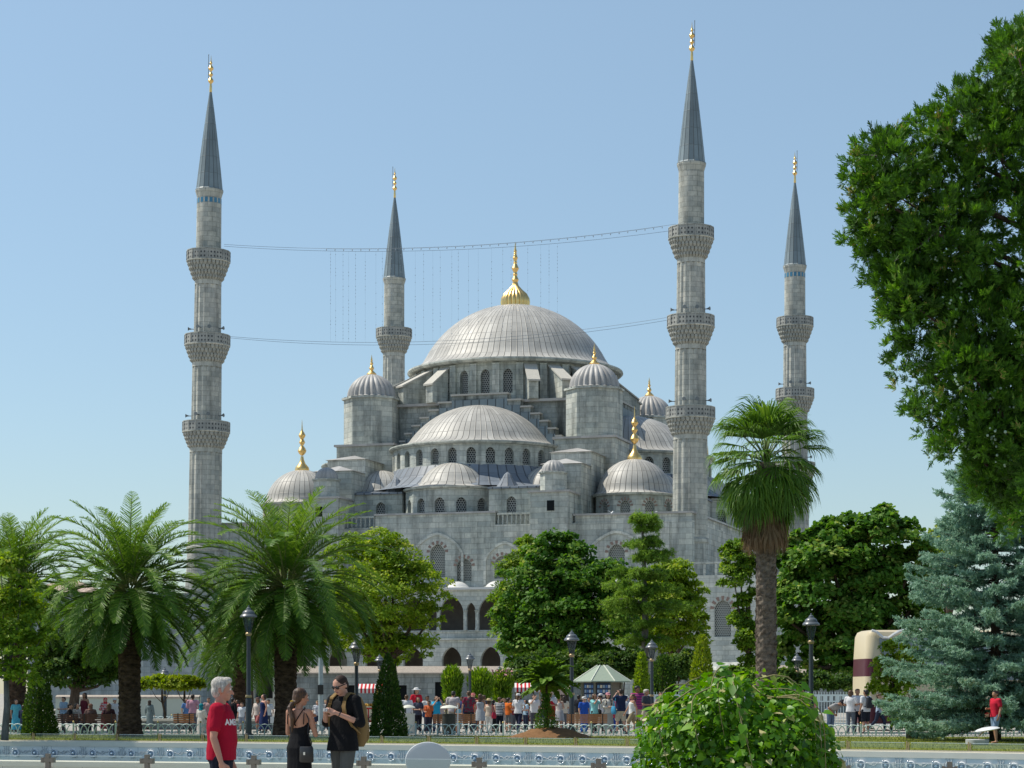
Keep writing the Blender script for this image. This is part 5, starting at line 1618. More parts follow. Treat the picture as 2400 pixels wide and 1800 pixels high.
def feather_palm(label, vx, Y, vcrown, nf, L, trunk_r, seed, below=-1.0, dens=72):
    global RNG
    old = RNG; RNG = np.random.default_rng(seed)
    zc = wz(vcrown, Y)
    r = thing("date_palm", label, "palm tree", (wx(vx, Y), Y, 0), 0, "shaggy feather palms on the lawn")
    prof = []
    nseg = int(zc / .11)
    for i in range(nseg + 1):
        t = i / nseg
        rr = trunk_r * (1.18 - .3 * min(1, t * 5) if t < .2 else .88 + .16 * t)
        prof.append((rr * (1.0 + .04 * (i % 2)), zc * t))
    mb = MB()
    mb.lathe(prof, 14, rmod=lambda q, z, a, i, k: (q * (1 + .05 * ((k + i) % 2)), z))
    rr_ = random.Random(seed)
    for i in range(int(nseg * 7)):
        z = .2 + (zc - .3) * rr_.random(); a = rr_.uniform(0, 2 * pi); q = trunk_r * (.9 + .12 * z / zc)
        M = Matrix.Translation((q * cos(a), q * sin(a), z)) @ Matrix.Rotation(a, 4, 'Z') @ Matrix.Rotation(radians(-52), 4, 'Y')
        mb.add([M @ Vector(p) for p in ((0, -.05, -.02), (0, .05, -.02), (.10, 0, .02), (0, 0, .04))], [(0, 1, 2), (0, 2, 3), (1, 3, 2)])
    mb.build("trunk", BARKD, r)
    cr = []; mr = MB()
    for i in range(nf):
        t = (i + .5) / nf
        az = i * 2.39996 + rr_.uniform(-.2, .2)
        el = radians(86) - (radians(86) - below) * t ** .92 + rr_.uniform(-.1, .1)
        Lf = L * (.80 + .3 * sin(pi * min(1, t * 1.15 + .12))) * rr_.uniform(.9, 1.06)
        cv = (.66 + .86 * sin(pi * min(1, t * .9 + .1))) * rr_.uniform(.85, 1.2)
        if el < 0: cv *= .55
        p0 = (cos(az) * trunk_r * .5, sin(az) * trunk_r * .5, zc + .35 - .6 * t)
        tone = .16 * (1 - t) - .10 * (t > .8) + rr_.uniform(-.1, .1)
        P, g_ = frond(p0, az, el, Lf, cv, dens, .034, .52, tone)
        cr.append(g_)
        mr.tube([tuple(p) for p in P[::3]], [.035 - .03 * k / 7 for k in range(len(P[::3]))], 4, cap=False)
    V, Fq, R = cat(cr)
    crown = link("crown", np_mesh("crown", V, Fq, L_PALM, R), r)
    mr.build("rachises", plain("yellow_green_rachis", (.20, .22, .07), .5, .4), crown, True)
    RNG = old
    return r
feather_palm("big shaggy feather palm left of the red-shirted man, its thick trunk behind the seated group", 280, 76.2, 1278, 112, 3.75, .40, 3)
feather_palm("big shaggy feather palm between the red-shirted man and the woman in black", 617, 76.4, 1270, 122, 3.95, .40, 8)
feather_palm("shaggy feather palm at the left edge behind the airy sapling", 35, 86, 1265, 92, 3.6, .40, 15)
feather_palm("rearmost shaggy palm, partly hidden behind the two big palms", 520, 97, 1362, 86, 3.7, .36, 21, dens=56)

# ---------------------------------------------------------------- fan palm
def fan_palm():
    Y = 85.0
    r = thing("fan_palm", "tall fan palm with a skirt of dead brown leaves, right of the front minaret", "palm tree", (wx(1655, Y), Y, 0))
    zc = wz(1000, Y)
    mb = MB()
    nseg = 70
    prof = [((.43 if i < 2 else .40 - .03 * i / nseg) * (1 + .035 * (i % 2)), zc * i / nseg) for i in range(nseg + 1)]
    mb.lathe(prof, 16, rmod=lambda q, z, a, i, k: (q * (1 + .05 * ((k + i) % 2)), z))
    rr_ = random.Random(2)
    for i in range(420):
        z = .6 + (zc - 2.6) * rr_.random(); a = rr_.uniform(0, 2 * pi)
        M = Matrix.Translation((.39 * cos(a), .39 * sin(a), z)) @ Matrix.Rotation(a, 4, 'Z') @ Matrix.Rotation(radians(-60 + rr_.uniform(-15, 15)), 4, 'Y')
        mb.add([M @ Vector(p) for p in ((0, -.09, -.02), (0, .09, -.02), (.16, 0.03, .02), (0, 0, .05))], [(0, 1, 2), (0, 2, 3), (1, 3, 2)])
    mb.build("trunk", BARKW, r)
    cr = []; mp = MB(); dead = []
    def fan(hub, az, el, size, nseg, tone, out, spread=2.5, droop=.5, lw=.05):
        d = np.array([cos(az) * cos(el), sin(az) * cos(el), sin(el)])
        side = np.array([-sin(az), cos(az), 0.]); up = np.cross(d, side); up = up * np.sign(up[2] + 1e-6)
        a = np.linspace(-spread / 2, spread / 2, nseg) + RNG.normal(0, .03, nseg)
        dirs = unit(np.cos(a)[:, None] * d + np.sin(a)[:, None] * side + np.array([0, 0, .06]) + RNG.normal(0, .03, (nseg, 3)))
        L1 = size * .62 * (1 - .25 * np.abs(a / spread * 2) ** 2)
        pos = np.repeat(hub[None], nseg, 0)
        rn = np.clip(RNG.normal(.42 + tone, .12, nseg), 0, 1)
        out.append(scatter(np.array([(-.25, 0, 0), (.25, 0, 0), (.6, 1, 0), (-.6, 1, 0)], float), LEAF_F, pos, dirs, np.repeat(up[None], nseg, 0) + RNG.normal(0, .3, (nseg, 3)), lw * 1.25, L1, rn))
        p2 = pos + dirs * L1[:, None]
        d2 = unit(dirs + np.array([0, 0, -droop]) + RNG.normal(0, .12, (nseg, 3)))
        out.append(scatter(np.array([(-.55, 0, 0), (.55, 0, 0), (.3, 1, 0), (-.3, 1, 0)], float), LEAF_F, p2, d2, np.repeat(up[None], nseg, 0) + RNG.normal(0, .3, (nseg, 3)), lw, size * .22, rn))
        p3 = p2 + d2 * size * .22
        d3 = unit(d2 + np.array([0, 0, -droop * 2.4]))
        out.append(scatter(np.array([(-.35, 0, 0), (.35, 0, 0), (.03, 1, 0), (-.03, 1, 0)], float), LEAF_F, p3, d3, np.repeat(up[None], nseg, 0), lw * .8, size * RNG.uniform(.15, .34, nseg), np.clip(rn + .06, 0, 1)))
    N = 66
    for i in range(N):
        t = (i + .5) / N
        az = i * 2.39996 + rr_.uniform(-.25, .25)
        el = radians(86) - radians(150) * t ** .9 + rr_.uniform(-.1, .1)
        Lp = 1.32 * rr_.uniform(.85, 1.1) * (.95 if t < .25 else 1.1)
        p0 = np.array([0, 0, zc + .25 - .55 * t])
        d = np.array([cos(az) * cos(el), sin(az) * cos(el), sin(el)])
        hub = p0 + d * Lp + np.array([0, 0, -.18 * t])
        mp.tube([tuple(p0), tuple(p0 + d * Lp * .55), tuple(hub)], [.03, .022, .018], 4)
        fan(hub, az, el - .3 - .45 * t, 1.42 * rr_.uniform(.9, 1.1), 36, .12 * (.6 - t) + rr_.uniform(-.08, .08), cr, droop=.35 + .5 * t)
    for i in range(120):
        az = i * 2.39996 + rr_.uniform(-.3, .3); z = zc - .9 - 1.5 * rr_.random()
        rr0 = .40 + .28 * rr_.random()
        fan(np.array([cos(az) * rr0, sin(az) * rr0, z]), az, radians(-80 + rr_.uniform(-7, 9)), 1.3, 22, rr_.uniform(-.2, .2), dead, spread=1.0, droop=.5, lw=.05)
    V, Fq, R = cat(cr); c = link("crown", np_mesh("crown", V, Fq, L_PALM, R), r)
    mp.build("leaf_stalks", plain("green_stalk", (.12, .16, .04), .5, .4), c, True)
    V, Fq, R = cat(dead); link("dead_leaf_skirt", np_mesh("dead_leaf_skirt", V, Fq, L_DEAD, R), r)
fan_palm()

# ---------------------------------------------------------------- conifers with branches
def needle_twigs(tp, td, nper, nl, nw, tl, rndbase):
    """tp,td: twig starts and directions; needles round each"""
    n = len(tp); k = np.repeat(np.arange(n), nper)
    s = RNG.random(len(k))
    pos = tp[k] + td[k] * (s * tl[k])[:, None]
    ax = unit(td[k] * .8 + rand_dirs(len(k)) * .9 + np.array([0, 0, .15]))
    return scatter(BLADE_V, LEAF_F, pos, ax, rand_dirs(len(k)), nw * RNG.uniform(.7, 1.3, len(k)), nl * RNG.uniform(.7, 1.3, len(k)), np.clip(RNG.normal(0, .13, len(k)) + rndbase[k], 0, 1))

def spruce(name, label, vx, Y, H, R0, z0, levels, per, m, bk, twl=.34, needles=15, trunk_r=.2, seed=4, nl=.075, nw=.02, shape=.85):
    global RNG
    old = RNG; RNG = np.random.default_rng(seed)
    r = thing(name, label, "conifer", (wx(vx, Y), Y, 0))
    mb = MB(); mb.tube([(0, 0, 0), (0, 0, H * .5), (0, 0, H)], [trunk_r, trunk_r * .6, .02], 10); tk = mb.build("trunk", bk, r, True)
    TP = []; TD = []; TL = []; TB = []; br = MB()
    for lv in range(levels):
        z = z0 + (H - z0 - .2) * (lv / levels) ** 1.05
        f = (z - z0) / (H - z0)
        for b in range(per):
            az = b * 2 * pi / per + lv * 1.3 + RNG.normal(0, .18)
            L = R0 * (1 - f) ** shape * RNG.uniform(.62, 1.12) + .15
            P = []; p = np.array([0, 0, z + RNG.normal(0, .06)])
            e = radians(8) - radians(20) * (1 - f) + RNG.normal(0, .06)
            m_ = 10
            for i in range(m_ + 1):
                P.append(p.copy()); ee = e + radians(26) * (i / m_) ** 2
                p = p + np.array([cos(az) * cos(ee), sin(az) * cos(ee), sin(ee)]) * L / m_
            P = np.array(P)
            br.tube([tuple(q) for q in P[::5]], [.03, .018, .006], 4, cap=False)
            nt_ = max(4, int(L * 17))
            ts = RNG.uniform(.12, 1, nt_) ** .8
            ii = np.minimum((ts * m_).astype(int), m_ - 1)
            q = P[ii] + (P[ii + 1] - P[ii]) * (ts * m_ - ii)[:, None]
            side = np.array([-sin(az), cos(az), 0.])
            sgn = np.where(RNG.random(nt_) < .5, -1., 1.)[:, None]
            d = unit((P[-1] - P[0])[None] / L * .75 + side * sgn * RNG.uniform(.2, 1, (nt_, 1)) + np.array([0, 0, -.12]) + RNG.normal(0, .12, (nt_, 3)))
            tl = twl * (1.05 - ts * .55) * RNG.uniform(.7, 1.2, nt_) * (1 + .5 * (L > 1))
            TP.append(q); TD.append(d); TL.append(tl); TB.append(np.clip(.32 + .28 * ts + RNG.normal(0, .1), 0, 1))
            # side twigs of twigs
            q2 = q + d * (tl * RNG.uniform(.3, .8, nt_))[:, None]
            d2 = unit(d + rand_dirs(nt_) * .7)
            TP.append(q2); TD.append(d2); TL.append(tl * .6); TB.append(np.clip(.38 + .25 * ts, 0, 1))
    V, Fq, R = needle_twigs(np.concatenate(TP), np.concatenate(TD), needles, nl, nw, np.concatenate(TL), np.concatenate(TB))
    link("crown", np_mesh("crown", V, Fq, m, R), r)
    br.build("branches", bk, tk)
    RNG = old
    return r
spruce("blue_spruce", "large blue-green spruce at the right edge, sweeping branches down to the lawn fence", 2150, 70, 10.8, 3.9, .8, 30, 11, L_SPRUCE, BARK, needles=15, nl=.10, nw=.032, shape=.72)
spruce("young_spruce", "small young spruce on a thick grey stem in front of the hoop fence at right", 1966, 73.2, 1.75, .62, .62, 7, 7, L_CEDAR, BARKG, twl=.2, needles=16, trunk_r=.15, seed=9, nl=.06)

def cedar():
    Y = 136.0
    r = thing("cedar", "drooping pale green cedar with a bare upper trunk in front of the mosque", "conifer", (wx(1392, Y), Y, 0))
    H = wz(1112, Y); s = Y / F
    mb = MB(); mb.tube([(0, 0, 0), (0.05, 0, H * .5), (-.05, 0, H * .85), (-.25, 0, H)], [.28, .2, .1, .03], 10); mb.build("trunk", BARKG, r, True)
    TP = []; TD = []; TL = []; TB = []; br = MB()
    tiers = [(1118, -46, 30), (1126, -34, 40), (1140, -20, 36), (1168, -14, 52), (1176, -44, 30), (1198, -12, 72), (1206, -26, 60), (1238, -84, 58), (1246, -60, 66), (1272, -112, 72), (1280, -80, 92), (1312, -120, 128), (1320, -90, 100), (1352, -98, 84), (1385, -76, 60)]
    for (vy, l, rt) in tiers:
        z = wz(vy, Y)
        for b in range(8):
            az = b * pi / 4 + RNG.normal(0, .25)
            c = cos(az)
            L = (abs(l) * (1 - c) / 2 + rt * (1 + c) / 2) * s * RNG.uniform(.7, 1.05)
            if abs(c) < .5: L *= .75
            if L < .3: continue
            m_ = 8; P = []; p = np.array([0, 0, z + RNG.normal(0, .08)]); e0 = radians(20)
            for i in range(m_ + 1):
                P.append(p.copy()); ee = e0 - radians(42) * (i / m_)
                p = p + np.array([cos(az) * cos(ee), sin(az) * cos(ee), sin(ee)]) * L / m_
            P = np.array(P); br.tube([tuple(q) for q in P[::4]], [.06, .035, .012], 4, cap=False)
            n = max(6, int(L * 40))
            ts = RNG.uniform(.15, 1, n); ii = np.minimum((ts * m_).astype(int), m_ - 1)
            q = P[ii] + RNG.normal(0, .1, (n, 3)) * np.array([1, 1, .45]) * (0.5 + L * .35)
            d = unit(np.array([cos(az) * .35, sin(az) * .35, -.55]) + RNG.normal(0, .45, (n, 3)))
            TP.append(q); TD.append(d); TL.append(RNG.uniform(.12, .42, n)); TB.append(np.clip(.4 + .3 * ts + RNG.normal(0, .15), 0, 1))
    V, Fq, R = needle_twigs(np.concatenate(TP), np.concatenate(TD), 15, .15, .035, np.concatenate(TL), np.concatenate(TB))
    link("crown", np_mesh("crown", V, Fq, L_CEDAR, R), r)
    br.build("branches", BARKG, r)
cedar()

# ---------------------------------------------------------------- big juniper at the right edge
def juniper():
    Y = 28.0
    r = thing("juniper_tree", "huge dark green juniper full of pale berries filling the right edge", "tree", (wx(2290, Y), Y, 0))
    o = np.array([wx(2290, Y), Y, 0])
    lv = [(2190, 75, 56), (2228, 110, 84), (2215, 190, 90), (2200, 1090, 60), (2175, 95, 62), (2215, 80, 70), (2190, 1065, 62), (2225, 1010, 90), (2160, 940, 95), (2120, 900, 80), (2230, 900, 120), (1890, 360, 80), (1880, 440, 70), (1935, 520, 90), (1990, 600, 100), (2010, 480, 120), (1950, 640, 70), (2150, 1010, 60), (2190, 940, 90), (2120, 700, 120), (2165, 135, 72), (2120, 165, 55), (2075, 215, 62), (2030, 260, 60), (1962, 212, 20), (1985, 240, 30), (1905, 300, 60), (1845, 330, 30), (1860, 400, 45), (1880, 470, 62), (1945, 380, 90), (2050, 360, 120),
          (2150, 320, 150), (1960, 560, 85), (2060, 520, 130), (1925, 600, 50), (2000, 690, 80), (1925, 655, 35), (1960, 740, 55), (2100, 660, 140), (2060, 790, 90), (1990, 790, 45), (2010, 870, 55), (1958, 862, 28), (2085, 900, 80), (2140, 840, 120), (2120, 985, 55),
          (2050, 930, 45), (1995, 945, 26), (2180, 1000, 70), (2210, 1060, 50), (2260, 250, 170), (2290, 520, 190), (2270, 800, 170), (2240, 960, 90), (2320, 1050, 110)]
    lobes = lobes_world([(q[0] + 8, q[1] + 26, q[2] * .86) for q in lv], Y)
    C = np.array([l[0] for l in lobes]) - o; Rr = np.array([l[1][0] for l in lobes])
    # depth: push lobes near the crown axis out to a round crown
    C[:, 1] = RNG.uniform(-1, 1, len(C)) * np.clip(.9 - np.abs(C[:, 0] + .6) * .25, .2, .9)
    pr = Rr ** 2 / (Rr ** 2).sum()
    ns = 52000
    ids = RNG.choice(len(C), ns, p=pr)
    # clumps on lobes, sprays on clumps
    ncl = 4600
    cid = RNG.choice(len(C), ncl, p=pr)
    d = rand_dirs(ncl)
    cc = C[cid] + d * (Rr[cid] * np.where(RNG.random(ncl) < .3, RNG.uniform(1.0, 1.3, ncl), RNG.uniform(.5, 1.0, ncl)))[:, None]
    crad = RNG.uniform(.03, .115, ncl)
    tone = RNG.normal(0, .2, ncl)
    k = RNG.integers(0, ncl, ns)
    ld = rand_dirs(ns)
    pos = cc[k] + ld * (crad[k] * RNG.uniform(.2, 1, ns))[:, None]
    sd = unit(d[k] * .6 + np.array([0, 0, .55]) + ld * .55 + RNG.normal(0, .25, (ns, 3)))
    # every spray is a fan of 7 blades in a plane
    pl = unit(np.cross(sd, rand_dirs(ns)))
    parts = []
    for j in range(7):
        a = (j - 3) * .27
        st = pos + sd * (.02 * (3 - abs(j - 3)))
        ax = unit(sd * cos(a) + pl * sin(a) + RNG.normal(0, .08, (ns, 3)))
        parts.append(scatter(BLADE_V, LEAF_F, st, ax, np.cross(sd, pl) + RNG.normal(0, .3, (ns, 3)), .0145, RNG.uniform(.035, .075, ns), np.clip(RNG.normal(.45, .13, ns) + tone[k], 0, .985)))
    V, Fq, R = cat(parts)
    cr = link("crown", np_mesh("crown", V, Fq, L_JUN, R), r)
    # brown inner twigs
    for i in range(0, 160, 6):
        a = C[cid[i]]; b = cc[i]
        mb = MB(); mb.tube([tuple(a), tuple(a * .5 + b * .5 + RNG.normal(0, .04, 3)), tuple(b)], [.014, .008, .004], 4, cap=False); mb.build("twig", BARKG, cr)
    # berries
    sel = RNG.choice(ncl, 230)
    bv = MB(); bv.ball((0, 0, 0), 1, 6, 4); B0 = np.array(bv.v); quads = [f for f in bv.f if len(f) == 4]; tris = [f for f in bv.f if len(f) == 3]
    Fb = np.array([q for q in quads] + [(t[0], t[1], t[2], t[2]) for t in tris])
    oct_v = np.array([(1, 0, 0), (0, 1, 0), (-1, 0, 0), (0, -1, 0), (0, 0, 1), (0, 0, -1), (.7, .7, .0), (-.7, .7, 0)], float)
    bp = np.repeat(cc[sel] + d[sel] * crad[sel][:, None] * .9, 6, 0) + RNG.normal(0, .05, (230 * 6, 3))
    rad = RNG.uniform(.013, .022, len(bp))
    Vb = (bp[:, None, :] + B0[None] * rad[:, None, None]).reshape(-1, 3)
    trf = np.array([(q[0], q[1], q[2]) for q in quads] + [(q[0], q[2], q[3]) for q in quads] + tris)
    Fb = (trf[None] + (np.arange(len(bp)) * len(B0))[:, None, None]).reshape(-1, 3)
    link("berries", np_mesh("berries", Vb, Fb, plain("pale_juniper_berry", (.26, .36, .27), .6, .2, var=.2), smooth=True), cr)
    mb = MB(); mb.tube([(0, 0, 0), (.05, 0, 3), (-.1, 0, 6), (-.35, 0, 9)], [.22, .17, .11, .03], 10)
    tk = mb.build("trunk", BARK, r, True)
    for i in range(0, len(C), 2):
        p = Vector(C[i])
        if p.z < 5.0: continue
        t0 = Vector((-.05, 0, max(1.2, p.z - 1.2)))
        mb = MB(); mb.tube([t0, t0.lerp(p, .5) + Vector((0, 0, -.1)), p], [.05, .03, .01], 5); mb.build("limb", BARK, tk, True)
juniper()

# ---------------------------------------------------------------- weeping mulberry in the foreground
HEART_V = np.array([(0, 0.06, 0), (.34, -.06, .05), (.5, .3, .10), (.3, .7, .04), (0, 1.08, -.10), (-.3, .7, .04), (-.5, .3, .10), (-.34, -.06, .05)], float)
HEART_F = [(0, 1, 2, 3), (0, 3, 4, 5), (0, 5, 6, 7)]
def mulberry():
    Y = 22.0
    r = thing("weeping_mulberry", "rounded bush of big glossy green leaves in the right foreground", "bush", (wx(1590, Y), Y, 0))
    Rx = 208 * Y / F; zt = wz(1478, Y)
    parts = []; st = MB()
    def surf(a, ph, k=1.0):
        # lumpy dome, near-vertical skirts to the ground
        x = np.cos(a) * np.sin(ph); y = np.sin(a) * np.sin(ph); z = np.cos(ph)
        lump = 1 + .06 * np.sin(a * 3 + 1) * np.sin(ph * 4) + .05 * np.sin(a * 5 + ph * 6)
        rr = Rx * lump * k
        px = x * rr; py = y * rr
        pz = np.where(z > 0, .62 + (zt - .62) * np.abs(z) ** .68 * lump * k, .62 + z * .6)
        return np.stack([px, py, pz], 1)
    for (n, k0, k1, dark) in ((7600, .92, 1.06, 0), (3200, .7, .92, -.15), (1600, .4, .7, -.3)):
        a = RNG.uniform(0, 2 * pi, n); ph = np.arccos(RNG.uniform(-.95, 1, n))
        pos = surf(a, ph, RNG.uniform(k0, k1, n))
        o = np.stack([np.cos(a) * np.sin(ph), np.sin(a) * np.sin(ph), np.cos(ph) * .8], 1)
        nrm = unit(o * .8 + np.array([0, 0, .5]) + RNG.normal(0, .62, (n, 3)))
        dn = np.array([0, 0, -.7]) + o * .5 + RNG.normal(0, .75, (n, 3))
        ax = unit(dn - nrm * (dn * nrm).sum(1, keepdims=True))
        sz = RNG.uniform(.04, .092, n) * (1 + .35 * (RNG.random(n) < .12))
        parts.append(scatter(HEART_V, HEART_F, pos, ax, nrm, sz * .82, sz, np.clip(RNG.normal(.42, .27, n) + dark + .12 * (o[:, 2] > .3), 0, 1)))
    # stray shoots above and at the sides
    rr_ = random.Random(3)
    for i in range(16):
        az = rr_.uniform(0, 2 * pi); ph0 = rr_.uniform(.0, .5); ph1 = ph0 + rr_.uniform(.6, 1.3)
        ph = np.linspace(ph0, ph1, 9); k = 1.04 + .10 * np.sin(np.linspace(0, pi, 9)) * rr_.uniform(.3, 1.3)
        P = surf(np.full(9, az) + np.linspace(0, .25, 9), ph, k)
        st.tube([tuple(p) for p in P], [.009 - .0007 * q for q in range(9)], 5)
        n = 9
        tt = RNG.integers(1, 9, n)
        ax = unit(np.array([cos(az) * .4, sin(az) * .4, -.6]) + RNG.normal(0, .5, (n, 3)))
        nrm = unit(np.array([cos(az) * .5, sin(az) * .5, .8]) + RNG.normal(0, .3, (n, 3)))
        sz = RNG.uniform(.07, .13, n)
        parts.append(scatter(HEART_V, HEART_F, P[tt] + RNG.normal(0, .02, (n, 3)), ax, nrm, sz * .82, sz, np.clip(RNG.normal(.6, .2, n), 0, 1)))
    V, Fq, R = cat(parts)
    V[:, 2] = np.maximum(V[:, 2], .02)
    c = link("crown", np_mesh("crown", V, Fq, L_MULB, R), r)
    st.build("stems", plain("pale_stem", (.22, .20, .09), .7, .2), c, True)
    mb = MB(); mb.tube([(0, 0, 0), (.03, 0, .6), (0, .02, 1.2)], [.08, .065, .05], 10); mb.build("trunk", BARK, r, True)
mulberry()

# ---------------------------------------------------------------- fern-like small tree on the mound
def fern_tree():
    Y = 74.3
    r = thing("sumac_tree", "small fern-like tree with arching sprays on the soil mound", "tree", (wx(1180, Y), Y, .25))
    zc = wz(1468, Y) - .25
    rr_ = random.Random(6); parts = []; mb = MB()
    mb.tube([(0, 0, 0), (.02, 0, zc * .5), (0, 0, zc + .1)], [.06, .045, .03], 8); tk = mb.build("trunk", BARKD, r, True)
    ms = MB()
    for i in range(90):
        az = i * 2.4; el = rr_.uniform(-.25, 1.35); L = rr_.uniform(.75, 1.3) * (1.0 if el < .8 else .8)
        P, g_ = frond((0, 0, zc + rr_.uniform(-.2, .1)), az, el, L, rr_.uniform(.3, 1.0), 30, .075, .2, rr_.uniform(-.05, .25))
        parts.append(g_); ms.tube([tuple(p) for p in P[::4]], .008, 4, cap=False)
    n = 2600                # leafy base and suckers round the stem
    h = RNG.random(n); a = RNG.uniform(0, 2 * pi, n); q = (.32 + .12 * np.sin(h * 6)) * np.sqrt(RNG.random(n)) * (1.15 - .5 * h)
    pos = np.stack([q * np.cos(a), q * np.sin(a), h * zc * .72], 1)
    parts.append(scatter(LEAF_V, LEAF_F, pos, unit(rand_dirs(n) + np.array([0, 0, .6])), rand_dirs(n), .03, .08, np.clip(RNG.normal(.28, .15, n), 0, 1)))
    V, Fq, R = cat(parts)
    c = link("crown", np_mesh("crown", V, Fq, L_CEDAR, R), r)
    ms.build("stems", BARK, c)
fern_tree()
# ================================================================== PEOPLE
def rcone(mb, p, r0, q, r1, n=10):
    mb.ball(p, r0, n, 6); mb.ball(q, r1, n, 6)
    mb.tube([p, q], [r0, r1], n)

def loft(mb, rings, n=20):
    """rings (cx, cy, z, rx, ry): closed stack of ellipses with flat ends"""
    b = []
    for cx, cy, z, rx, ry in rings:
        for k in range(n):
            a = 2 * pi * k / n
            ca, sa = cos(a), sin(a)
            b.append((cx + rx * math.copysign(abs(ca) ** .85, ca), cy + ry * math.copysign(abs(sa) ** .85, sa), z))
    fs = [(i * n + k, i * n + (k + 1) % n, (i + 1) * n + (k + 1) % n, (i + 1) * n + k) for i in range(len(rings) - 1) for k in range(n)]
    fs += [tuple(reversed(range(n))), tuple((len(rings) - 1) * n + k for k in range(n))]
    mb.add(b, fs)

def fuse(name, items, voxel, it=3):
    """union of overlapping rounded shapes -> one continuous surface"""
    mb = MB()
    for q in items:
        if q[0] == 'c':
            rcone(mb, q[1], q[2], q[3], q[4])
        elif q[0] == 'e':
            mb.ball(q[1], 1.0, 14, 9, q[2], Matrix.Rotation(q[3], 3, 'X') if len(q) > 3 else None)
        else:
            M = q[2] if len(q) > 2 else None
            t = MB(); loft(t, q[1])
            mb.add([M @ Vector(v) for v in t.v] if M is not None else t.v, t.f)
    me = bpy.data.meshes.new(name)
    me.from_pydata([tuple(v) for v in mb.v], [], mb.f)
    o = bpy.data.objects.new("work", me); COL.objects.link(o)
    m = o.modifiers.new("r", 'REMESH'); m.mode = 'VOXEL'; m.voxel_size = voxel; m.use_smooth_shade = True
    if it:
        s = o.modifiers.new("s", 'SMOOTH'); s.factor = .5; s.iterations = it
    dg = bpy.context.evaluated_depsgraph_get()
    out = bpy.data.meshes.new_from_object(o.evaluated_get(dg))
    out.name = name
    bpy.data.objects.remove(o); bpy.data.meshes.remove(me)
    out.materials.clear(); out.materials.append(None)
    return out

V3 = Vector
ARMS = {
    'down': lambda s: ((s * .235, .03, 1.13), (s * .245, -.05, .88)),
    'hold': lambda s: ((s * .235, .02, 1.13), (s * .07, -.25, 1.13)),
    'photo': lambda s: ((s * .22, -.20, 1.30), (s * .06, -.24, 1.56)),
    'raise': lambda s: ((s * .27, -.12, 1.50), (s * .12, -.16, 1.72)),
    'hip': lambda s: ((s * .30, .06, 1.16), (s * .19, -.06, 1.0)),
    'swing': lambda s: ((s * .235, .10 * s, 1.13), (s * .24, .16 * s - .06, .90)),
    'bag': lambda s: ((s * .24, .04, 1.14), (s * .16, -.20, 1.16)),
    'lap': lambda s: ((s * .23, -.02, 1.15), (s * .09, -.30, 1.06)),
}
def skeleton(sex, legs, arms):
    f = sex == 'f'
    sw = .155 if f else .178
    J = {'hip': {}, 'knee': {}, 'ank': {}, 'sh': {}, 'el': {}, 'wr': {}}
    MU = Matrix.Identity(4)
    for s in (-1, 1):
        J['hip'][s] = V3((s * .085, 0, .92))
        if legs == 'stand': J['knee'][s] = V3((s * .095, -.012, .49)); J['ank'][s] = V3((s * .10, .02, .085))
        elif legs == 'walk': J['knee'][s] = V3((s * .09, -.16 * s - .05, .50)); J['ank'][s] = V3((s * .09, -.30 * s + .06, .10 + (.06 if s < 0 else 0)))
        elif legs == 'lean': J['knee'][s] = V3((s * .10, -.03 - .05 * s, .49)); J['ank'][s] = V3((s * .12, .03 - .08 * s, .085))
        elif legs == 'sit':
            J['hip'][s] = V3((s * .09, 0, .55)); J['knee'][s] = V3((s * .11, -.42, .52)); J['ank'][s] = V3((s * .10, -.40, .085))
        elif legs == 'bend': J['knee'][s] = V3((s * .095, -.03, .49)); J['ank'][s] = V3((s * .10, .04, .085))
        ar = arms[0 if s < 0 else 1]
        e, w_ = ARMS[ar](s)
        J['sh'][s] = V3((s * sw, .01, 1.405)); J['el'][s] = V3(e); J['wr'][s] = V3(w_)
    if legs == 'sit': MU = Matrix.Translation((0, .02, -.38))
    if legs == 'bend':
        c = V3((0, .05, .95)); MU = Matrix.Translation(c) @ Matrix.Rotation(radians(62), 4, 'X') @ Matrix.Translation(-c)
    return J, MU

def hand_items(wr, el, s, M, scale=1.0, curl=.35, fr=.0095):
    """palm, four unequal fingers and a thumb leaving the side of the palm"""
    wr, el = V3(wr), V3(el)
    d = (wr - el).normalized()
    side = d.cross(V3((s, 0.2, .1))).normalized()          # across the palm
    nrm = side.cross(d).normalized()
    if nrm.dot(V3((-s, -.3, 0))) < 0: nrm = -nrm
    out = []
    pc = wr + d * .045 * scale
    out.append(('c', M @ (wr), .021, M @ (wr + d * .02), .024))
    for j in range(4):
        o = side * (j - 1.5) * .019 * scale
        out.append(('c', M @ (wr + d * .015 + o * .7), .0135, M @ (wr + d * .085 * scale + o), .0115))
        L = (.066, .076, .071, .055)[j] * scale
        b0 = wr + d * .085 * scale + o
        b1 = b0 + (d * cos(curl) + nrm * sin(curl)) * L * .55
        b2 = b1 + (d * cos(curl * 2.4) + nrm * sin(curl * 2.4)) * L * .5
        out.append(('c', M @ b0, fr * 1.08, M @ b1, fr)); out.append(('c', M @ b1, fr, M @ b2, fr * .85))
    t0 = wr + d * .03 * scale - side * .026 * scale
    t1 = t0 + (d * .6 - side * .6 + nrm * .5).normalized() * .042 * scale
    t2 = t1 + (d * .85 - side * .1 + nrm * .5).normalized() * .03 * scale
    out.append(('c', M @ t0, .0135, M @ t1, .0115)); out.append(('c', M @ t1, .0115, M @ t2, .009))
    return out

def head_M(pitch, yaw):
    c = V3((0, .01, 1.49))
    return Matrix.Translation(c) @ Matrix.Rotation(yaw, 4, 'Z') @ Matrix.Rotation(pitch, 4, 'X') @ Matrix.Translation(-c)

def ell(M, c, r, n=12, m=8):
    return ('eM', M, c, r)

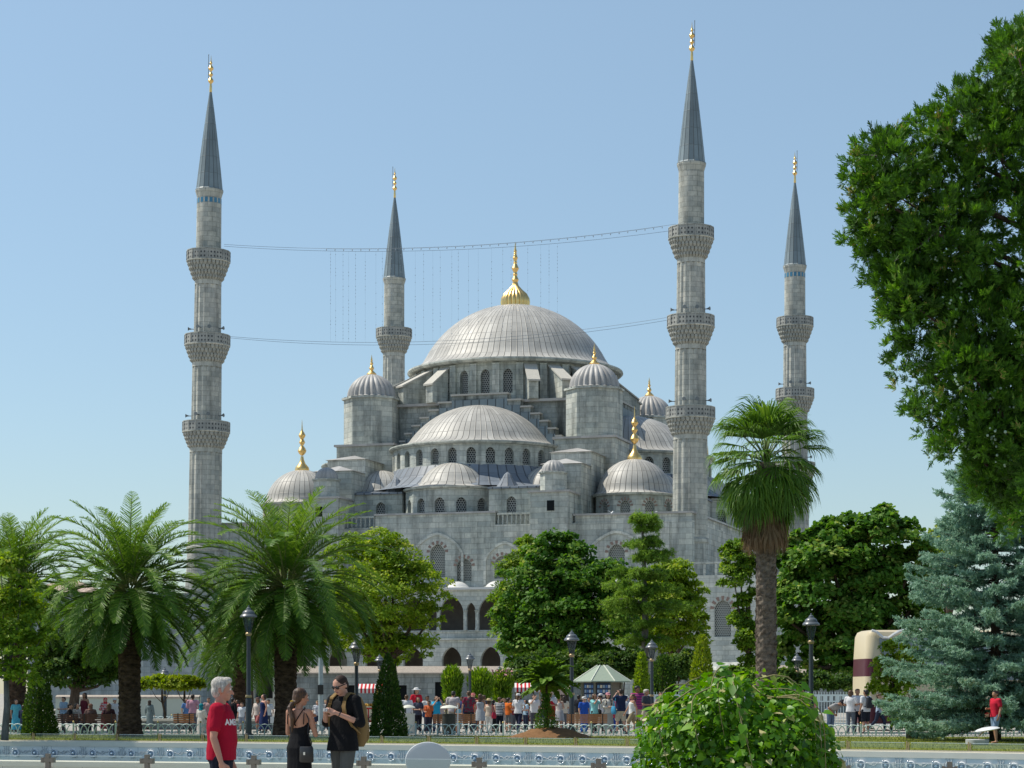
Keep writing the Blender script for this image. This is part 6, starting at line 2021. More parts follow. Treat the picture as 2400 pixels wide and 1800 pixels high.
def expand(items):
    out = []
    for q in items:
        if q[0] == 'eM':
            M, c, r = q[1:]
            R3 = M.to_3x3()
            rings = []
            # ellipsoid as lofted rings, then moved
            for i in range(1, 10):
                t = -pi / 2 + pi * i / 10
                rings.append((c[0], c[1], c[2] + r[2] * sin(t), r[0] * cos(t), r[1] * cos(t)))
            out.append(('l', rings, M))
        else: out.append(q)
    return out

def body_items(sex, J, MU, HM, belly=0.0, fine=False):
    f = sex == 'f'
    k = .92 if f else 1.0
    it = []
    pz = 0
    it.append(('l', [(0, 0, .86, .10, .09), (0, .005, .93, .155 * (1.04 if f else .98), .115), (0, .0, 1.02, .148 * k, .105 + belly * .5), (0, -.005 - belly * .3, 1.11, .132 * k, .10 + belly), (0, -.003, 1.22, .148 * k, .112 + belly * .6), (0, 0, 1.31, .160 * k, .118), (0, .005, 1.39, .15 * k, .095), (0, .01, 1.44, .09, .07)], MU))
    it.append(('c', MU @ V3((-.12 * k, .01, 1.395)), .06, MU @ V3((.12 * k, .01, 1.395)), .06))
    it.append(('c', MU @ V3((0, .02, 1.42)), .058 * (k if f else 1.05), MU @ (HM @ V3((0, .005, 1.53))), .052 * (k if f else 1.06)))
    H = MU @ HM
    it += [ell(H, (0, .0, 1.628), (.074, .095, .095)), ell(H, (0, -.022, 1.568), (.058, .068, .075)), ell(H, (0, -.06, 1.525), (.03, .028, .024))]
    it += [('c', H @ V3((0, -.092, 1.615)), .010, H @ V3((0, -.113, 1.578)), .014)]
    for s in (-1, 1):
        it.append(ell(H, (s * .077, .008, 1.60), (.011, .022, .032)))
        it.append(('c', H @ V3((s * .045, -.075, 1.585)), .016, H @ V3((s * .05, -.06, 1.575)), .016))
        it.append(('c', H @ V3((s * .012, -.09, 1.638)), .009, H @ V3((s * .045, -.078, 1.638)), .008))
        it.append(('c', H @ V3((-.018, -.088, 1.549)), .008, H @ V3((.018, -.088, 1.549)), .008))
        sh, el, wr = J['sh'][s], J['el'][s], J['wr'][s]
        it.append(('c', MU @ sh, .055 * k, MU @ sh.lerp(el, .4), .048 * k)); it.append(('c', MU @ sh.lerp(el, .4), .048 * k, MU @ el, .038 * k))
        it.append(('c', MU @ el, .038 * k, MU @ el.lerp(wr, .35), .038 * k)); it.append(('c', MU @ el.lerp(wr, .35), .038 * k, MU @ wr, .025 * k))
        it += hand_items(wr, el, s, MU, fr=.0095 if fine else .0115)
        hp, kn, an = J['hip'][s], J['knee'][s], J['ank'][s]
        it.append(('c', hp, .09 * k, hp.lerp(kn, .45), .078 * k)); it.append(('c', hp.lerp(kn, .45), .078 * k, kn, .053 * k))
        it.append(('c', kn, .053 * k, kn.lerp(an, .3) + V3((0, .012, 0)), .054 * k)); it.append(('c', kn.lerp(an, .3) + V3((0, .012, 0)), .054 * k, an, .034 * k))
        it.append(('c', an + V3((0, .02, -.04)), .038, an + V3((s * .015, -.14, -.058)), .024))
    return expand(it)

def top_items(kind, sex, J, MU, belly=0.0, hem=.86):
    f = sex == 'f'; k = .93 if f else 1.0; g = .016
    it = []
    neckw = .075 if kind in ('tank', 'sundress') else .088
    rings = [(0, 0, hem, .168 * (1.02 if f else 1) + g, .122 + g + belly * .3), (0, 0, hem + .1, .162 * k + g, .115 + g + belly * .6), (0, -.005 - belly * .3, 1.09, (.138 if f else .155) * k + g, .106 + g + belly), (0, -.003, 1.22, .155 * k + g, .116 + g + belly * .6),
             (0, 0, 1.31, .168 * k + g, .122 + g), (0, .005, 1.39, .155 * k + g, .10 + g), (0, .01, 1.435, neckw + g, .072 + g), (0, .012, 1.462, .066, .062)]
    if kind == 'tank': rings = rings[:5] + [(0, .003, 1.365, .135 * k, .105 + g), (0, .006, 1.40, .10, .08)]
    it.append(('l', rings, MU))
    for s in (-1, 1):
        sh, el, wr = J['sh'][s], J['el'][s], J['wr'][s]
        if kind in ('tee', 'long', 'rolled'):
            it.append(('c', MU @ V3((s * .10, .01, 1.405)), .062 + g, MU @ sh, .062 * k + g))
            e2 = {'tee': .62, 'rolled': 1.0, 'long': 1.0}[kind]
            it.append(('c', MU @ sh, .058 * k + g, MU @ sh.lerp(el, e2), (.052 if e2 < 1 else .045) * k + g))
            if kind == 'long': it.append(('c', MU @ el, .044 * k + g, MU @ el.lerp(wr, .93), .030 * k + g))
            if kind == 'rolled': it.append(('c', MU @ el, .044 * k + g, MU @ el.lerp(wr, .12), .044 * k + g))
        elif kind == 'tank':
            it.append(('c', MU @ V3((s * .085 * k, -.085, 1.34)), .016, MU @ V3((s * .085 * k, .01, 1.455)), .014))
            it.append(('c', MU @ V3((s * .085 * k, .09, 1.34)), .016, MU @ V3((s * .085 * k, .01, 1.455)), .014))
    return expand(it)

def bottom_items(kind, sex, J, MU, legs):
    f = sex == 'f'; k = .95 if f else 1.0; g = .014
    it = []
    sit = legs == 'sit'
    M0 = Matrix.Translation((0, .02, -.38)) if sit else Matrix.Identity(4)
    if kind in ('trousers', 'shorts', 'jeans'):
        it.append(('l', [(0, 0, .83, .12, .10), (0, .004, .90, .158 + g, .118 + g), (0, .002, .98, .155 * k + g, .112 + g), (0, 0, 1.03, .148 * k + g, .108 + g)], M0))
        for s in (-1, 1):
            hp, kn, an = J['hip'][s], J['knee'][s], J['ank'][s]
            if kind == 'shorts':
                it.append(('c', hp, .092 * k + g, hp.lerp(kn, .88), .078 * k + g))
            else:
                it.append(('c', hp, .092 * k + g, hp.lerp(kn, .5), .078 * k + g)); it.append(('c', hp.lerp(kn, .5), .078 * k + g, kn, .058 * k + g)); it.append(('c', kn, .058 * k + g, an + V3((0, .005, -.01)), .047 * k + g))
    elif kind in ('skirt', 'longskirt'):
        b = .16 if kind == 'longskirt' else .52
        it.append(('l', [(0, 0, b, .23, .20), (0, 0, b + (1 - b) * .5, .205, .165), (0, .005, .92, .168 + g, .122 + g), (0, 0, 1.04, .142 + g, .104 + g)], M0 if not sit else M0))
        if sit:
            for s in (-1, 1): it.append(('c', J['hip'][s], .10, J['knee'][s], .08)); it.append(('c', J['knee'][s], .08, J['ank'][s], .08))
    return expand(it)

def shoe_items(J, s):
    it = []
    if True:
        an = J['ank'][s]
        it.append(('c', an + V3((0, .03, -.045)), .042, an + V3((s * .018, -.15, -.06)), .03))
        it.append(('c', an + V3((0, .0, -.01)), .04, an + V3((0, .03, -.045)), .042))
    return expand(it)

def hair_items(kind, H):
    it = []
    cap = [ell(H, (0, .022, 1.652), (.083, .093, .084)), ell(H, (0, .045, 1.60), (.078, .065, .08))]
    if kind == 'short': it = cap + [ell(H, (0, -.045, 1.70), (.06, .045, .03))]
    elif kind == 'crop': it = [ell(H, (0, .012, 1.648), (.0785, .0935, .082)), ell(H, (0, .04, 1.60), (.074, .064, .075))]
    elif kind == 'long':
        it = cap + [ell(H, (0, .07, 1.52), (.085, .045, .15)), ell(H, (0, .09, 1.40), (.075, .035, .12))]
        it += [('c', H @ V3((s * .078, .0, 1.64)), .022, H @ V3((s * .085, .02, 1.46)), .022) for s in (-1, 1)]
    elif kind == 'bob':
        it = cap + [ell(H, (0, .05, 1.56), (.09, .06, .09))] + [('c', H @ V3((s * .078, -.01, 1.64)), .022, H @ V3((s * .082, .0, 1.54)), .022) for s in (-1, 1)]
    elif kind == 'pony':
        it = cap + [('c', H @ V3((0, .115, 1.63)), .03, H @ V3((0, .15, 1.54)), .035), ('c', H @ V3((0, .15, 1.54)), .035, H @ V3((0, .13, 1.40)), .018)]
    elif kind == 'scarf':
        it = [ell(H, (0, .016, 1.640), (.092, .100, .098)), ell(H, (0, .02, 1.55), (.085, .085, .09)), ell(H, (0, .02, 1.45), (.12, .10, .06))]
    elif kind == 'afro': it = [ell(H, (0, .025, 1.665), (.105, .105, .09))] + cap
    return expand(it)

def hat_mesh(kind, H):
    mb = MB()
    if kind == 'cap':
        mb.lathe([(.089, 1.655), (.090, 1.69), (.075, 1.735), (.04, 1.752), (.001, 1.755)], 16, rmod=lambda r, z, a, i, k: (r * (1 + .14 * abs(sin(a))), z), M=H @ Matrix.Translation((0, .012, 0)))
        mb.add([H @ V3(p) for p in ((-.075, -.08, 1.665), (.075, -.08, 1.665), (.06, -.17, 1.65), (0, -.185, 1.648), (-.06, -.17, 1.65), (-.075, -.08, 1.675), (.075, -.08, 1.675), (.06, -.17, 1.66), (0, -.185, 1.658), (-.06, -.17, 1.66))],
               [(0, 4, 3, 2, 1), (5, 6, 7, 8, 9), (1, 2, 7, 6), (2, 3, 8, 7), (3, 4, 9, 8), (4, 0, 5, 9)])
    else:
        mb.lathe([(.17, 1.668), (.15, 1.676), (.094, 1.682), (.09, 1.73), (.06, 1.762), (.001, 1.77)], 18, rmod=lambda r, z, a, i, k: (r * (1 + .1 * abs(sin(a))), z), M=H @ Matrix.Translation((0, .01, 0)))
        mb.lathe([(.001, 1.66), (.17, 1.664)], 18, M=H @ Matrix.Translation((0, .01, 0)))
    me = mb.mesh(kind, [None], 40)
    return me

_PM = {}
def cached(key, f):
    if key not in _PM: _PM[key] = f()
    return _PM[key]

SKIN = {k: plain("skin_" + k, c, .55, .35, var=.12, scale=9) for k, c in {'fair': (.52, .30, .21), 'tan': (.38, .20, .125), 'brown': (.20, .10, .06), 'pink': (.56, .29, .22)}.items()}
HAIRC = {k: plain("hair_" + k, c, .5, .4, var=.4, scale=30) for k, c in {'black': (.012, .010, .009), 'dark': (.03, .018, .012), 'brown': (.085, .045, .022), 'blond': (.32, .21, .09), 'grey': (.40, .38, .35)}.items()}
CLO = {}
def cloth(c, name="woven_cloth"):
    key = tuple(round(x, 3) for x in c)
    if key not in CLO:
        t = NT(name, .9, .1)
        f = t.noise(t.coord(), 7, 5, .6)
        t.color(t.mix(f, tuple(x * .72 for x in c), tuple(min(1, x * 1.18) for x in c)))
        t.bump(f, .35, .03)
        CLO[key] = t.m
    return CLO[key]
def striped(a, b, s=24):
    t = NT("striped_cloth", .9, .1)
    sp = t.n("SeparateXYZ"); t.l(t.coord(), sp.inputs[0])
    k = t.math('GREATER_THAN', t.math('FRACT', t.math('MULTIPLY', sp.outputs[2], s)), .5)
    t.color(t.mix(k, a, b)); return t.m
def patterned(a, b, s=14):
    t = NT("patterned_cloth", .9, .1)
    k = t.ramp(t.noise(t.coord(), s, 2), [(.45, 0.), (.55, 1.)])
    t.color(t.mix(k, a, b)); return t.m

def put(name, me, parent, m):
    o = link(name, me, parent)
    o.material_slots[0].link = 'OBJECT'
    o.material_slots[0].material = m
    return o

def person(label, px, ytop, Y, sex, rz, legs='stand', arms=('down', 'down'), top='tee', tc=(.5, .5, .5), bot='trousers', bc=(.05, .06, .09), hair='short', hc='dark', skin='fair', hat=None, hatc=(.7, .7, .7), pitch=0, H=None, z=0.0, shoes=(.06, .05, .05), group="visitors crowding the park promenade", voxel=.016):
    vx = px * 2212 / 2400; vy = ytop * 2212 / 2400
    seated = legs == 'sit'
    if H is None: H = wz(vy, Y) - z + (.38 if seated else 0)
    if legs == 'bend': H = 1.68
    H = max(1.05, min(1.86, H))
    s = H / 1.735
    r = thing("person", label, "person", (wx(vx, Y), Y, z), radians(rz), group)
    r.scale = (s * 1.12, s * 1.1, s)
    J, MU = skeleton(sex, legs, arms)
    HM = head_M(radians(pitch), 0)
    kb = (sex, legs, arms)
    put("body", cached(('body',) + kb + (pitch,), lambda: fuse("body", body_items(sex, J, MU, HM), voxel)), r, SKIN[skin])
    M_ = lambda c: c if isinstance(c, bpy.types.Material) else cloth(c)
    if top == 'longdress' or top == 'dress':
        put("dress", cached(('dress', top) + kb, lambda: fuse("dress", top_items('tank', sex, J, MU, hem=.84) + bottom_items('longskirt' if top == 'longdress' else 'skirt', sex, J, MU, legs), voxel, 4)), r, M_(tc))
    elif top == 'robe':
        put("robe", cached(('robe',) + kb, lambda: fuse("robe", top_items('long', sex, J, MU, hem=.84) + bottom_items('longskirt', sex, J, MU, legs), voxel, 4)), r, M_(tc))
    else:
        put("shirt", cached(('top', top) + kb, lambda: fuse("shirt", top_items(top, sex, J, MU), voxel, 3)), r, M_(tc))
        put(bot if bot != 'longskirt' else 'skirt', cached(('bot', bot) + kb, lambda: fuse("bottom", bottom_items(bot, sex, J, MU, legs), voxel, 3)), r, M_(bc))
    for sd in (-1, 1): put("shoe", cached(('shoe', sd) + kb, lambda: fuse("shoe", shoe_items(J, sd), voxel, 2)), r, M_(shoes))
    if hair: put("headscarf" if hair == 'scarf' else "hair", cached(('hair', hair, legs, pitch), lambda: fuse("hair", hair_items(hair, MU @ HM), .012, 2)), r, HAIRC[hc] if isinstance(hc, str) else M_(hc))
    if hat: put("cap" if hat == 'cap' else "sun_hat", cached(('hat', hat, legs, pitch), lambda: hat_mesh(hat, MU @ HM)), r, M_(hatc))
    return r
W = (.66, .66, .66)
P_ = person
# ---- crowd, left to right
P_("person in a cyan top standing behind the leaning sapling at far left", 38, 1639, 84, 'f', 30, top='tee', tc=(.12, .45, .55), bot='longskirt', bc=(.1, .45, .6), hair='long', hc='brown')
P_("person in navy seated beside the cone hedge at far left", 57, 1656, 82.4, 'm', 160, 'sit', ('lap', 'lap'), 'long', (.015, .022, .05), hair='short', hc='black')
P_("person with a pale pink shawl left of the cone hedge", 68, 1634, 85, 'f', 60, top='long', tc=(.5, .34, .36), bot='trousers', bc=(.05, .05, .1), hair='scarf', hc=(.55, .5, .5))
P_("young man in a light blue t-shirt standing right of the cone hedge", 149, 1633, 86, 'm', -40, 'lean', ('hip', 'hold'), 'tee', (.30, .42, .56), 'trousers', (.1, .1, .11), hair='short', hc='dark')
P_("seated young man in a black t-shirt on the short dark bench", 165, 1652, 82.2, 'm', 100, 'sit', ('lap', 'lap'), 'tee', (.012, .013, .016), 'jeans', (.04, .06, .12), hair='short', hc='black')
P_("seated woman in a pale patterned blouse beside the young man in black", 181, 1652, 82.3, 'f', 60, 'sit', ('lap', 'lap'), 'long', patterned((.5, .46, .42), (.3, .28, .27)), hair='bob', hc='black')
P_("long-haired woman in a dark red dress standing behind the bench", 198, 1623, 86.5, 'f', -30, 'stand', ('hold', 'down'), 'longdress', (.16, .03, .045), hair='long', hc='dark', skin='tan')
P_("person with a brown scarf seated with back turned on the crowded bench", 213, 1652, 81.9, 'f', 180, 'sit', ('lap', 'lap'), 'long', (.16, .10, .09), hair='scarf', hc=(.22, .12, .09))
P_("child with dark hair leaning over the crowded bench", 202, 1667, 81.95, 'f', 200, 'sit', ('lap', 'lap'), 'tee', (.04, .03, .035), hair='long', hc='brown', H=1.15)
P_("person in red with a bright red and yellow headscarf behind the bench", 247, 1635, 85.4, 'f', 20, 'stand', ('hold', 'down'), 'long', patterned((.5, .03, .04), (.6, .5, .48)), bot='longskirt', bc=(.4, .05, .06), hair='scarf', hc=(.6, .03, .05))
P_("brown-haired woman seated beside the palm trunk, seen from behind", 256, 1651, 81.8, 'f', 175, 'sit', ('lap', 'lap'), 'long', (.04, .02, .025), hair='long', hc='brown')
P_("person in white with a white cap, half behind the left palm trunk", 269, 1637, 86.5, 'm', 40, top='long', tc=W, bot='trousers', bc=(.6, .6, .58), hair='crop', hat='cap', hatc=W)
P_("figure in a grey-teal robe and dark headscarf under the flat-topped trees", 351, 1641, 91, 'f', 160, 'stand', ('down', 'down'), 'robe', (.17, .22, .23), hair='scarf', hc=(.06, .05, .045))
P_("man in a pink shirt seen from behind near the teal headscarf", 452, 1627, 86, 'm', 175, 'stand', ('hip', 'hold'), 'long', (.56, .30, .38), 'trousers', (.1, .11, .14), hair='short', hc='dark', skin='tan')
P_("seated woman in a white coat and teal headscarf", 473, 1652, 82.4, 'f', 150, 'sit', ('lap', 'lap'), 'long', (.62, .60, .56), 'longskirt', (.5, .48, .45), hair='scarf', hc=(.015, .22, .28))
P_("dark-haired man half hidden behind the red-shirted man's back", 489, 1635, 87, 'm', 10, top='tee', tc=(.45, .3, .3), hair='short', hc='brown', skin='tan')
P_("man in black just in front of the red-shirted man's face", 546, 1636, 88, 'm', 140, 'stand', ('down', 'hold'), 'long', (.013, .014, .017), 'trousers', (.02, .02, .025), hair='short', hc='black')
P_("child in a white shirt by the dark lamp post", 567, 1647, 87, 'm', -20, top='tee', tc=(.6, .64, .7), bot='shorts', bc=(.25, .3, .38), hair='short', hc='brown')
P_("woman in cream with a brown hat right of the dark lamp post", 604, 1636, 84, 'f', -25, 'walk', ('down', 'down'), 'long', (.62, .54, .50), 'shorts', (.35, .12, .12), hair='bob', hc='dark', hat='hat', hatc=(.14, .09, .08), skin='tan')
P_("tall woman in a long navy dress with sunglasses, left of the right palm trunk", 618, 1627, 83.4, 'f', -60, 'stand', ('down', 'down'), 'longdress', (.018, .03, .10), hair='bob', hc='dark', skin='pink')
P_("dark-haired person in pale blue behind the woman in the navy dress", 629, 1639, 87, 'f', -10, top='tee', tc=(.5, .55, .6), hair='short', hc='black', skin='tan')
P_("person in a white patterned top left of the pale utility pole", 744, 1642, 90, 'f', 0, top='tee', tc=patterned((.6, .6, .62), (.3, .33, .4)), bot='shorts', bc=(.03, .04, .08), hair='short', hc='blond')
P_("boy in a black and white striped shirt right of the pale utility pole", 764, 1640, 90, 'm', 20, top='tee', tc=striped((.62, .62, .62), (.02, .02, .025), 14), bot='trousers', bc=(.1, .1, .12), hair='short', hc='blond')
P_("man in a long white shirt seen from behind at the pale litter bin", 953, 1628, 86, 'm', 185, 'stand', ('down', 'hip'), 'long', (.64, .66, .70), 'trousers', (.1, .11, .14), hair='short', hc='brown', skin='tan')
P_("person in red with a wide white sun hat, standing above the others", 976, 1613, 89.5, 'f', 30, top='tee', tc=(.55, .02, .04), bot='trousers', bc=(.1, .1, .12), hair='bob', hc='dark', hat='hat', hatc=W)
P_("woman with long dark hair in slate blue right of the pale litter bin", 980, 1634, 84, 'f', 20, 'stand', ('hold', 'hold'), 'tee', (.07, .08, .12), 'trousers', (.02, .02, .03), hair='long', hc='dark', skin='tan')
P_("man in a white t-shirt peering between the denim bag and the orange backpack", 1002, 1630, 86, 'm', 30, top='tee', tc=W, hair='short', hc='black', skin='brown')
P_("person with an orange strap pack left of the woman in turquoise", 1005, 1642, 83.5, 'm', -20, 'stand', ('hold', 'down'), 'tee', (.55, .14, .06), 'trousers', (.03, .03, .05), hair='short', hc='black', skin='tan')
P_("woman in a bright turquoise t-shirt holding a phone to her face", 1023, 1631, 83.5, 'f', 25, 'stand', ('photo', 'photo'), 'tee', (.03, .36, .60), 'trousers', (.03, .04, .09), hair='pony', hc='brown')
P_("dark-haired woman looking out from behind the turquoise t-shirt", 1034, 1640, 87, 'f', 0, top='tee', tc=(.5, .42, .4), hair='long', hc='black', skin='brown')
P_("man in a pale checked shirt bending his head, behind the black litter bin", 1062, 1619, 84.5, 'm', 170, 'stand', ('hold', 'hold'), 'tee', patterned((.56, .52, .52), (.42, .38, .4), 30), 'trousers', (.35, .33, .3), hair='short', hc='black', skin='tan', pitch=25)
P_("child in a light aqua dress in front of the checked shirt", 1074, 1648, 83, 'f', 40, 'stand', ('hold', 'hold'), 'dress', (.25, .52, .62), hair='long', hc='brown', skin='tan')
P_("large woman in a dark red floral tunic seen from behind", 1099, 1619, 84, 'f', 190, 'stand', ('down', 'down'), 'tee', patterned((.20, .02, .05), (.08, .08, .09), 11), 'trousers', (.03, .03, .04), hair='short', hc='brown')
P_("person in bright red with a red and white cap behind the floral tunic", 1109, 1625, 89, 'm', 10, top='tee', tc=(.58, .02, .04), hair='short', hc='black', hat='cap', hatc=(.6, .2, .2))
P_("girl with long brown hair in a pale grey dress", 1126, 1626, 84.5, 'f', 165, 'stand', ('hold', 'down'), 'dress', (.42, .46, .50), hair='long', hc='brown', skin='tan')
P_("woman in a straw hat, cream top and white trousers", 1146, 1638, 83.2, 'f', 150, 'stand', ('down', 'hold'), 'tank', (.60, .50, .40), 'trousers', (.66, .65, .62), hair='bob', hc='brown', hat='hat', hatc=(.58, .46, .28))
P_("woman in a long black dress left of the striped shirt", 1157, 1640, 86, 'f', 120, top='longdress', tc=(.016, .016, .02), hair='long', hc='black')
P_("man in a black and white striped shirt shading his eyes", 1171, 1634, 84, 'm', 150, 'stand', ('down', 'photo'), 'tee', striped((.55, .56, .58), (.02, .025, .04), 13), 'trousers', (.015, .018, .03), hair='short', hc='brown')
P_("boy in an orange t-shirt at the food cart", 1192, 1635, 85, 'm', 130, 'stand', ('hold', 'down'), 'tee', (.62, .15, .03), 'shorts', (.15, .16, .17), hair='short', hc='dark')
P_("woman in a white t-shirt, navy trousers and white cap at the food cart", 1215, 1626, 83.6, 'f', 160, 'walk', ('hip', 'hold'), 'tee', (.68, .68, .70), 'trousers', (.02, .024, .05), hair='pony', hc='brown', hat='cap', hatc=W)
P_("person in white raising a hand behind the fern-like tree", 1252, 1627, 88, 'm', 20, 'stand', ('photo', 'down'), 'tee', W, 'trousers', (.08, .08, .1), hair='short', hc='dark')
P_("bald vendor in a white shirt behind the fern-like tree", 1290, 1620, 86, 'm', 0, 'stand', ('hold', 'hold'), 'tee', (.60, .60, .62), 'trousers', (.1, .1, .12), hair=None, hc='grey', skin='tan')
P_("woman in a pale tank top right of the fern-like tree", 1311, 1630, 86.5, 'f', 150, 'stand', ('hold', 'down'), 'tank', (.60, .56, .52), 'skirt', (.4, .42, .45), hair='pony', hc='blond')
P_("child in royal blue with a white cap and red collar", 1369, 1633, 84, 'm', 30, top='tee', tc=(.03, .10, .45), bot='trousers', bc=(.04, .14, .5), hair='short', hc='black', hat='cap', hatc=W)
P_("woman in an aqua t-shirt taking a picture in front of the kiosk", 1393, 1626, 83, 'f', 50, 'stand', ('photo', 'photo'), 'tee', (.26, .60, .60), 'trousers', (.03, .03, .04), hair='bob', hc='brown', skin='tan')
P_("person in white with a white cap in front of the postcard racks", 1408, 1626, 87, 'm', 170, top='tee', tc=W, bot='trousers', bc=(.6, .58, .52), hair='short', hc='dark', hat='cap', hatc=W)
P_("woman in a pink cap, cream cardigan and long pale skirt", 1425, 1624, 83, 'f', 10, 'stand', ('hold', 'hold'), 'long', (.60, .58, .52), 'longskirt', (.36, .38, .36), hair='long', hc='dark', hat='cap', hatc=(.62, .30, .33))
P_("child in red and blue behind the pink cap", 1437, 1650, 86, 'f', 20, top='tee', tc=(.5, .06, .1), bot='trousers', bc=(.03, .08, .35), hair='short', hc='black')
P_("tall man in a navy t-shirt and beige shorts holding up a camera", 1455, 1614, 82.6, 'm', 200, 'lean', ('photo', 'photo'), 'tee', (.022, .032, .075), 'shorts', (.46, .43, .34), hair='crop', hc='dark')
P_("person with a white cap between the navy t-shirt and the white tank top", 1468, 1630, 86, 'm', 20, top='tee', tc=(.45, .5, .55), hair='short', hc='dark', hat='cap', hatc=(.62, .66, .7))
P_("woman in a white tank top and khaki shorts striding with bare legs", 1482, 1626, 80.6, 'f', -75, 'walk', ('swing', 'swing'), 'tank', (.68, .68, .66), 'shorts', (.26, .21, .13), hair='pony', hc='brown', skin='tan')
P_("man in a magenta and dark striped polo shirt", 1494, 1608, 84.5, 'm', 20, 'stand', ('down', 'down'), 'tee', striped((.45, .06, .22), (.05, .03, .09), 16), 'shorts', (.40, .35, .27), hair='afro', hc='black', skin='brown')
P_("grey-haired man in dark grey t-shirt and beige shorts by the leafy bush", 1515, 1615, 82.2, 'm', 60, 'walk', ('hold', 'hold'), 'tee', (.05, .058, .075), 'shorts', (.48, .42, .32), hair='short', hc='grey', skin='tan')
P_("person peeping over the big leafy bush beside the beige trousers", 1549, 1622, 84, 'f', 20, top='tee', tc=(.4, .3, .28), hair='short', hc='brown', skin='pink')
P_("brown-haired person behind the tall grey lamp at right", 1880, 1617, 86, 'f', 10, top='tee', tc=(.3, .1, .1), hair='long', hc='brown', skin='tan')
P_("balding man in a salmon shirt at the foot of the tall grey lamp", 1896, 1622, 84, 'm', 190, top='tee', tc=(.62, .22, .17), bot='trousers', bc=(.1, .1, .12), hair='crop', hc='grey', skin='pink')
P_("man in a grey shirt and dark cap bending over by the picket fence", 1946, 1640, 84, 'm', 40, 'bend', ('hold', 'hold'), 'tee', (.36, .36, .36), 'jeans', (.14, .2, .3), hair='short', hc='black', hat='cap', hatc=(.03, .03, .04), skin='tan')
P_("brown-haired person in a white t-shirt and grey jeans beside the coach", 1994, 1617, 82.4, 'f', 150, 'stand', ('hold', 'hold'), 'tee', (.68, .68, .70), 'jeans', (.11, .13, .16), hair='bob', hc='brown', skin='tan')
P_("man in a white shirt and black trousers, middle of the trio by the coach", 2010, 1614, 83, 'm', 10, 'stand', ('hold', 'hold'), 'tee', (.66, .67, .70), 'trousers', (.02, .02, .03), hair='short', hc='brown', skin='tan')
P_("man in a white t-shirt and dark shorts with his back half turned by the coach", 2029, 1616, 82.2, 'm', 215, 'stand', ('down', 'down'), 'tee', (.66, .67, .70), 'shorts', (.02, .024, .035), hair='short', hc='black', skin='tan')
P_("person in a red t-shirt and blue shorts standing on the lawn under the spruce", 2333, 1618, 66, 'm', -70, 'lean', ('hold', 'down'), 'tee', (.52, .02, .045), 'shorts', (.20, .28, .40), hair='short', hc='dark', skin='tan', shoes=SKIN['tan'], z=.004)
P_("person in pale jeans and a green top at the right edge beyond the fence", 2396, 1622, 82, 'f', 20, top='tee', tc=(.05, .28, .16), bot='jeans', bc=(.42, .48, .55), hair='long', hc='dark')

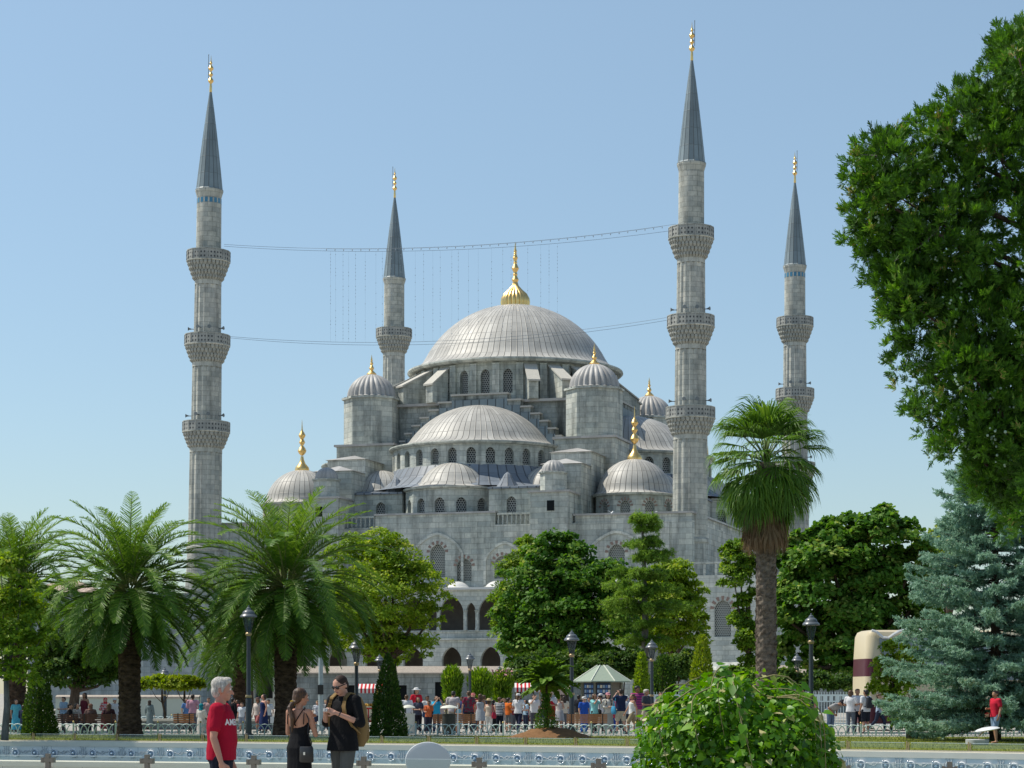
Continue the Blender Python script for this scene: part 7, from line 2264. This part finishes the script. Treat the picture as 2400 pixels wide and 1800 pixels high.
# more heads glimpsed between the ones in front
for q in (
 ("dark-haired man in a brown shirt glimpsed left of the white sun hat", 965, 1634, 92, 'm', 20, 'stand', ('down', 'down'), 'tee', (.16, .12, .09)),
 ("person in pale yellow glimpsed right of the turquoise t-shirt", 1047, 1637, 92, 'f', 40, 'stand', ('hold', 'down'), 'tee', (.58, .54, .34)),
 ("person in dark blue glimpsed behind the black litter bin lid", 1083, 1632, 93, 'm', -30, 'stand', ('down', 'down'), 'tee', (.03, .05, .14)),
 ("person in white glimpsed between the floral tunic and the grey dress", 1115, 1636, 92, 'f', 10, 'stand', ('down', 'down'), 'tee', (.66, .66, .66)),
 ("man in a navy cap glimpsed behind the grey dress", 1134, 1629, 91, 'm', 160, 'stand', ('down', 'down'), 'long', (.05, .07, .12)),
 ("person in lime green glimpsed between the red bag and the striped shirt", 1162, 1646, 89, 'm', 20, 'stand', ('hold', 'hold'), 'tee', (.26, .48, .08)),
 ("person in grey glimpsed between the striped shirt and the orange t-shirt", 1182, 1636, 91, 'm', 30, 'stand', ('down', 'down'), 'tee', (.22, .23, .25)),
 ("person in maroon glimpsed at the left side of the red cart", 1203, 1640, 91, 'f', 50, 'stand', ('hold', 'down'), 'tee', (.2, .03, .05)),
 ("person in light blue stooping at the red cart counter", 1232, 1640, 90.5, 'f', -60, 'stand', ('hold', 'hold'), 'tee', (.35, .5, .62)),
 ("woman in dark grey glimpsed just left of the bald vendor", 1272, 1633, 90, 'f', 10, 'stand', ('hold', 'down'), 'tee', (.08, .08, .09)),
 ("person in cream with fair hair at the silver food cart", 1322, 1631, 89.5, 'f', 200, 'stand', ('hold', 'down'), 'tee', (.62, .55, .45)),
 ("tall dark-haired man in black between the lamp post and the blue child", 1357, 1628, 90, 'm', 150, 'stand', ('down', 'down'), 'tee', (.02, .022, .03)),
 ("person in sky blue glimpsed left of the aqua t-shirt", 1381, 1634, 90, 'm', 0, 'stand', ('down', 'down'), 'tee', (.2, .38, .6)),
 ("person in red glimpsed right of the tall man in navy", 1446, 1632, 91, 'f', 30, 'stand', ('down', 'down'), 'tee', (.5, .05, .06)),
 ("man in pale grey glimpsed between the magenta stripes and the dark grey t-shirt", 1505, 1628, 90, 'm', 10, 'stand', ('down', 'down'), 'tee', (.4, .4, .42)),
 ("person in dark green glimpsed near the yellow rail", 905, 1640, 93, 'm', 30, 'stand', ('hold', 'down'), 'tee', (.05, .13, .08)),
 ("woman in beige glimpsed at the cart by the yellow rail", 880, 1643, 92.5, 'f', 150, 'stand', ('hold', 'down'), 'tee', (.48, .38, .26)),
 ("person in a blue top glimpsed left of the man in pink", 437, 1637, 91, 'f', 30, 'stand', ('down', 'down'), 'tee', (.1, .2, .42)),
 ("person in dusky red walking behind the man in black at left", 556, 1640, 93, 'f', -60, 'walk', ('swing', 'swing'), 'tee', (.36, .12, .12)),
 ("person in white walking far behind the cyan top at far left", 24, 1640, 93, 'm', 80, 'walk', ('swing', 'swing'), 'tee', (.6, .6, .6)),
 ("person in beige resting in the shade left of the cone hedge", 112, 1637, 91, 'f', 20, 'stand', ('hold', 'down'), 'tee', (.45, .36, .28)),
 ("person in pale blue strolling right of the trio by the coach", 2060, 1626, 88, 'm', 70, 'walk', ('swing', 'swing'), 'tee', (.35, .45, .58))):
    bcs = [(.03, .04, .07), (.12, .13, .15), (.34, .30, .24), (.07, .09, .16), (.4, .4, .42)]
    hs = [('short', 'black'), ('long', 'dark'), ('short', 'brown'), ('bob', 'brown'), ('crop', 'dark')]
    kq = len(q[0]) + int(q[1])
    hq = hs[kq % 5] if q[4] == 'f' and hs[kq % 5][0] in ('long', 'bob') else (('bob', 'dark') if q[4] == 'f' else (('short', 'black') if kq % 2 else ('short', 'brown')))
    P_(*q, bot=('shorts', 'trousers', 'jeans')[kq % 3], bc=bcs[kq % 5], hair=hq[0], hc=hq[1], skin=('fair', 'tan', 'tan', 'brown')[kq % 4])

# carried things are things of their own, held against the person named
def carried_mesh(kind, side):
    mb = MB()
    if kind == 'backpack':
        loft(mb, [(0, .19, 1.0, .12, .07), (0, .20, 1.1, .145, .095), (0, .20, 1.3, .14, .085), (0, .18, 1.42, .10, .05)], 16)
        for q in (-1, 1): mb.tube([(q * .09, .14, 1.40), (q * .095, .03, 1.48), (q * .10, -.12, 1.40), (q * .10, -.15, 1.28), (q * .13, -.05, 1.12), (q * .13, .12, 1.06)], .018, 6)
    elif kind == 'handbag':
        loft(mb, [(side * .27, .02, .74, .04, .13), (side * .28, .02, .82, .07, .17), (side * .28, .02, 1.0, .055, .15), (side * .27, .02, 1.06, .02, .10)], 14)
        mb.tube([(side * .27, .1, 1.04), (side * .22, .06, 1.36), (side * .17, .0, 1.49), (side * .21, -.06, 1.36), (side * .27, -.07, 1.04)], .013, 5)
    elif kind == 'apron':
        loft(mb, [(0, -.03, .55, .19, .15), (0, -.02, .95, .195, .14), (0, -.015, 1.2, .17, .145), (0, -.015, 1.32, .12, .14)], 18)
    elif kind == 'camera':
        mb.box(-.06, .06, -.30, -.24, 1.585, 1.66); mb.tube([(0, -.29, 1.62), (0, -.38, 1.62)], .032, 10)
    elif kind == 'bag':
        mb.box(side * .25 - .12, side * .25 + .12, -.12, -.04, .45, .80); mb.tube([(side * .25 - .06, -.08, .8), (side * .25, -.07, .90), (side * .25 + .06, -.08, .8)], .008, 4)
    return mb.mesh(kind, [None], 40)
def carried(who, kind, c, side, label, child=False):
    r = next(o for o in SC.objects if o.get('label') == who)
    m = c if isinstance(c, bpy.types.Material) else cloth(c)
    o = put({'bag': 'shopping_bag'}.get(kind, kind), cached((kind, side), lambda: carried_mesh(kind, side)), r if child else None, m)
    if not child:
        o.location = r.location; o.rotation_euler = r.rotation_euler; o.scale = r.scale
        tag(o, label, {'bag': 'shopping bag'}.get(kind, kind))
carried("woman with long dark hair in slate blue right of the pale litter bin", 'handbag', (.07, .13, .26), 1, "blue denim shoulder bag right of the pale litter bin")
carried("person with an orange strap pack left of the woman in turquoise", 'backpack', (.60, .13, .03), 1, "orange backpack strapped on the person left of the woman in turquoise")
carried("woman in a straw hat, cream top and white trousers", 'handbag', (.40, .03, .06), -1, "slouchy deep red bag of the woman in a straw hat")
carried("bald vendor in a white shirt behind the fern-like tree", 'apron', (.42, .02, .04), 1, None, True)
carried("woman in an aqua t-shirt taking a picture in front of the kiosk", 'handbag', (.03, .03, .035), 1, "black strap bag hanging on the woman in aqua at the kiosk")
carried("woman in an aqua t-shirt taking a picture in front of the kiosk", 'camera', (.03, .03, .03), 1, "small black camera held up by the woman in aqua")
carried("woman in a pink cap, cream cardigan and long pale skirt", 'backpack', (.03, .028, .03), 1, "black backpack worn with the pink cap and cream cardigan")
carried("tall man in a navy t-shirt and beige shorts holding up a camera", 'camera', (.04, .04, .04), 1, "dark camera held up by the tall man in navy")
carried("tall man in a navy t-shirt and beige shorts holding up a camera", 'handbag', (.05, .25, .42), 1, "bright blue shoulder bag of the tall man in navy")
carried("woman in cream with a brown hat right of the dark lamp post", 'handbag', (.60, .02, .045), 1, "bright red bag of the woman in cream with a brown hat")
carried("dark-haired person in pale blue behind the woman in the navy dress", 'bag', (.62, .66, .68), 1, "white shopping bag behind the woman in the navy dress")
carried("man in a white t-shirt and dark shorts with his back half turned by the coach", 'backpack', (.035, .038, .045), 1, "dark grey backpack of the man in shorts by the coach")

# ================================================================== the three people in front
FV = .0075
def front_person(label, vx, Y, H, rz):
    r = thing("person", label, "person", (wx(vx, Y), Y, 0), radians(rz))
    r.scale = (H / 1.735,) * 3
    return r
def add(name, items, m, r, voxel=FV, it=3):
    me = fuse(name, items, voxel, it); me.materials.clear(); me.materials.append(m)
    return link(name, me, r)
def eye_parts(r, H, skinm, brow, glasses=None):
    if glasses is None:
        for s in (-1, 1):
            mb = MB(); mb.ball(H @ V3((s * .031, -.082, 1.622)), .0135, 10, 6); mb.ball(H @ V3((s * .031, -.093, 1.622)), .006, 8, 5, mi=1)
            mb.build("eye", [plain("eye_white", (.7, .68, .65), .3), plain("dark_iris", (.03, .02, .015), .2)], r, True)
        mb = MB()
        for s in (-1, 1): mb.tube([H @ V3((s * .014, -.098, 1.643)), H @ V3((s * .034, -.094, 1.648)), H @ V3((s * .052, -.078, 1.640))], [.005, .006, .003], 6)
        mb.build("eyebrows", brow, r, True)
    else:
        mb = MB()
        for s in (-1, 1):
            mb.ball(H @ V3((s * .034, -.094, 1.615)), 1.0, 12, 8, (.032, .012, .024), H.to_3x3())
            mb.tube([H @ V3((s * .06, -.088, 1.625)), H @ V3((s * .082, -.04, 1.625)), H @ V3((s * .084, .02, 1.618))], .005, 6)
        mb.tube([H @ V3((-.014, -.105, 1.622)), H @ V3((.014, -.105, 1.622))], .005, 6)
        mb.build("sunglasses", glasses, r, 50)
    mb = MB(); mb.tube([H @ V3((-.024, -.0915, 1.549)), H @ V3((0, -.099, 1.551)), H @ V3((.024, -.0915, 1.549))], [.003, .0055, .003], 6); mb.build("lips", plain("lip_skin", (.36, .13, .11), .5), r, True)

# ---- grey-haired man in red
r = front_person("man with short grey hair in a crimson t-shirt, standing side-on before the pool", 478, 21.3, 1.71, 86)
J, MU = skeleton('m', 'stand', ('down', 'down'))
HM = head_M(radians(4), radians(6))
SKR = plain("ruddy_skin", (.47, .235, .165), .5, .35, var=.15, scale=14)
add("body", body_items('m', J, MU, HM, .02, True), SKR, r)
RT = NT("crimson_jersey", .9, .1)
f_ = RT.noise(RT.coord(), 5, 6, .6)
RT.color(RT.mix(f_, (.26, .006, .022), (.44, .014, .04)))
RT.bump(RT.noise(RT.scale(RT.coord(), (1, 1, .35)), 9, 4), .7, .03)
shirt = add("shirt", top_items('tee', 'm', J, MU, .028, .90), RT.m, r)
add("trousers", bottom_items('jeans', 'm', J, MU, 'stand'), cloth((.014, .017, .03)), r)
for sd in (-1, 1): add("shoe", shoe_items(J, sd), cloth((.03, .028, .028)), r)
H = MU @ HM
GH = NT("grey_hair", .7, .2); GH.color(GH.ramp(GH.noise(GH.scale(GH.coord(), (60, 60, 14)), 1, 4), [(.3, (.24, .225, .20)), (.7, (.66, .63, .58))])); GH.bump(GH.noise(GH.coord(), 60, 3), .8, .02)
add("hair", expand([ell(H, (0, .022, 1.662), (.084, .097, .082)), ell(H, (0, .05, 1.60), (.078, .062, .085)), ell(H, (0, -.045, 1.708), (.066, .05, .036)), ('c', H @ V3((-.075, -.015, 1.64)), .018, H @ V3((-.078, -.01, 1.59)), .012), ('c', H @ V3((.075, -.015, 1.64)), .018, H @ V3((.078, -.01, 1.59)), .012)]), GH.m, r, .007, 2)
eye_parts(r, H, SKR, HAIRC['grey'])
# white lettering across the chest, laid on the jersey
tcv = bpy.data.curves.new("lettering", 'FONT'); tcv.body = "AMERICA"; tcv.size = .085; tcv.align_x = 'CENTER'; tcv.space_character = 1.05; tcv.extrude = 0; tcv.offset = .003
to = bpy.data.objects.new("work", tcv); COL.objects.link(to)
tme = bpy.data.meshes.new_from_object(to.evaluated_get(bpy.context.evaluated_depsgraph_get()))
bpy.data.objects.remove(to)
bm = bmesh.new(); bm.from_mesh(tme); bmesh.ops.triangulate(bm, faces=bm.faces); bmesh.ops.subdivide_edges(bm, edges=[e for e in bm.edges if e.calc_length() > .02], cuts=3)
for v in bm.verts:
    u, z = v.co.x, 1.255 + v.co.y
    bel = .028 * max(0, min(1, (1.31 - z) / .09)) * .6
    a = u / .165
    v.co = V3(((.178 + .016) * sin(a) , -(.124 + .016 + bel + .006) * cos(a) ** .8 - .002, z))
bm.to_mesh(tme); bm.free(); tme.materials.clear(); tme.materials.append(plain("white_print", (.7, .68, .68), .8))
o = link("lettering", tme, shirt)
sw_ = o.modifiers.new("lay", 'SHRINKWRAP'); sw_.target = shirt; sw_.wrap_method = 'NEAREST_SURFACEPOINT'; sw_.wrap_mode = 'ABOVE_SURFACE'; sw_.offset = .003

# ---- woman in black
r = front_person("slim woman with a long brown ponytail in a black strappy dress, back turned", 647, 27.0, 1.62, 152)
ARMS['phone'] = lambda s: ((s * .225, -.06, 1.12), (s * .075, -.27, 1.30))
ARMS['film'] = lambda s: ((s * .24, -.03, 1.10), (s * .05, -.26, 1.235))
J, MU = skeleton('f', 'lean', ('film', 'phone'))
HM = head_M(radians(8), radians(-32))
SKW = plain("tanned_skin", (.45, .225, .145), .5, .35, var=.12, scale=14)
add("body", body_items('f', J, MU, HM, 0, True), SKW, r)
BD = NT("black_jersey_dress", .85, .15); BD.color((.010, .010, .012)); BD.bump(BD.noise(BD.scale(BD.coord(), (1, 1, .25)), 8, 5), .8, .03)
k = .93
add("dress", expand([('l', [(0, 0, .10, .21, .19), (0, 0, .5, .175, .15), (0, .005, .80, .168, .135), (0, .01, .92, .176, .136), (0, .0, 1.04, .145, .115), (0, -.005, 1.11, .128, .108), (0, -.012, 1.2, .148, .118), (0, -.03, 1.29, .15, .105)])]), BD.m, r, FV, 4)
mb = MB()
for s in (-1, 1):
    mb.tube([(s * .085, -.115, 1.28), (s * .10, -.07, 1.41), (s * .098, .02, 1.462), (s * .085, .09, 1.40), (s * .05, .118, 1.33), (s * -.02, .12, 1.22)], .0075, 6)
    mb.tube([(s * .098, .02, 1.462), (s * .13, .09, 1.36), (s * .13, .098, 1.24)], .007, 6)
mb.build("shoulder_straps", BD.m, r, True)
for sd in (-1, 1): add("shoe", shoe_items(J, sd), cloth((.03, .028, .028)), r)
H = MU @ HM
BH = NT("brown_hair", .45, .4); BH.color(BH.ramp(BH.noise(BH.scale(BH.coord(), (55, 55, 5)), 1, 4), [(.3, (.022, .011, .006)), (.7, (.11, .052, .022))])); BH.bump(BH.noise(BH.scale(BH.coord(), (60, 60, 4)), 1, 3), .6, .02)
add("hair", expand([ell(H, (0, .022, 1.655), (.086, .096, .086)), ell(H, (0, .055, 1.60), (.08, .062, .09)), ('c', H @ V3((-.07, .0, 1.62)), .028, H @ V3((-.03, .085, 1.53)), .03), ('c', H @ V3((.07, .0, 1.62)), .028, H @ V3((.03, .085, 1.53)), .03),
     ('c', H @ V3((0, .10, 1.53)), .036, H @ V3((0, .145, 1.44)), .034), ('c', H @ V3((0, .145, 1.44)), .036, V3((.01, .155, 1.32)), .036), ('c', V3((.01, .155, 1.32)), .036, V3((.02, .15, 1.20)), .024), ('c', V3((.02, .15, 1.20)), .024, V3((.025, .145, 1.13)), .008)]), BH.m, r, .007, 3)
mb = MB(); mb.lathe([(.036, -.012), (.043, 0), (.036, .012)], 12, M=Matrix.Translation(H @ V3((0, .108, 1.515))) @ Matrix.Rotation(radians(60), 4, 'X')); mb.build("hair_tie", cloth((.36, .24, .03)), r, 40)
eye_parts(r, H, SKW, HAIRC['dark'])
# her bag hangs from a cross-body strap
sc_ = r.scale[0]
bg2 = thing("handbag", "small black cross-body bag hanging at the hip of the woman in black", "handbag", tuple(r.location), 152); bg2.rotation_euler = r.rotation_euler; bg2.scale = r.scale
LEATH = plain("black_leather", (.012, .011, .011), .35, .5, var=.2)
mb = MB(); loft(mb, [(-.19, .12, .73, .10, .035), (-.19, .12, .75, .112, .045), (-.19, .12, .92, .108, .042), (-.19, .12, .945, .10, .03)], 16); bb = mb.build("pouch", LEATH, bg2, 40)
mb = MB(); mb.box(-.205, -.175, .163, .172, .83, .87); mb.build("clasp", CHROME, bg2)
mb = MB(); mb.tube([(-.28, .12, .93), (-.205, .10, 1.12), (-.19, .06, 1.3), (-.11, .05, 1.44), (-.10, .02, 1.468), (-.06, -.11, 1.36), (.02, -.15, 1.2), (-.10, -.15, 1.0), (-.20, .02, .95)], .008, 6); mb.build("strap", LEATH, bg2, True)

# ---- young man with backpack
r = front_person("tall young man with cropped hair, sunglasses and a black shirt, looking down at his hands", 742, 27.0, 1.80, -36)
ARMS['fidR'] = lambda s: ((s * .275, .0, 1.135), (s * .085, -.235, 1.255))
J, MU = skeleton('m', 'lean', ('fidR', 'fidR'))
HM = head_M(radians(24), radians(-6))
SKY = plain("fair_skin", (.52, .28, .20), .5, .35, var=.12, scale=14)
add("body", body_items('m', J, MU, HM, .0, True), SKY, r)
BS = NT("black_cotton_shirt", .85, .15); BS.color((.0085, .0085, .010)); BS.bump(BS.noise(BS.scale(BS.coord(), (1, 1, .5)), 7, 5), .9, .04)
sh_ = add("shirt", top_items('rolled', 'm', J, MU, .012, .80) + [('l', [(0, -.015, .795, .205, .165), (0, -.01, .88, .198, .155), (0, -.005, .98, .182, .137), (0, 0, 1.06, .16, .118)])], BS.m, r)
add("collar", expand([('c', V3((-.068, .03, 1.458)), .017, V3((-.035, -.072, 1.432)), .015), ('c', V3((.068, .03, 1.458)), .017, V3((.035, -.072, 1.432)), .015), ('c', V3((-.066, .035, 1.462)), .017, V3((.066, .035, 1.462)), .017)]), BS.m, sh_, .007, 2)
GT = NT("grey_trouser_cloth", .9, .1); GT.color(GT.mix(GT.noise(GT.coord(), 5, 5), (.075, .078, .075), (.125, .128, .12))); GT.bump(GT.noise(GT.scale(GT.coord(), (1, 1, .3)), 7, 4), .8, .04)
add("trousers", bottom_items('trousers', 'm', J, MU, 'lean'), GT.m, r)
for sd in (-1, 1): add("shoe", shoe_items(J, sd), cloth((.03, .028, .028)), r)
H = MU @ HM
add("hair", hair_items('crop', H), plain("cropped_brown_hair", (.035, .022, .018), .7, .2, var=.4, scale=60), r, .006, 2)
eye_parts(r, H, SKY, HAIRC['dark'], plain("black_lens", (.008, .008, .009), .12, .6))
mb = MB(); wr = J['wr'][1]; el = J['el'][1]; c0 = wr.lerp(el, .12)
mb.lathe([(.030, -.006), (.034, 0), (.030, .006)], 14, M=Matrix.Translation(c0) @ (el - wr).to_track_quat('Z', 'Y').to_matrix().to_4x4()); mb.build("bracelet", IRON, r, True)
bp = thing("backpack", "khaki tan backpack worn by the tall young man in black", "backpack", tuple(r.location)); bp.rotation_euler = r.rotation_euler; bp.scale = r.scale
KH = plain("khaki_canvas", (.22, .145, .062), .85, .15, var=.25, scale=8)
mb = MB(); loft(mb, [(0, .215, .84, .13, .07), (0, .225, .90, .155, .098), (0, .235, 1.12, .165, .115), (0, .225, 1.32, .15, .10), (0, .20, 1.45, .10, .055)], 20); mb.build("sack", KH, bp, 50)
mb = MB(); loft(mb, [(0, .335, .90, .10, .02), (0, .345, .95, .115, .045), (0, .345, 1.10, .11, .04), (0, .335, 1.14, .10, .015)], 16); mb.build("front_pocket", KH, bp, 50)
for q in (-1, 1):
    mb = MB()
    P = [(q * .075, .165, 1.42), (q * .088, .075, 1.487), (q * .10, -.01, 1.497), (q * .108, -.09, 1.442), (q * .115, -.132, 1.34), (q * .128, -.125, 1.24), (q * .165, -.05, 1.10), (q * .15, .12, 1.0)]
    for wv in (-.018, 0, .018): mb.tube([(p[0] + wv, p[1], p[2]) for p in P], .0125, 6)
    mb.build("shoulder_strap", KH, bp, True)
mb = MB(); mb.box(-.03, .03, -.345, -.325, 1.275, 1.315); mb.tube([(0, -.345, 1.295), (0, -.36, 1.295)], .012, 8)
cm = tag(mb.build("camera", plain("silver_camera", (.5, .5, .52), .3, .5, .5)), "tiny silver camera held between the hands of the young man in black", "camera")
cm.location = r.location; cm.rotation_euler = r.rotation_euler; cm.scale = r.scale
